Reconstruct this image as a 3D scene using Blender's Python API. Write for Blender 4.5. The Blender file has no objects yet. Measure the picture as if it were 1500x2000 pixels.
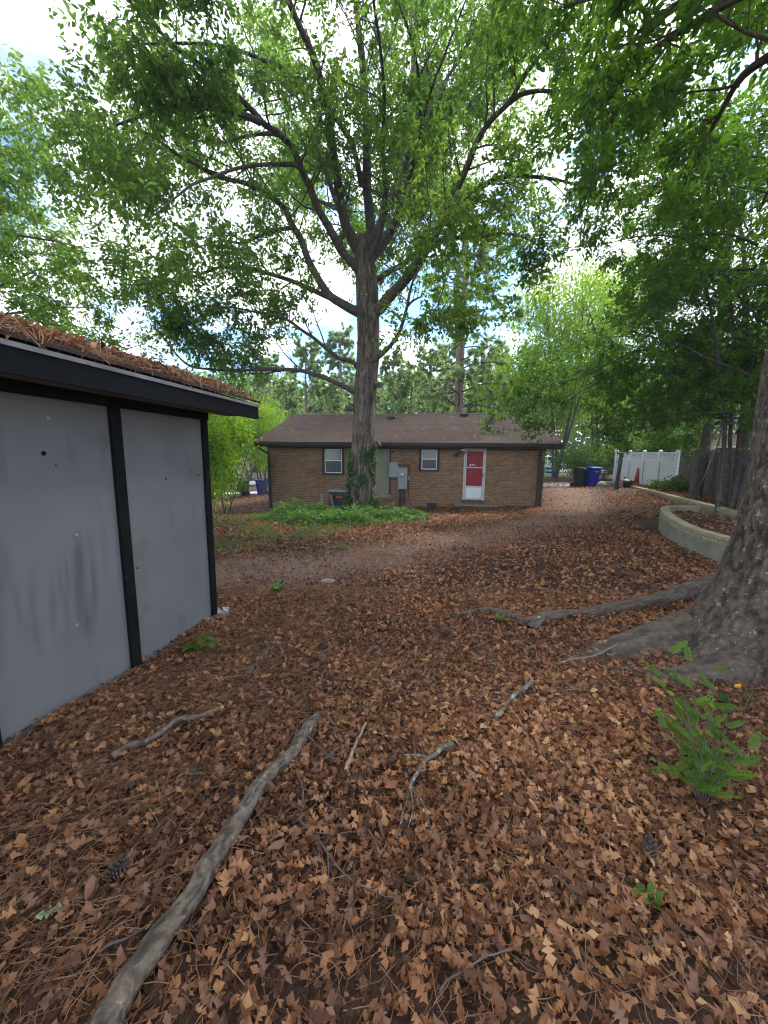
import bpy, math, random
import numpy as np
from mathutils import Vector, Matrix

# ------------------------------------------------------------------ camera, world, sun, exposure
scene = bpy.context.scene
COL = scene.collection
CAM_H = 1.9
PITCH, ROLL = 0.1484, 0.0127
cam_data = bpy.data.cameras.new("camera")
cam_data.sensor_fit = 'HORIZONTAL'
cam_data.sensor_width = 36.0
cam_data.lens = 18.0
cam_data.clip_start = 0.05
cam_data.clip_end = 600.0
cam = bpy.data.objects.new("camera", cam_data)
COL.objects.link(cam)
cam.matrix_world = (Matrix.Translation((0, 0, CAM_H)) @ Matrix.Rotation(math.pi / 2 - PITCH, 4, 'X')
                    @ Matrix.Rotation(ROLL, 4, 'Z'))
scene.camera = cam

SUN_DIR = Vector((0.50, 0.42, 0.76)).normalized()
world = bpy.data.worlds.new("World")
scene.world = world
world.use_nodes = True
wn = world.node_tree
for n in list(wn.nodes):
    wn.nodes.remove(n)
w_out = wn.nodes.new("ShaderNodeOutputWorld")
w_bg = wn.nodes.new("ShaderNodeBackground")
w_bg.inputs["Strength"].default_value = 0.13
w_sky = wn.nodes.new("ShaderNodeTexSky")
w_sky.sky_type = 'NISHITA'
w_sky.sun_disc = False
w_sky.sun_elevation = math.asin(SUN_DIR.z)
w_sky.sun_rotation = math.atan2(SUN_DIR.x, SUN_DIR.y)
w_sky.air_density = 1.0
w_sky.dust_density = 0.3
w_tc = wn.nodes.new("ShaderNodeTexCoord")
w_map = wn.nodes.new("ShaderNodeMapping")
w_map.inputs["Scale"].default_value = (1.0, 1.0, 1.9)
w_map.inputs["Location"].default_value = (0.35, 0.2, 0.0)
w_noise = wn.nodes.new("ShaderNodeTexNoise")
w_noise.inputs["Scale"].default_value = 2.3
w_noise.inputs["Detail"].default_value = 7.0
w_noise.inputs["Roughness"].default_value = 0.55
w_ramp = wn.nodes.new("ShaderNodeValToRGB")
w_ramp.color_ramp.elements[0].position = 0.44
w_ramp.color_ramp.elements[0].color = (0, 0, 0, 1)
w_ramp.color_ramp.elements[1].position = 0.54
w_ramp.color_ramp.elements[1].color = (1, 1, 1, 1)
w_mix = wn.nodes.new("ShaderNodeMixRGB")
w_noise2 = wn.nodes.new("ShaderNodeTexNoise")
w_noise2.inputs["Scale"].default_value = 4.0
w_noise2.inputs["Detail"].default_value = 5.0
w_cl = wn.nodes.new("ShaderNodeValToRGB")
w_cl.color_ramp.elements[0].position = 0.33
w_cl.color_ramp.elements[0].color = (2.1, 2.4, 3.0, 1)
w_cl.color_ramp.elements[1].position = 0.56
w_cl.color_ramp.elements[1].color = (6.3, 6.5, 6.9, 1)
L = wn.links.new
L(w_tc.outputs["Generated"], w_map.inputs["Vector"])
L(w_map.outputs["Vector"], w_noise.inputs["Vector"])
L(w_map.outputs["Vector"], w_noise2.inputs["Vector"])
L(w_noise.outputs["Fac"], w_ramp.inputs["Fac"])
L(w_noise2.outputs["Fac"], w_cl.inputs["Fac"])
L(w_ramp.outputs["Color"], w_mix.inputs["Fac"])
w_tint = wn.nodes.new("ShaderNodeMixRGB")
w_tint.blend_type = 'MULTIPLY'
w_tint.inputs["Fac"].default_value = 1.0
w_tint.inputs["Color2"].default_value = (0.62, 0.76, 0.92, 1)
L(w_sky.outputs["Color"], w_tint.inputs["Color1"])
L(w_tint.outputs["Color"], w_mix.inputs["Color1"])
L(w_cl.outputs["Color"], w_mix.inputs["Color2"])
L(w_mix.outputs["Color"], w_bg.inputs["Color"])
L(w_bg.outputs["Background"], w_out.inputs["Surface"])

sun_data = bpy.data.lights.new("sun", 'SUN')
sun_data.energy = 1.5
sun_data.angle = math.radians(12)
sun_data.color = (1.0, 0.95, 0.87)
sun = bpy.data.objects.new("sun", sun_data)
sun.rotation_euler = SUN_DIR.to_track_quat('Z', 'Y').to_euler()
sun.location = (20, 20, 40)
COL.objects.link(sun)

vs = scene.view_settings
vs.view_transform = 'Standard'
vs.look = 'None'
vs.exposure = 1.9
vs.gamma = 1.0
vs.use_curve_mapping = False
scene.cycles.max_bounces = 8
scene.cycles.diffuse_bounces = 4
scene.cycles.transmission_bounces = 5
scene.cycles.transparent_max_bounces = 6
scene.cycles.glossy_bounces = 3
scene.cycles.use_denoising = True
scene.cycles.filter_width = 1.15

# ------------------------------------------------------------------ helpers
random.seed(7)
rng = np.random.default_rng(11)
F_PX = 750.0


def ray(px, py):
    ur, vr = px - 750.0, 1000.0 - py
    u = (ur * math.cos(ROLL) - vr * math.sin(ROLL)) / F_PX
    v = (ur * math.sin(ROLL) + vr * math.cos(ROLL)) / F_PX
    d = np.array([u, math.cos(PITCH) + v * math.sin(PITCH), -math.sin(PITCH) + v * math.cos(PITCH)])
    return d / d[1]


def at(px, py, Y):
    return np.array([0, 0, CAM_H]) + ray(px, py) * Y


def sstep(a, b, x):
    t = np.clip((np.asarray(x, float) - a) / (b - a), 0, 1)
    return t * t * (3 - 2 * t)


def vnoise(P, seed=0):
    P = np.asarray(P, float)
    I = np.floor(P).astype(np.int64)
    f = P - I
    f = f * f * (3 - 2 * f)

    def h(i, j, k):
        i, j, k = np.asarray(i), np.asarray(j), np.asarray(k)
        n = (i * 374761393 + j * 668265263 + k * 2147483647 + seed * 1274126177) & 0xFFFFFFFF
        n = ((n ^ (n >> 13)) * 1274126177) & 0xFFFFFFFF
        n = ((n ^ (n >> 16)) * 2246822519) & 0xFFFFFFFF
        return ((n ^ (n >> 15)) & 0xFFFFFF) / float(0xFFFFFF)
    x, y, z = I[..., 0], I[..., 1], I[..., 2]
    fx, fy, fz = f[..., 0], f[..., 1], f[..., 2]
    c = 0
    for dx in (0, 1):
        for dy in (0, 1):
            for dz in (0, 1):
                w = (fx if dx else 1 - fx) * (fy if dy else 1 - fy) * (fz if dz else 1 - fz)
                c = c + w * h(x + dx, y + dy, z + dz)
    return c


def fbm(P, octv=4, seed=0):
    P = np.asarray(P, float)
    s, a, t = 0, 0.5, 0
    for o in range(octv):
        s = s + a * vnoise(P * (2.0 ** o), seed + o * 17)
        t += a
        a *= 0.5
    return s / t


def n2(x, y, sc, seed=0, octv=3):
    x = np.asarray(x, float)
    y = np.asarray(y, float)
    return fbm(np.stack([x * sc, y * sc, np.zeros_like(x) + 0.37], -1), octv, seed)


def gz(x, y):
    """height of the ground"""
    x = np.asarray(x, float)
    y = np.asarray(y, float)
    xc = 30 * np.tanh(x / 30)
    z = sstep(9, 16, y) * (0.045 * xc - 0.24)
    z = z - 0.03 * np.clip(y - 16, 0, 14) * sstep(2, -6, x)
    z = z + 0.10 * np.exp(-((x + 2.75) ** 2 / 0.5 + (y - 2.2) ** 2 / 1.6))
    z = z + 0.26 * sstep(6.9, 9.4, x) * sstep(10.8, 13, y) * sstep(23, 17, y)
    z = z + 0.05 * (n2(x, y, 0.5, 3) - 0.5) + (0.03 + 0.05 * sstep(8, 5, y)) * (n2(x, y, 1.9, 5) - 0.5)
    return z


def gp(px, py, lift=0.0):
    """ground point seen at a photo pixel"""
    z = 0.0
    d = ray(px, py)
    for _ in range(12):
        t = (z - CAM_H) / d[2]
        z = float(gz(d[0] * t, d[1] * t)) * 0.7 + z * 0.3
    return np.array([d[0] * t, d[1] * t, float(gz(d[0] * t, d[1] * t)) + lift])


def unit(v):
    v = np.asarray(v, float)
    return v / np.maximum(np.linalg.norm(v, axis=-1, keepdims=True), 1e-9)


def tagd(o, label=None, cat=None, group=None, kind=None):
    if label:
        o["label"] = label
    if cat:
        o["category"] = cat
    if group:
        o["group"] = group
    if kind:
        o["kind"] = kind
    return o


def mesh_np(name, V, F, mat=None, rnd=None, smooth=True, extra=None):
    """V (n,3); F an (m,k) array or a list of such arrays"""
    me = bpy.data.meshes.new(name)
    V = np.ascontiguousarray(V, dtype=np.float32)
    Fs = F if isinstance(F, list) else [F]
    Fs = [np.asarray(f, dtype=np.int32) for f in Fs if len(f)]
    loops = np.concatenate([f.ravel() for f in Fs])
    tot = np.concatenate([np.full(len(f), f.shape[1], np.int32) for f in Fs])
    start = np.concatenate([[0], np.cumsum(tot)[:-1]]).astype(np.int32)
    me.vertices.add(len(V))
    me.vertices.foreach_set("co", V.ravel())
    me.loops.add(len(loops))
    me.loops.foreach_set("vertex_index", loops.astype(np.int32))
    me.polygons.add(len(tot))
    me.polygons.foreach_set("loop_start", start)
    me.polygons.foreach_set("loop_total", tot)
    me.polygons.foreach_set("use_smooth", np.full(len(tot), bool(smooth), dtype=bool))
    me.update(calc_edges=True)
    for nm, arr in ([("rnd", np.asarray(rnd) + 2.0)] if rnd is not None else []) + list((extra or {}).items()):
        a = me.attributes.new(nm, 'FLOAT', 'POINT')
        a.data.foreach_set("value", np.ascontiguousarray(arr, dtype=np.float32))
    if mat:
        me.materials.append(mat)
    return me


def link(name, me, parent=None, loc=None, rz=None):
    o = bpy.data.objects.new(name, me)
    COL.objects.link(o)
    if parent is not None:
        o.parent = parent
    if loc is not None:
        o.location = [float(c) for c in loc]
    if rz is not None:
        o.rotation_euler = (0, 0, rz)
    return o


def thing(name, label, cat, loc=(0, 0, 0), rz=0.0, group=None):
    o = bpy.data.objects.new(name, None)
    o.empty_display_size = 0.1
    COL.objects.link(o)
    o.location = [float(c) for c in loc]
    o.rotation_euler = (0, 0, rz)
    return tagd(o, label, cat, group)


class MB:
    """collects simple shapes and builds them as one mesh object"""

    def __init__(s):
        s.v, s.f = [], []

    def add(s, vs_, fs):
        b = len(s.v)
        s.v.extend([tuple(map(float, p)) for p in vs_])
        s.f.extend([tuple(b + i for i in f) for f in fs])
        return s

    def box(s, x0, x1, y0, y1, z0, z1, M=None):
        p = [(x0, y0, z0), (x1, y0, z0), (x1, y1, z0), (x0, y1, z0), (x0, y0, z1), (x1, y0, z1), (x1, y1, z1), (x0, y1, z1)]
        if M is not None:
            p = [tuple(M @ Vector(q)) for q in p]
        return s.add(p, [(0, 3, 2, 1), (4, 5, 6, 7), (0, 1, 5, 4), (1, 2, 6, 5), (2, 3, 7, 6), (3, 0, 4, 7)])

    def prism(s, poly, axis, a0, a1):
        """poly in the two other axes, extruded along axis from a0 to a1"""
        n = len(poly)
        mk = {'x': lambda p, a: (a, p[0], p[1]), 'y': lambda p, a: (p[0], a, p[1]), 'z': lambda p, a: (p[0], p[1], a)}[axis]
        vs_ = [mk(p, a0) for p in poly] + [mk(p, a1) for p in poly]
        fs = [tuple(range(n))[::-1], tuple(range(n, 2 * n))] + [(i, (i + 1) % n, n + (i + 1) % n, n + i) for i in range(n)]
        return s.add(vs_, fs)

    def tube(s, pts, r, sides=8, caps=True):
        pts = np.asarray(pts, float)
        rr = np.full(len(pts), r, float) if np.isscalar(r) else np.asarray(r, float)
        V, F = tubes(pts[None], rr[None], sides)
        n = len(pts)
        fs = [tuple(f) for f in F]
        if caps:
            fs += [tuple(range(sides))[::-1], tuple(range((n - 1) * sides, n * sides))]
        return s.add(V, fs)

    def lathe(s, prof, c=(0, 0, 0), sides=16, axis='z'):
        vs_, fs = [], []
        for r, z in prof:
            for k in range(sides):
                a = 2 * math.pi * k / sides
                p = (r * math.cos(a), r * math.sin(a), z)
                if axis == 'x':
                    p = (p[2], p[0], p[1])
                elif axis == 'y':
                    p = (p[0], p[2], p[1])
                vs_.append((p[0] + c[0], p[1] + c[1], p[2] + c[2]))
        for i in range(len(prof) - 1):
            for k in range(sides):
                k2 = (k + 1) % sides
                fs.append((i * sides + k, i * sides + k2, (i + 1) * sides + k2, (i + 1) * sides + k))
        fs.append(tuple(range(sides))[::-1])
        fs.append(tuple(range((len(prof) - 1) * sides, len(prof) * sides)))
        return s.add(vs_, fs)

    def mesh(s, name, mat, smooth=False, bevel=0.0):
        me = bpy.data.meshes.new(name)
        me.from_pydata(s.v, [], s.f)
        if smooth:
            me.polygons.foreach_set("use_smooth", [True] * len(me.polygons))
        me.update()
        me.materials.append(mat)
        return me

    def build(s, name, mat, parent=None, smooth=False, loc=None, rz=None, bevel=0.0, label=None):
        o = link(name, s.mesh(name, mat, smooth), parent, loc, rz)
        if bevel > 0:
            m = o.modifiers.new("bevel", 'BEVEL')
            m.width = bevel
            m.segments = 2
            m.limit_method = 'ANGLE'
        if label:
            o["label"] = label
        return o


def tubes(PTS, R, S):
    """many tubes with the same number of points: PTS (N,M,3), R (N,M) -> V, quads"""
    N, M, _ = PTS.shape
    t = unit(np.gradient(PTS, axis=1))
    avg = unit(PTS[:, -1] - PTS[:, 0])
    ref = np.where(np.abs(avg[:, 2:3]) > 0.75, np.array([[1.0, 0.13, 0]]), np.array([[0.0, 0.05, 1.0]]))
    u = unit(np.cross(t, ref[:, None, :]))
    v = np.cross(t, u)
    ang = np.arange(S) * 2 * np.pi / S
    V = (PTS[:, :, None, :] + R[:, :, None, None] * (u[:, :, None, :] * np.cos(ang)[None, None, :, None]
                                                     + v[:, :, None, :] * np.sin(ang)[None, None, :, None]))
    i = np.arange(N)[:, None, None] * M * S
    j = np.arange(M - 1)[None, :, None] * S
    k = np.arange(S)[None, None, :]
    k2 = (k + 1) % S
    F = np.stack([i + j + k, i + j + k2, i + j + S + k2, i + j + S + k], -1).reshape(-1, 4)
    return V.reshape(-1, 3), F


def spline(pts, n):
    """Catmull-Rom through pts, n samples, even in arc length"""
    P = np.asarray(pts, float)
    if len(P) == 2:
        t = np.linspace(0, 1, n)[:, None]
        return P[0] * (1 - t) + P[1] * t
    Q = np.vstack([2 * P[0] - P[1], P, 2 * P[-1] - P[-2]])
    out = []
    for i in range(1, len(Q) - 2):
        t = np.linspace(0, 1, 16, endpoint=False)[:, None]
        a, b, c, d = Q[i - 1], Q[i], Q[i + 1], Q[i + 2]
        out.append(0.5 * (2 * b + (c - a) * t + (2 * a - 5 * b + 4 * c - d) * t ** 2 + (3 * b - a - 3 * c + d) * t ** 3))
    out = np.vstack(out + [P[-1:]])
    s = np.concatenate([[0], np.cumsum(np.linalg.norm(np.diff(out, axis=0), axis=1))])
    tt = np.linspace(0, s[-1], n)
    return np.stack([np.interp(tt, s, out[:, k]) for k in range(out.shape[1])], -1)


# ------------------------------------------------------------------ materials
MATS = {}


def mat(name, cols, scale=6.0, rough=0.8, stretch=(1, 1, 1), bump=0.0, bump_scale=None, detail=5.0, rndmix=0.0, rcols=None,
        spec=0.3, metallic=0.0, transl=0.0, contrast=(0.3, 0.7), coords='Object', spots=None, attrs=None):
    """procedural material: cols blended by noise; rcols blended by a per-piece random value; attrs: list of (attribute, colour)"""
    m = bpy.data.materials.new(name)
    m.use_nodes = True
    nt = m.node_tree
    N, K = nt.nodes, nt.links.new
    b = N["Principled BSDF"]
    b.inputs["Roughness"].default_value = rough
    b.inputs["Specular IOR Level"].default_value = spec
    b.inputs["Metallic"].default_value = metallic
    tc = N.new("ShaderNodeTexCoord")
    mp = N.new("ShaderNodeMapping")
    mp.inputs["Scale"].default_value = stretch
    if coords == 'World':
        g0 = N.new("ShaderNodeNewGeometry")
        K(g0.outputs["Position"], mp.inputs["Vector"])
    else:
        K(tc.outputs[coords], mp.inputs["Vector"])
    ns = N.new("ShaderNodeTexNoise")
    ns.inputs["Scale"].default_value = scale
    ns.inputs["Detail"].default_value = detail
    ns.inputs["Roughness"].default_value = 0.6
    K(mp.outputs["Vector"], ns.inputs["Vector"])
    rp = N.new("ShaderNodeValToRGB")
    el = rp.color_ramp.elements
    cols = [tuple(c) + (1,) for c in cols]
    if len(cols) == 1:
        cols = cols * 2
    el[0].position, el[1].position = contrast
    el[0].color, el[1].color = cols[0], cols[-1]
    for i, c in enumerate(cols[1:-1]):
        e = el.new(contrast[0] + (contrast[1] - contrast[0]) * (i + 1) / (len(cols) - 1))
        e.color = c
    K(ns.outputs["Fac"], rp.inputs["Fac"])
    col = rp.outputs["Color"]

    def rndval():
        at_ = N.new("ShaderNodeAttribute")
        at_.attribute_name = "rnd"
        oi = N.new("ShaderNodeObjectInfo")
        sb = N.new("ShaderNodeMath")
        sb.operation = 'SUBTRACT'
        sb.inputs[1].default_value = 2.0
        K(at_.outputs["Fac"], sb.inputs[0])
        gt = N.new("ShaderNodeMath")
        gt.operation = 'GREATER_THAN'
        gt.inputs[1].default_value = 1.5
        K(at_.outputs["Fac"], gt.inputs[0])
        mf = N.new("ShaderNodeMix")
        K(gt.outputs[0], mf.inputs[0])
        K(oi.outputs["Random"], mf.inputs[2])
        K(sb.outputs[0], mf.inputs[3])
        return mf.outputs[0]      # joined pieces carry their own value (stored + 2), single ones the object's random

    if rcols:
        r2 = N.new("ShaderNodeValToRGB")
        e2 = r2.color_ramp.elements
        e2[0].color = tuple(rcols[0]) + (1,)
        e2[1].color = tuple(rcols[-1]) + (1,)
        for i, c in enumerate(rcols[1:-1]):
            e = e2.new((i + 1) / (len(rcols) - 1))
            e.color = tuple(c) + (1,)
        K(rndval(), r2.inputs["Fac"])
        mx = N.new("ShaderNodeMixRGB")
        mx.inputs["Fac"].default_value = rndmix
        K(col, mx.inputs["Color1"])
        K(r2.outputs["Color"], mx.inputs["Color2"])
        col = mx.outputs["Color"]
    if spots:
        geo = N.new("ShaderNodeNewGeometry")
        for sc, c, lo, hi in spots:
            n3 = N.new("ShaderNodeTexNoise")
            n3.inputs["Scale"].default_value = sc
            n3.inputs["Detail"].default_value = 6.0
            n3.inputs["Roughness"].default_value = 0.62
            K(geo.outputs["Position"], n3.inputs["Vector"])
            mr = N.new("ShaderNodeMapRange")
            mr.inputs["From Min"].default_value = lo
            mr.inputs["From Max"].default_value = hi
            K(n3.outputs["Fac"], mr.inputs["Value"])
            mx = N.new("ShaderNodeMixRGB")
            K(mr.outputs["Result"], mx.inputs["Fac"])
            K(col, mx.inputs["Color1"])
            mx.inputs["Color2"].default_value = tuple(c) + (1,)
            col = mx.outputs["Color"]
    if attrs:
        for an, c in attrs:
            aa = N.new("ShaderNodeAttribute")
            aa.attribute_name = an
            mx = N.new("ShaderNodeMixRGB")
            K(aa.outputs["Fac"], mx.inputs["Fac"])
            K(col, mx.inputs["Color1"])
            mx.inputs["Color2"].default_value = tuple(c) + (1,)
            col = mx.outputs["Color"]
    K(col, b.inputs["Base Color"])
    if bump:
        bn = N.new("ShaderNodeTexNoise")
        bn.inputs["Scale"].default_value = bump_scale or scale * 3
        bn.inputs["Detail"].default_value = 5.0
        K(mp.outputs["Vector"], bn.inputs["Vector"])
        bp = N.new("ShaderNodeBump")
        bp.inputs["Strength"].default_value = bump
        bp.inputs["Distance"].default_value = 0.02
        K(bn.outputs["Fac"], bp.inputs["Height"])
        K(bp.outputs["Normal"], b.inputs["Normal"])
    if transl > 0:
        tr = N.new("ShaderNodeBsdfTranslucent")
        hs = N.new("ShaderNodeHueSaturation")
        hs.inputs["Hue"].default_value = 0.482
        hs.inputs["Saturation"].default_value = 1.15
        hs.inputs["Value"].default_value = 3.1
        K(col, hs.inputs["Color"])
        K(hs.outputs["Color"], tr.inputs["Color"])
        ms = N.new("ShaderNodeMixShader")
        ms.inputs["Fac"].default_value = transl
        K(b.outputs["BSDF"], ms.inputs[1])
        K(tr.outputs["BSDF"], ms.inputs[2])
        K(ms.outputs["Shader"], N["Material Output"].inputs["Surface"])
    MATS[name] = m
    return m


def glass(name, col, rough=0.05):
    m = bpy.data.materials.new(name)
    m.use_nodes = True
    b = m.node_tree.nodes["Principled BSDF"]
    b.inputs["Base Color"].default_value = tuple(col) + (1,)
    b.inputs["Roughness"].default_value = rough
    b.inputs["Specular IOR Level"].default_value = 0.6
    MATS[name] = m
    return m

# ------------------------------------------------------------------ material list
mat("ground", [(0.028, 0.014, 0.008), (0.085, 0.044, 0.024), (0.05, 0.026, 0.015), (0.13, 0.07, 0.039)], scale=22, detail=9, rough=0.95, bump=0.8,
    bump_scale=40, coords='Object', attrs=[("bare", (0.33, 0.215, 0.15)), ("lawn", (0.10, 0.125, 0.04)), ("pave", (0.55, 0.49, 0.40))])
mat("dead_leaf", [(0.13, 0.070, 0.038), (0.22, 0.125, 0.066)], scale=14, rough=0.75, rndmix=0.85, bump=0.3, bump_scale=60, spec=0.25,
    rcols=[(0.045, 0.018, 0.009), (0.085, 0.036, 0.018), (0.145, 0.062, 0.028), (0.21, 0.090, 0.040), (0.25, 0.132, 0.080), (0.29, 0.124, 0.051), (0.31, 0.150, 0.073),
           (0.34, 0.145, 0.055), (0.40, 0.19, 0.072), (0.44, 0.22, 0.088), (0.53, 0.30, 0.135)], transl=0.10)
mat("pine_needle", [(0.20, 0.09, 0.036), (0.30, 0.145, 0.06)], scale=5, rough=0.8, rndmix=0.7,
    rcols=[(0.10, 0.045, 0.022), (0.24, 0.115, 0.05), (0.34, 0.19, 0.09), (0.15, 0.08, 0.045)])
mat("oak_leaf", [(0.030, 0.070, 0.022), (0.060, 0.115, 0.030)], scale=0.35, rough=0.55, rndmix=0.5, spec=0.35,
    rcols=[(0.040, 0.082, 0.022), (0.085, 0.140, 0.028), (0.135, 0.185, 0.036)], transl=0.70)
mat("maple_leaf", [(0.030, 0.082, 0.016), (0.062, 0.130, 0.022)], scale=0.5, rough=0.5, rndmix=0.5, spec=0.35,
    rcols=[(0.020, 0.052, 0.012), (0.045, 0.094, 0.017), (0.085, 0.140, 0.022)], transl=0.58)
mat("light_leaf", [(0.075, 0.145, 0.020), (0.125, 0.20, 0.030)], scale=0.6, rough=0.55, rndmix=0.5,
    rcols=[(0.05, 0.12, 0.02), (0.10, 0.18, 0.03), (0.15, 0.22, 0.035)], transl=0.55)
mat("far_leaf", [(0.065, 0.12, 0.036), (0.11, 0.17, 0.05)], scale=0.3, rough=0.6, rndmix=0.5,
    rcols=[(0.05, 0.095, 0.03), (0.09, 0.15, 0.04), (0.14, 0.20, 0.06)], transl=0.55)
mat("pine_green", [(0.09, 0.135, 0.06), (0.14, 0.19, 0.08)], scale=0.4, rough=0.6, rndmix=0.5,
    rcols=[(0.075, 0.12, 0.05), (0.125, 0.18, 0.07), (0.18, 0.24, 0.10)], transl=0.6)
mat("weed", [(0.06, 0.14, 0.018), (0.11, 0.195, 0.028)], scale=2.0, rough=0.55, rndmix=0.5,
    rcols=[(0.04, 0.10, 0.016), (0.085, 0.17, 0.025), (0.15, 0.23, 0.035)], transl=0.5)
mat("creeper", [(0.04, 0.105, 0.018), (0.075, 0.15, 0.028)], scale=1.2, rough=0.55, rndmix=0.6,
    rcols=[(0.022, 0.06, 0.014), (0.055, 0.125, 0.022), (0.12, 0.20, 0.032)], transl=0.42)
mat("grass_blade", [(0.05, 0.075, 0.022), (0.09, 0.115, 0.035)], scale=2.0, rough=0.6, rndmix=0.5,
    rcols=[(0.04, 0.06, 0.02), (0.075, 0.11, 0.028), (0.14, 0.13, 0.055)], transl=0.4)
mat("ivy_leaf", [(0.020, 0.060, 0.018), (0.050, 0.105, 0.024)], scale=3.0, rough=0.45, rndmix=0.5,
    rcols=[(0.015, 0.045, 0.016), (0.035, 0.085, 0.02), (0.08, 0.14, 0.03)], transl=0.35)
mat("oak_bark", [(0.055, 0.042, 0.031), (0.125, 0.098, 0.074), (0.21, 0.172, 0.135)], scale=12, rough=0.95, stretch=(1, 1, 0.28), bump=0.9, bump_scale=36,
    spots=[(2.2, (0.20, 0.185, 0.15), 0.56, 0.72), (5.0, (0.05, 0.038, 0.030), 0.60, 0.72)], attrs=[("crack", (0.026, 0.019, 0.014))])
mat("limb_bark", [(0.050, 0.042, 0.036), (0.13, 0.112, 0.095)], scale=9, rough=0.95, bump=0.7, bump_scale=30,
    spots=[(3.0, (0.17, 0.165, 0.145), 0.58, 0.74)])
mat("old_bark", [(0.048, 0.034, 0.023), (0.105, 0.077, 0.054), (0.165, 0.124, 0.088)], scale=26, rough=0.95, stretch=(1, 1, 0.5), bump=0.9, bump_scale=70,
    spots=[(13.0, (0.25, 0.27, 0.235), 0.61, 0.67), (38.0, (0.30, 0.325, 0.285), 0.62, 0.67)],
    attrs=[("crack", (0.030, 0.021, 0.016))])
mat("root_bark", [(0.070, 0.050, 0.034), (0.155, 0.118, 0.085)], scale=24, rough=0.95, stretch=(0.6, 1, 1), bump=0.9, bump_scale=70,
    spots=[(12.0, (0.34, 0.36, 0.31), 0.63, 0.68), (9.0, (0.07, 0.05, 0.04), 0.58, 0.70)], attrs=[("crack", (0.045, 0.033, 0.025))])
mat("fence_wood", [(0.075, 0.064, 0.048), (0.15, 0.13, 0.10)], scale=6, rough=0.95, stretch=(1, 1, 0.1), bump=0.5, bump_scale=30, rndmix=0.45,
    rcols=[(0.055, 0.046, 0.034), (0.14, 0.122, 0.092), (0.095, 0.083, 0.06), (0.18, 0.16, 0.12)], spots=[(1.4, (0.085, 0.092, 0.045), 0.52, 0.72)])
mat("old_mortar", [(0.10, 0.095, 0.065), (0.16, 0.15, 0.11)], scale=6, rough=0.95)
mat("stick_bark", [(0.10, 0.073, 0.048), (0.25, 0.188, 0.128)], scale=22, rough=0.95, bump=0.7, bump_scale=70,
    spots=[(22.0, (0.42, 0.41, 0.34), 0.62, 0.70), (7.0, (0.055, 0.042, 0.034), 0.60, 0.72)], attrs=[("crack", (0.03, 0.023, 0.018))])
mat("lichen_stick", [(0.10, 0.075, 0.052), (0.19, 0.155, 0.115)], scale=20, rough=0.95, bump=0.6, bump_scale=70, spots=[(24.0, (0.29, 0.33, 0.30), 0.55, 0.64)])
mat("peeled_stick", [(0.25, 0.175, 0.105), (0.38, 0.28, 0.18)], scale=20, rough=0.8, stretch=(1, 1, 0.3), bump=0.3)
mat("dark_twig", [(0.075, 0.055, 0.045), (0.15, 0.12, 0.10)], scale=20, rough=0.9)
mat("cone_brown", [(0.060, 0.040, 0.030), (0.13, 0.090, 0.066)], scale=20, rough=0.85, rndmix=0.0)
mat("pine_bark", [(0.15, 0.105, 0.08), (0.30, 0.225, 0.175)], scale=5, rough=0.95, stretch=(1, 1, 0.3), bump=0.8, bump_scale=20)

mat("brick", [(0.20, 0.108, 0.056), (0.29, 0.165, 0.085)], scale=5, rough=0.9, rndmix=0.75, bump=0.4, bump_scale=50, coords='World',
    rcols=[(0.11, 0.055, 0.030), (0.27, 0.138, 0.062), (0.20, 0.096, 0.044), (0.32, 0.172, 0.078), (0.15, 0.073, 0.037), (0.28, 0.132, 0.06), (0.09, 0.050, 0.033)],
    spots=[(0.8, (0.14, 0.10, 0.07), 0.55, 0.75)])
mat("mortar", [(0.27, 0.22, 0.16), (0.36, 0.30, 0.225)], scale=3, rough=0.95, bump=0.3, spots=[(0.9, (0.13, 0.11, 0.085), 0.52, 0.7)])
mat("cap_brick", [(0.27, 0.225, 0.14), (0.38, 0.315, 0.20)], scale=9, rough=0.9, rndmix=0.55, bump=0.4, bump_scale=60,
    rcols=[(0.22, 0.18, 0.11), (0.36, 0.29, 0.18), (0.42, 0.35, 0.23), (0.30, 0.215, 0.13), (0.33, 0.29, 0.19)], spots=[(4.0, (0.22, 0.21, 0.14), 0.58, 0.75)])
mat("block_wall", [(0.17, 0.165, 0.115), (0.27, 0.255, 0.185)], scale=4, rough=0.95, bump=0.5, bump_scale=40, stretch=(1, 1, 0.6),
    spots=[(2.0, (0.17, 0.175, 0.12), 0.52, 0.70), (9.0, (0.42, 0.41, 0.33), 0.62, 0.74)])
mat("concrete", [(0.30, 0.29, 0.265), (0.46, 0.45, 0.42)], scale=8, rough=0.95, bump=0.4, bump_scale=60)
mat("shingle", [(0.050, 0.031, 0.023), (0.085, 0.054, 0.041)], coords='World', scale=30, rough=0.95, rndmix=0.45, bump=0.5, bump_scale=120,
    rcols=[(0.038, 0.022, 0.015), (0.056, 0.033, 0.023), (0.070, 0.043, 0.031), (0.086, 0.055, 0.040)], spots=[(1.1, (0.11, 0.078, 0.062), 0.55, 0.75)])
mat("dark_trim", [(0.022, 0.018, 0.016), (0.045, 0.038, 0.033)], scale=5, rough=0.6, spots=[(3, (0.075, 0.062, 0.05), 0.6, 0.75)])
mat("soffit", [(0.12, 0.10, 0.085), (0.17, 0.145, 0.12)], scale=5, rough=0.8)
mat("gutter", [(0.032, 0.027, 0.024), (0.055, 0.046, 0.040)], scale=6, rough=0.5)
mat("window_white", [(0.62, 0.62, 0.61), (0.76, 0.76, 0.75)], scale=6, rough=0.5)
mat("door_white", [(0.42, 0.42, 0.40), (0.53, 0.53, 0.51)], scale=3, rough=0.45, spots=[(5, (0.42, 0.41, 0.38), 0.60, 0.78)])
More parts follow.
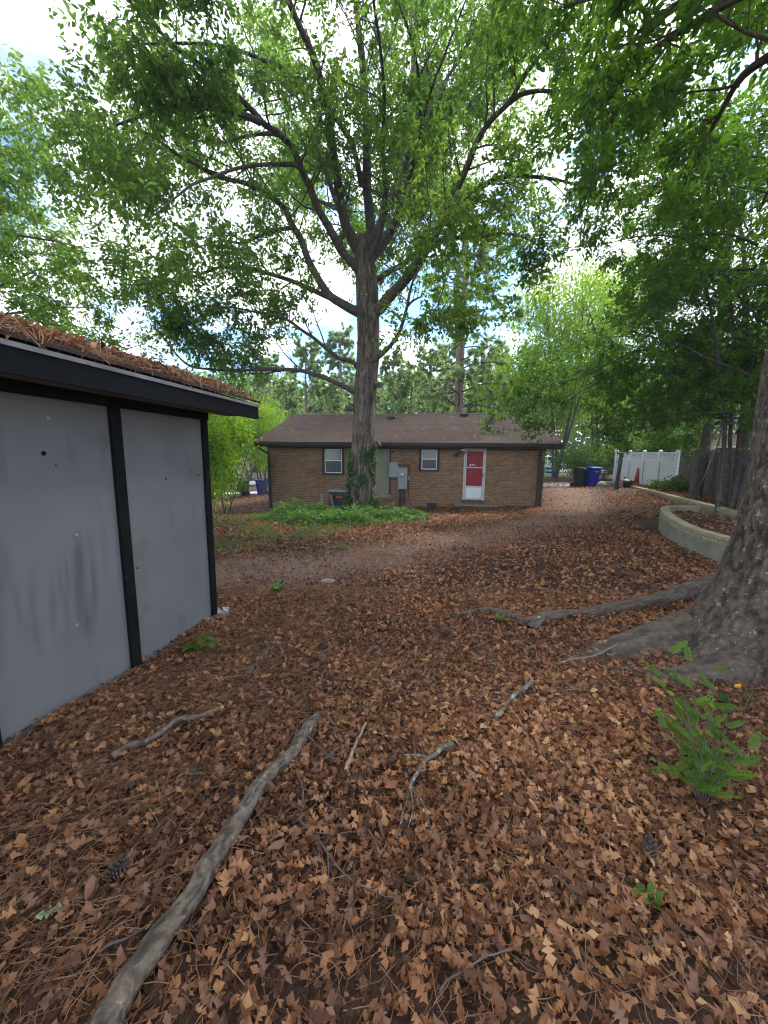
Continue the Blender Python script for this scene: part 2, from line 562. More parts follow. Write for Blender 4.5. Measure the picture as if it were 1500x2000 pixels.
mat("red_door", [(0.22, 0.012, 0.016), (0.30, 0.022, 0.026)], scale=3, rough=0.45)
mat("olive_panel", [(0.20, 0.20, 0.145), (0.27, 0.265, 0.195)], scale=3, rough=0.8, stretch=(1, 1, 0.2))
mat("meter_gray", [(0.24, 0.27, 0.27), (0.32, 0.35, 0.35)], scale=5, rough=0.5, metallic=0.2, spots=[(3, (0.18, 0.20, 0.20), 0.6, 0.8)])
mat("dark_metal", [(0.030, 0.031, 0.033), (0.06, 0.06, 0.063)], scale=8, rough=0.5, metallic=0.3)
mat("steel", [(0.35, 0.36, 0.37), (0.45, 0.46, 0.47)], scale=8, rough=0.4, metallic=0.6)
mat("white_lamp", [(0.70, 0.70, 0.67), (0.8, 0.8, 0.78)], scale=8, rough=0.4)
mat("grey_wood", [(0.17, 0.14, 0.105), (0.30, 0.26, 0.205)], scale=6, rough=0.95, stretch=(1, 1, 0.1), bump=0.5, bump_scale=30, rndmix=0.35,
    rcols=[(0.12, 0.10, 0.075), (0.26, 0.23, 0.18), (0.19, 0.165, 0.12), (0.31, 0.28, 0.215)], spots=[(1.4, (0.12, 0.13, 0.07), 0.55, 0.75)])
mat("dark_wood", [(0.055, 0.045, 0.035), (0.12, 0.10, 0.08)], scale=6, rough=0.95, stretch=(1, 1, 0.15), bump=0.4)
mat("vinyl_white", [(0.58, 0.60, 0.61), (0.68, 0.70, 0.70)], scale=1.5, rough=0.4, spots=[(1.6, (0.62, 0.65, 0.57), 0.58, 0.80)])
mat("shed_paint", [(0.152, 0.150, 0.141), (0.188, 0.186, 0.176)], scale=1.3, rough=0.62, bump=0.12, bump_scale=60, spec=0.35,
    spots=[(2.2, (0.118, 0.119, 0.117), 0.58, 0.75), (30.0, (0.205, 0.205, 0.196), 0.66, 0.74)], attrs=[("stain", (0.056, 0.060, 0.066))])
mat("shed_black", [(0.006, 0.006, 0.0062), (0.012, 0.012, 0.0125)], scale=6, rough=0.85, spec=0.12, bump=0.2, spots=[(9, (0.05, 0.05, 0.052), 0.66, 0.78)])
mat("shed_fascia", [(0.008, 0.0082, 0.009), (0.015, 0.0155, 0.017)], scale=5, rough=0.85, spec=0.12, stretch=(1, 0.2, 1), bump=0.2)
mat("weathered_white", [(0.16, 0.15, 0.14), (0.30, 0.29, 0.27)], scale=9, rough=0.85, stretch=(1, 0.3, 1), spots=[(7, (0.14, 0.11, 0.09), 0.55, 0.7)])
mat("bare_wood", [(0.24, 0.20, 0.155), (0.36, 0.31, 0.25)], scale=6, rough=0.9, stretch=(1, 0.2, 1))
mat("bin_blue", [(0.012, 0.022, 0.30), (0.02, 0.035, 0.38)], scale=4, rough=0.42, spots=[(4, (0.05, 0.065, 0.30), 0.62, 0.8)])
mat("bin_dark", [(0.018, 0.026, 0.022), (0.034, 0.044, 0.038)], scale=4, rough=0.5, spots=[(4, (0.07, 0.08, 0.065), 0.6, 0.8)])
mat("rubber", [(0.015, 0.015, 0.015), (0.03, 0.03, 0.03)], scale=9, rough=0.8)
mat("mark_white", [(0.72, 0.74, 0.78)], rough=0.5)
mat("cone_orange", [(0.40, 0.085, 0.045), (0.52, 0.13, 0.07)], scale=6, rough=0.7, spots=[(5, (0.25, 0.10, 0.07), 0.55, 0.75)])
mat("pot_dark", [(0.018, 0.017, 0.018), (0.05, 0.045, 0.045)], scale=7, rough=0.45)
mat("pot_pink", [(0.36, 0.17, 0.15), (0.46, 0.24, 0.21)], scale=6, rough=0.7)
mat("stone", [(0.20, 0.185, 0.165), (0.42, 0.40, 0.37)], scale=7, rough=0.95, bump=0.6, bump_scale=30)
mat("asphalt", [(0.30, 0.29, 0.285), (0.38, 0.37, 0.36)], scale=12, rough=0.95, bump=0.2)
mat("drive_concrete", [(0.46, 0.44, 0.41), (0.58, 0.56, 0.52)], scale=3, rough=0.95)
mat("tan_wall", [(0.46, 0.30, 0.19), (0.56, 0.39, 0.26)], scale=3, rough=0.9)
mat("far_white", [(0.66, 0.66, 0.64), (0.76, 0.76, 0.74)], scale=3, rough=0.7)
mat("far_roof", [(0.20, 0.21, 0.225), (0.27, 0.28, 0.295)], scale=9, rough=0.9)
mat("tan_roof", [(0.40, 0.29, 0.22), (0.50, 0.38, 0.30)], scale=9, rough=0.9)
mat("car_white", [(0.66, 0.67, 0.68), (0.72, 0.73, 0.74)], scale=3, rough=0.25, spec=0.6)
mat("car_silver", [(0.40, 0.40, 0.40), (0.47, 0.46, 0.45)], scale=3, rough=0.3, metallic=0.5)
mat("tarp_blue", [(0.03, 0.27, 0.47), (0.06, 0.36, 0.58)], scale=3, rough=0.5)
mat("label_red", [(0.42, 0.05, 0.045)], rough=0.5)
mat("lamp_red", [(0.35, 0.02, 0.02)], rough=0.3)
mat("yellow_leaf", [(0.62, 0.26, 0.015), (0.50, 0.42, 0.03)], scale=16, rough=0.5, transl=0.2)
mat("pale_leaf", [(0.24, 0.33, 0.16), (0.33, 0.42, 0.22)], scale=12, rough=0.6, transl=0.2)
glass("window_glass", (0.055, 0.065, 0.062), 0.08)
glass("screen_glass", (0.030, 0.033, 0.034), 0.35)
glass("curtain_glass", (0.14, 0.155, 0.145), 0.12)
glass("car_glass", (0.02, 0.024, 0.028), 0.08)
glass("meter_glass", (0.5, 0.52, 0.52), 0.08)

# ------------------------------------------------------------------ ground
PATH = np.array([(-2.6, 6.0), (-1.2, 6.4), (0.6, 7.6), (2.4, 9.2), (4.6, 10.8), (6.8, 13.2), (8.2, 16.5), (9.0, 20.0)])


def path_dist(x, y):
    x = np.asarray(x, float)
    y = np.asarray(y, float)
    d = np.full(x.shape, 1e9)
    for a, b in zip(PATH[:-1], PATH[1:]):
        ab = b - a
        t = np.clip(((x - a[0]) * ab[0] + (y - a[1]) * ab[1]) / (ab @ ab), 0, 1)
        d = np.minimum(d, np.hypot(x - a[0] - t * ab[0], y - a[1] - t * ab[1]))
    return d


def bare_mask(x, y):
    return np.clip(sstep(1.5, 0.2, path_dist(x, y) + 1.2 * (n2(x, y, 0.9, 21) - 0.5)) * 0.85, 0, 1)


def grass_mask(x, y):
    x = np.asarray(x, float)
    y = np.asarray(y, float)
    e = ((x + 3.9) / 3.6) ** 2 + ((y - 11.0) / 4.3) ** 2
    m = sstep(1.25, 0.35, e + 1.2 * (n2(x, y, 0.8, 31) - 0.5))
    m = m * sstep(0.34, 0.56, n2(x, y, 1.3, 37))
    far = sstep(29.5, 31, y) * sstep(37, 36, y) + sstep(44, 46, y)
    return np.clip(m * 0.9 + far, 0, 1)


def build_ground():
    def axis(parts):
        return np.unique(np.round(np.concatenate([np.arange(a, b, s) for a, b, s in parts] + [[parts[-1][1]]]), 4))
    xs = axis([(-220, -40, 12), (-40, -14, 1.5), (-14, -5, 0.35), (-5, 7, 0.13), (7, 16, 0.3), (16, 40, 1.5), (40, 220, 12)])
    ys = axis([(-30, -3, 1.5), (-3, 0.5, 0.4), (0.5, 8, 0.13), (8, 16, 0.25), (16, 30, 0.5), (30, 60, 2), (60, 300, 12)])
    X, Y = np.meshgrid(xs, ys)
    Z = gz(X, Y) + 0.02 * (n2(X, Y, 6.0, 9, 2) - 0.5) * sstep(18, 8, Y)
    V = np.stack([X, Y, Z], -1).reshape(-1, 3)
    nx, ny = len(xs), len(ys)
    i = np.arange(ny - 1)[:, None] * nx + np.arange(nx - 1)[None]
    F = np.stack([i, i + 1, i + 1 + nx, i + nx], -1).reshape(-1, 4)
    x, y = V[:, 0], V[:, 1]
    pave = sstep(2.2, 0.6, np.hypot((x - 11.5) / 2.2, (y - 23.5) / 1.1)) * 0.8 * (x > 5)
    me = mesh_np("ground", V, F, MATS["ground"], smooth=True,
                 extra={"bare": bare_mask(x, y) * (0.25 + 0.5 * n2(x, y, 2.4, 77)), "lawn": grass_mask(x, y) * 0.55, "pave": pave})
    o = link("ground", me)
    return tagd(o, "leaf covered brown earth of the sloping back yard", kind="structure")


GROUND = build_ground()


def ribbon(name, pts, width, lift, m, label):
    """a flat strip that follows the ground"""
    c = spline(pts, 60)
    t = unit(np.gradient(c, axis=0))
    nrm = np.stack([-t[:, 1], t[:, 0]], -1)
    rows = []
    for k in np.linspace(-0.5, 0.5, 7):
        q = c + nrm * width * k
        rows.append(np.stack([q[:, 0], q[:, 1], gz(q[:, 0], q[:, 1]) + lift], -1))
    V = np.stack(rows, 1).reshape(-1, 3)
    i = np.arange(59)[:, None] * 7 + np.arange(6)[None]
    F = np.stack([i, i + 1, i + 8, i + 7], -1).reshape(-1, 4)
    return tagd(link(name, mesh_np(name, V, F, m, smooth=True)), label, kind="structure")


ribbon("road", [(-90, 40), (-30, 40), (0, 40), (30, 40), (90, 40)], 6.5, 0.07, MATS["asphalt"], "pale grey asphalt street running behind the brick house")
ribbon("driveway", [(-13.5, 28.2), (-9, 27.9), (-5, 28.2), (0, 29.5)], 2.4, 0.05, MATS["drive_concrete"], "pale concrete drive behind the trash carts at left")

# ------------------------------------------------------------------ fallen leaves and needles
def leaf_template(stations, widths, curl, cup, twist, sweep=0.05, seed=0):
    r = np.random.default_rng(seed)
    xs = np.array(stations)
    ws = np.array(widths)
    n = len(xs)
    j = r.normal(0, 0.02, (n, 2))
    mid = np.stack([xs, j[:, 0] * 0.6, np.zeros(n)], -1)
    lf = np.stack([xs + sweep * (ws > 0.2) + j[:, 0], ws * (1 + r.normal(0, 0.12, n)), np.zeros(n)], -1)
    rt = np.stack([xs + sweep * (ws > 0.2) + j[:, 1], -ws * (1 + r.normal(0, 0.12, n)), np.zeros(n)], -1)
    V = np.vstack([mid, lf, rt])
    x, y = V[:, 0] - 0.5, V[:, 1]
    z = curl * (x ** 2) * 2.4 + cup * np.abs(y) * 1.8 + twist * x * y * 5 + r.normal(0, 0.018, len(V)) + 0.05 * np.sin(9 * x + seed) * abs(curl)
    ry = 5.5 * cup
    if abs(ry) > 0.2:
        yr = np.sin(np.abs(y) * ry) / ry * np.sign(y)
        z = z - cup * np.abs(y) * 1.8 + (1 - np.cos(y * ry)) / ry
    else:
        yr = y
    rx = 2.6 * curl
    if abs(rx) > 0.2:
        z = z - curl * (x ** 2) * 2.4
        xr = np.sin(x * rx) / rx - z * np.sin(x * rx)
        z = (1 - np.cos(x * rx)) / rx + z * np.cos(x * rx)
    else:
        xr = x
    V = np.stack([xr, yr, z], -1)
    F = []
    for i in range(n - 1):
        F += [(i, i + 1, n + i + 1, n + i), (i, 2 * n + i, 2 * n + i + 1, i + 1)]
    return V, np.array(F)


ST_OAK = ([0, .20, .31, .45, .57, .76, 1.0], [.015, .22, .055, .31, .07, .25, .02])
ST_FINE = ([0, .14, .25, .34, .46, .56, .68, .80, 1.0], [.012, .07, .23, .05, .32, .07, .28, .16, .01])
ST_MID = ([0, .5, 1.0], [.05, .26, .02])
ST_OVAL = ([0, .25, .55, .8, 1.0], [.02, .20, .24, .16, .0])
OAKS = [leaf_template(*ST_OAK, c, u, t, seed=k) for k, (c, u, t) in enumerate(
    [(.5, .35, .2), (.9, .6, -.3), (-.5, .5, .3), (.2, .9, .4), (1.1, .3, .5), (.1, .15, -.2), (-.8, -.6, .2), (.6, 1.1, -.5)])]
FINE = [leaf_template(*ST_FINE, c, u, t, seed=60 + k) for k, (c, u, t) in enumerate(
    [(.6, .7, .3), (1.1, .9, -.4), (-.8, .7, .4), (.3, 1.3, .5), (.9, .5, .6), (.3, .4, -.3), (-1.0, -.8, .3)])]
OAKS += [leaf_template(*ST_OVAL, c, u, t, seed=20 + k) for k, (c, u, t) in enumerate([(.7, .9, .3), (.4, 1.2, -.4)])]
MIDS = [leaf_template(*ST_MID, c, u, t, seed=40 + k) for k, (c, u, t) in enumerate([(.6, .4, .3), (-.5, .5, -.3), (1.0, .7, .2), (.2, .2, .4)])]


def frames(ax, up):
    ax = unit(ax)
    y = unit(np.cross(up, ax))
    z = np.cross(ax, y)
    return np.stack([ax, y, z], 1)       # rows: local axes in world


def scatter(templates, P, FR, S, rnd, r):
    """place templates at P with frames FR (N,3,3), sizes S -> V, [F], rnd per vertex"""
    V, F4, R = [], [], []
    base = 0
    pick = r.integers(0, len(templates), len(P))
    for k, (tv, tf) in enumerate(templates):
        ids = np.nonzero(pick == k)[0]
        if not len(ids):
            continue
        v = np.einsum('kj,njl->nkl', tv, FR[ids]) * S[ids][:, None, None] + P[ids][:, None, :]
        f = tf[None] + (np.arange(len(ids)) * len(tv))[:, None, None] + base
        V.append(v.reshape(-1, 3))
        F4.append(f.reshape(-1, tf.shape[1]))
        R.append(np.repeat(rnd[ids], len(tv)))
        base += len(ids) * len(tv)
    return np.vstack(V), np.vstack(F4), np.concatenate(R)


def flat_frames(n, r, tilt):
    a = r.uniform(0, 2 * np.pi, n)
    ax = np.stack([np.cos(a), np.sin(a), r.normal(0, tilt, n)], -1)
    up = unit(np.stack([r.normal(0, tilt, n), r.normal(0, tilt, n), np.where(r.random(n) < 0.5, 1, -1) * np.ones(n)], -1))
    return frames(ax, up)


def in_view(x, y, m=1.12):
    return (np.abs(x) < m * np.abs(y) + 0.6)


def shed_free(x, y):
    """False under the shed and house"""
    u = (x + 1.958) * math.sin(0.174) + (y - 4.221) * math.cos(0.174)
    v = (x + 1.958) * math.cos(0.174) - (y - 4.221) * math.sin(0.174)
    return ~((v < 0.0) & (u < 0.0))


def house_free(x, y):
    c, s = math.cos(0.1732), math.sin(0.1732)
    a = (x - 0.5586) * c - (y - 15.458) * s
    b = (x - 0.5586) * s + (y - 15.458) * c
    return ~((np.abs(a) < 5.75) & (b > 0.02))


def bed_free(x, y):
    return ~((x > 6.3 + 0.28 * (y - 7.5) * (y > 7.5)) & (y > 5.2) & (y < 11.4)) & ~((y > 9.5) & (x > 8.75 + (y - 9.5) * 0.316) & (y < 21))


def needle_weight(x, y):
    return np.clip(sstep(-0.2, -1.6, x - 0.25 * (y - 2)) + 0.9 * sstep(1.0, 2.2, x - 0.2 * y) * sstep(4, 2.5, y), 0, 1)


def leaf_tone(x, y, r):
    drift = n2(x, y, 0.8, 55) + 0.5 * n2(x, y, 3.0, 56) - 0.75
    return np.clip(0.02 + 0.94 * r.random(len(x)) ** 1.1 + 0.75 * drift - 0.10 * needle_weight(x, y), 0, 1)


def litter(name, n, y0, y1, templates, smin, smax, tilt, hmax, seed, label):
    r = np.random.default_rng(seed)
    u = r.random(n)
    y = np.sqrt(y0 ** 2 + u * (y1 ** 2 - y0 ** 2)) if y0 > 0 else r.uniform(y0, y1, n)
    x = r.uniform(-1.15, 1.15, n) * (np.abs(y) + 0.5)
    keep = shed_free(x, y) & house_free(x, y) & bed_free(x, y)
    keep &= r.random(n) > 0.38 * bare_mask(x, y)
    keep &= r.random(n) > 0.72 * np.clip(grass_mask(x, y), 0, 1)
    keep &= r.random(n) > 0.30 * needle_weight(x, y)
    x, y = x[keep], y[keep]
    n = len(x)
    z = gz(x, y) + r.uniform(0.0, 1, n) ** 1.5 * hmax + 0.006
    S = r.uniform(smin, smax, n) * (1 - 0.35 * bare_mask(x, y))
    V, F, R = scatter(templates, np.stack([x, y, z], -1), flat_frames(n, r, tilt), S, leaf_tone(x, y, r), r)
    return tagd(link(name, mesh_np(name, V, F, MATS["dead_leaf"], R, smooth=True)), label, "leaf litter", kind="stuff")


litter("leaf_litter", 20000, 1.2, 4.9, OAKS, 0.045, 0.10, 0.62, 0.075, 1, "thick layer of curled brown oak leaves covering the near yard")
litter("leaf_litter", 32000, 4.4, 10.5, MIDS, 0.05, 0.11, 0.55, 0.05, 2, "brown fallen leaves spread over the middle of the yard")
litter("leaf_litter", 22000, 10.0, 25.0, MIDS, 0.08, 0.15, 0.45, 0.05, 3, "brown fallen leaves in front of and beside the brick house")


def ribbons(PTS, w, r):
    n = len(PTS)
    d = unit(PTS[:, -1] - PTS[:, 0])
    s = unit(np.cross(d, unit(r.normal(0, 0.6, (n, 3)) + np.array([0, 0, 1.0])))) * w
    V = np.stack([PTS - s[:, None], PTS + s[:, None]], 2).reshape(-1, 3)
    b = np.arange(n)[:, None] * 6
    F = np.stack([b + np.array([0, 2]), b + np.array([2, 4]), b + np.array([3, 5]), b + np.array([1, 3])], -1).reshape(-1, 4)
    return V, F


def needles(n, seed):
    r = np.random.default_rng(seed)
    y = np.sqrt(0.6 + r.random(n) * (5.2 ** 2))
    x = r.uniform(-1.15, 1.15, n) * (y + 0.4)
    keep = shed_free(x, y) & bed_free(x, y) & (r.random(n) < 0.26 + 0.74 * needle_weight(x, y))
    x, y = x[keep], y[keep]
    n = len(x)
    z = gz(x, y) + r.uniform(0.012, 0.062, n)
    a = r.normal(0.75, 0.55, n) * np.where(r.random(n) < 0.7, 1, -1)
    Ls = r.uniform(0.10, 0.19, n)
    ax = unit(np.stack([np.cos(a), np.sin(a), r.normal(0, 0.14, n)], -1))
    bend = r.normal(0, 0.16, n)
    perp = np.stack([-ax[:, 1], ax[:, 0], np.zeros(n)], -1)
    PTS = np.stack([np.stack([x, y, z], -1) + ax * (Ls * t)[:, None] + perp * (bend * Ls * (t * (1 - t)) * 4)[:, None] for t in (-.5, 0, .5)], 1)
    V, F = ribbons(PTS, 0.0013, r)
    o = link("pine_straw", mesh_np("pine_straw", V, F, MATS["pine_needle"], np.repeat(r.random(n), 6)))
    return tagd(o, "rust brown pine needles strewn among the near fallen leaves", "pine straw", kind="stuff")


litter("leaf_crumbs", 17000, 0.6, 4.6, [(np.array([(-.5, 0, 0), (0, .3, .12), (.5, .05, 0), (0, -.3, .1)]), np.array([(0, 3, 2, 1)]))], 0.018, 0.05, 0.7, 0.07, 11, "broken crumbs of brown leaves among the near litter")
litter("leaf_litter", 9000, 0.55, 2.7, FINE, 0.045, 0.10, 0.65, 0.07, 8, "loose brown oak leaves heaped right at the camera")
litter("leaf_crumbs", 70000, 4.2, 15.0, [(np.array([(-.5, 0, 0), (0, .3, .12), (.5, .05, 0), (0, -.3, .1)]), np.array([(0, 3, 2, 1)]))], 0.03, 0.08, 0.6, 0.04, 12, "fine broken leaf bits over the trodden strip in mid yard")
needles(75000, 5)

# single leaves that can be picked out near the camera: parts of the ground
def ground_leaves(n=300):
    r = np.random.default_rng(77)
    tm = [mesh_np("leaf", v * 1.0, f, MATS["dead_leaf"]) for v, f in FINE]
    k = 0
    while k < n:
        y = math.sqrt(0.72 + r.random() * 6.4)
        x = r.uniform(-1.0, 1.0) * (y * 0.95 + 0.35)
        if not (shed_free(x - 0.08, y) and in_view(x, y, 0.95)):
            continue
        if r.random() < 0.35 * float(needle_weight(x, y)):
            continue
        o = link("leaf", tm[int(r.integers(0, len(tm)))], GROUND)
        s = r.uniform(0.06, 0.105)
        o.scale = (s, s * r.uniform(0.85, 1.1), s)
        o.rotation_euler = (r.normal(0, 0.35) + (math.pi if r.random() < .4 else 0), r.normal(0, 0.3), r.uniform(0, 6.28))
        o.location = (x, y, float(gz(x, y)) + r.uniform(0.055, 0.075))
        k += 1


ground_leaves()

# ------------------------------------------------------------------ brick house
def build_house():
    H = thing("brick_house", "low tan brick house with dark brown shingle roof behind the big oak", "house", (0.5586, 15.458, 0), -0.1732)
    A0, A1, D = -5.60, 5.52, 7.84
    ZB, ZT = -0.75, 2.26
    # openings in the front wall: a0, a1, z0, z1
    WIN = [(-3.13, -2.29, 1.07, 2.15), (0.86, 1.57, 1.29, 2.17)]
    PANEL = (-1.55, -0.36, 0.28, 2.20)
    DOOR = (2.55, 3.38, 0.18, 2.19)
    VENT = (1.18, 1.60, -0.17, 0.03)
    openings = WIN + [PANEL, DOOR, VENT]
    w = MB()
    xs = sorted({A0, A1} | {o[0] for o in openings} | {o[1] for o in openings})
    zs = sorted({ZB, ZT} | {o[2] for o in openings} | {o[3] for o in openings})
    for i in range(len(xs) - 1):
        for j in range(len(zs) - 1):
            cx, cz = (xs[i] + xs[i + 1]) / 2, (zs[j] + zs[j + 1]) / 2
            if any(o[0] < cx < o[1] and o[2] < cz < o[3] for o in openings):
                continue
            w.add([(xs[i], 0, zs[j]), (xs[i + 1], 0, zs[j]), (xs[i + 1], 0, zs[j + 1]), (xs[i], 0, zs[j + 1])], [(0, 1, 2, 3)])
    for o in openings:      # reveals
        a0, a1, z0, z1 = o
        dpt = 0.14
        w.add([(a0, 0, z0), (a0, dpt, z0), (a0, dpt, z1), (a0, 0, z1)], [(0, 1, 2, 3)])
        w.add([(a1, 0, z0), (a1, 0, z1), (a1, dpt, z1), (a1, dpt, z0)], [(0, 1, 2, 3)])
        w.add([(a0, 0, z1), (a0, dpt, z1), (a1, dpt, z1), (a1, 0, z1)], [(0, 1, 2, 3)])
        w.add([(a0, 0, z0), (a1, 0, z0), (a1, dpt, z0), (a0, dpt, z0)], [(0, 1, 2, 3)])
        w.add([(a0, dpt, z0), (a1, dpt, z0), (a1, dpt, z1), (a0, dpt, z1)], [(0, 1, 2, 3)])
    w.add([(A1, 0, ZB), (A1, D, ZB), (A1, D, ZT), (A1, 0, ZT)], [(0, 1, 2, 3)])
    w.add([(A0, 0, ZB), (A0, 0, ZT), (A0, D, ZT), (A0, D, ZB)], [(0, 1, 2, 3)])
    w.add([(A0, D, ZB), (A0, D, ZT), (A1, D, ZT), (A1, D, ZB)], [(0, 1, 2, 3)])
    RZ = 3.80
    for a in (A0, A1):
        w.add([(a, 0, ZT), (a, D, ZT), (a, D / 2, RZ - 0.05)], [(0, 1, 2)])
    wall = w.build("wall", MATS["mortar"], H)
    # bricks in running bond, proud of the mortar
    BL, BH, JX, JZ, PR = 0.198, 0.054, 0.014, 0.014, 0.009

    def brick_geo(x0, x1, z0, z1, pr=PR):
        e = 0.0025
        V = [(x0, 0, z0), (x1, 0, z0), (x1, 0, z1), (x0, 0, z1), (x0 + e, -pr, z0 + e), (x1 - e, -pr, z0 + e), (x1 - e, -pr, z1 - e), (x0 + e, -pr, z1 - e)]
        Fq = [(4, 5, 6, 7), (0, 1, 5, 4), (1, 2, 6, 5), (2, 3, 7, 6), (3, 0, 4, 7)]
        return V, Fq
    full, part = [], []
    row, z = 0, ZB + 0.01
    sills = [(WIN[0][0] - 0.06, WIN[0][1] + 0.06, WIN[0][2] - 0.11, WIN[0][2]), (WIN[1][0] - 0.06, WIN[1][1] + 0.06, WIN[1][2] - 0.11, WIN[1][2])]
    holes = [(o[0] - (0.05 if o in WIN else 0), o[1] + (0.05 if o in WIN else 0), o[2], o[3] + (0.04 if o in WIN else 0)) for o in openings] + sills
    while z + BH < ZT:
        x = A0 + 0.003 - (0.106 if row % 2 else 0)
        while x < A1:
            segs = [(max(x, A0 + 0.003), min(x + BL, A1 - 0.003))]
            for o in holes:
                if o[2] < z + BH and o[3] > z:
                    ns_ = []
                    for s0, s1 in segs:
                        if o[1] <= s0 or o[0] >= s1:
                            ns_.append((s0, s1))
                        else:
                            if o[0] - 0.004 > s0:
                                ns_.append((s0, o[0] - 0.004))
                            if o[1] + 0.004 < s1:
                                ns_.append((o[1] + 0.004, s1))
                    segs = ns_
            for s0, s1 in segs:
                if s1 - s0 > 0.025:
                    (full if s1 - s0 > BL - 0.001 else part).append((s0, s1, z))
            x += BL + JX
        z += BH + JZ
        row += 1
    # the 300 that show largest: the near, right-hand end of the wall
    def seen(b):
        return b[2] > 0.1 and not (2.2 < b[0] < 2.5 and b[2] > 1.6)
    full.sort(key=lambda b: (not seen(b), -b[0]))
    bm_ = MB()
    V, Fq = brick_geo(-BL / 2, BL / 2, -BH / 2, BH / 2)
    bm_.add(V, Fq)
    bme = bm_.mesh("brick", MATS["brick"])
    for s0, s1, z in full[:300]:
        o = link("brick", bme, H)
        o.location = (s0 + BL / 2, random.uniform(-0.0015, 0.0015), z + BH / 2)
    Vs, Fs, R = [], [], []
    for s0, s1, z in full[300:] + part:
        V, Fq = brick_geo(s0, s1, z, z + BH, PR + random.uniform(-0.002, 0.002))
        b = len(Vs)
        Vs += V
        Fs += [tuple(b + i for i in f) for f in Fq]
        R += [random.random()] * 8
    for o in sills:         # soldier sill bricks
        x = o[0]
        while x + 0.055 < o[1] + 0.01:
            V, Fq = brick_geo(x, x + 0.056, o[2] + 0.004, o[3] - 0.004, 0.03)
            b = len(Vs)
            Vs += V
            Fs += [tuple(b + i for i in f) for f in Fq]
            R += [0.12 + 0.2 * random.random()] * 8
            x += 0.068
    o = link("bricks", mesh_np("bricks", np.array(Vs), np.array(Fs), MATS["brick"], np.array(R), smooth=False), H)
    o["kind"] = "stuff"
    # windows
    for k, (a0, a1, z0, z1) in enumerate(WIN):
        f = MB()
        for q in ((a0 - 0.05, a0 + 0.045, z0 - 0.03, z1 + 0.04), (a1 - 0.045, a1 + 0.05, z0 - 0.03, z1 + 0.04), (a0 + 0.045, a1 - 0.045, z1 - 0.045, z1 + 0.04), (a0 + 0.045, a1 - 0.045, z0 - 0.03, z0 + 0.045)):
            f.box(q[0], q[1], -0.035, 0.07, q[2], q[3])
        fo = f.build("window", MATS["dark_trim"], H)
        b0, b1, c0, c1 = a0 + 0.05, a1 - 0.05, z0 + 0.05, z1 - 0.05
        zm = (c0 + c1) / 2 + 0.02
        fr = MB()
        t = 0.035
        for q in ((b0, b0 + t, c0, c1), (b1 - t, b1, c0, c1), (b0 + t, b1 - t, c0, c0 + t), (b0 + t, b1 - t, c1 - t, c1), (b0 + t, b1 - t, zm - 0.018, zm + 0.018)):
            fr.box(q[0], q[1], 0.006, 0.065, q[2], q[3])
        fr.build("frame", MATS["window_white"], fo)
        MB().box(b0 + t, b1 - t, 0.05, 0.056, zm + 0.018, c1 - t).build("pane", MATS["curtain_glass"], fo)
        MB().box(b0 + t, b1 - t, 0.036, 0.042, c0 + t, zm - 0.018).build("pane", MATS["screen_glass"], fo)
    # tall boarded panel beside the oak
    a0, a1, z0, z1 = PANEL
    p = MB()
    x = a0
    while x < a1 - 0.01:
        x1 = min(x + 0.148, a1)
        p.box(x + 0.003, x1 - 0.003, 0.02, 0.045, z0 + 0.03, z1)
        x = x1
    MB().box(a0 + 0.001, a1 - 0.001, 0.047, 0.07, z0 + 0.02, z1 - 0.001).build("panel_back", MATS["olive_panel"], H)
    bo = None
    x = a0
    while x < a1 - 0.01:
        x1 = min(x + 0.15, a1)
        MB().box(x + 0.003, x1 - 0.003, 0.01, 0.046, z0 + 0.03, z1 - 0.002).build("board", MATS["olive_panel"], H)
        x = x1
    tr = MB()
    MB().box(a1 - 0.005, a1 + 0.05, -0.03, 0.03, z0 - 0.02, z1 + 0.02).build("panel_trim", MATS["dark_trim"], H)
    MB().box(a0 - 0.05, a0 + 0.005, -0.03, 0.03, z0 - 0.02, z1 + 0.02).build("panel_trim", MATS["dark_trim"], H)
    MB().box(a0 - 0.1, a1 + 0.08, -0.10, 0.012, z0 - 0.10, z0 + 0.02).build("sill", MATS["mortar"], H)
    # storm door over a red door
    a0, a1, z0, z1 = DOOR
    d = MB()
    for q in ((a0, a0 + 0.055, z0, z1), (a1 - 0.055, a1, z0, z1), (a0 + 0.055, a1 - 0.055, z1 - 0.06, z1)):
        d.box(q[0], q[1], -0.045, 0.09, q[2], q[3])
    fr = d.build("door_frame", MATS["door_white"], H)
    s = MB()
    b0, b1 = a0 + 0.06, a1 - 0.06
    zk, zm = z0 + 0.56, z0 + 1.27
    s.box(b0, b1, -0.03, 0.0, z0 + 0.02, zk)
    for q in ((b0, b0 + 0.05, zk, z1 - 0.065), (b1 - 0.05, b1, zk, z1 - 0.065), (b0 + 0.05, b1 - 0.05, zm - 0.022, zm + 0.022), (b0 + 0.05, b1 - 0.05, z1 - 0.12, z1 - 0.065)):
        s.box(q[0], q[1], -0.03, 0.0, q[2], q[3])
    so = s.build("storm_door", MATS["door_white"], H)
    MB().box(b1 - 0.045, b1 - 0.015, -0.075, -0.03, zm - 0.36, zm - 0.22).build("handle", MATS["dark_metal"], so)
    pm = MB()
    pm.box(b0 + 0.08, b1 - 0.08, -0.034, -0.0301, z0 + 0.09, zk - 0.07)
    pm.build("kick_panel", MATS["window_white"], so)
    MB().box(a0 + 0.056, a1 - 0.056, 0.06, 0.10, z0, z1 - 0.06).build("inner_door", MATS["red_door"], H, label="red inner door seen through the storm door")
    st = MB()
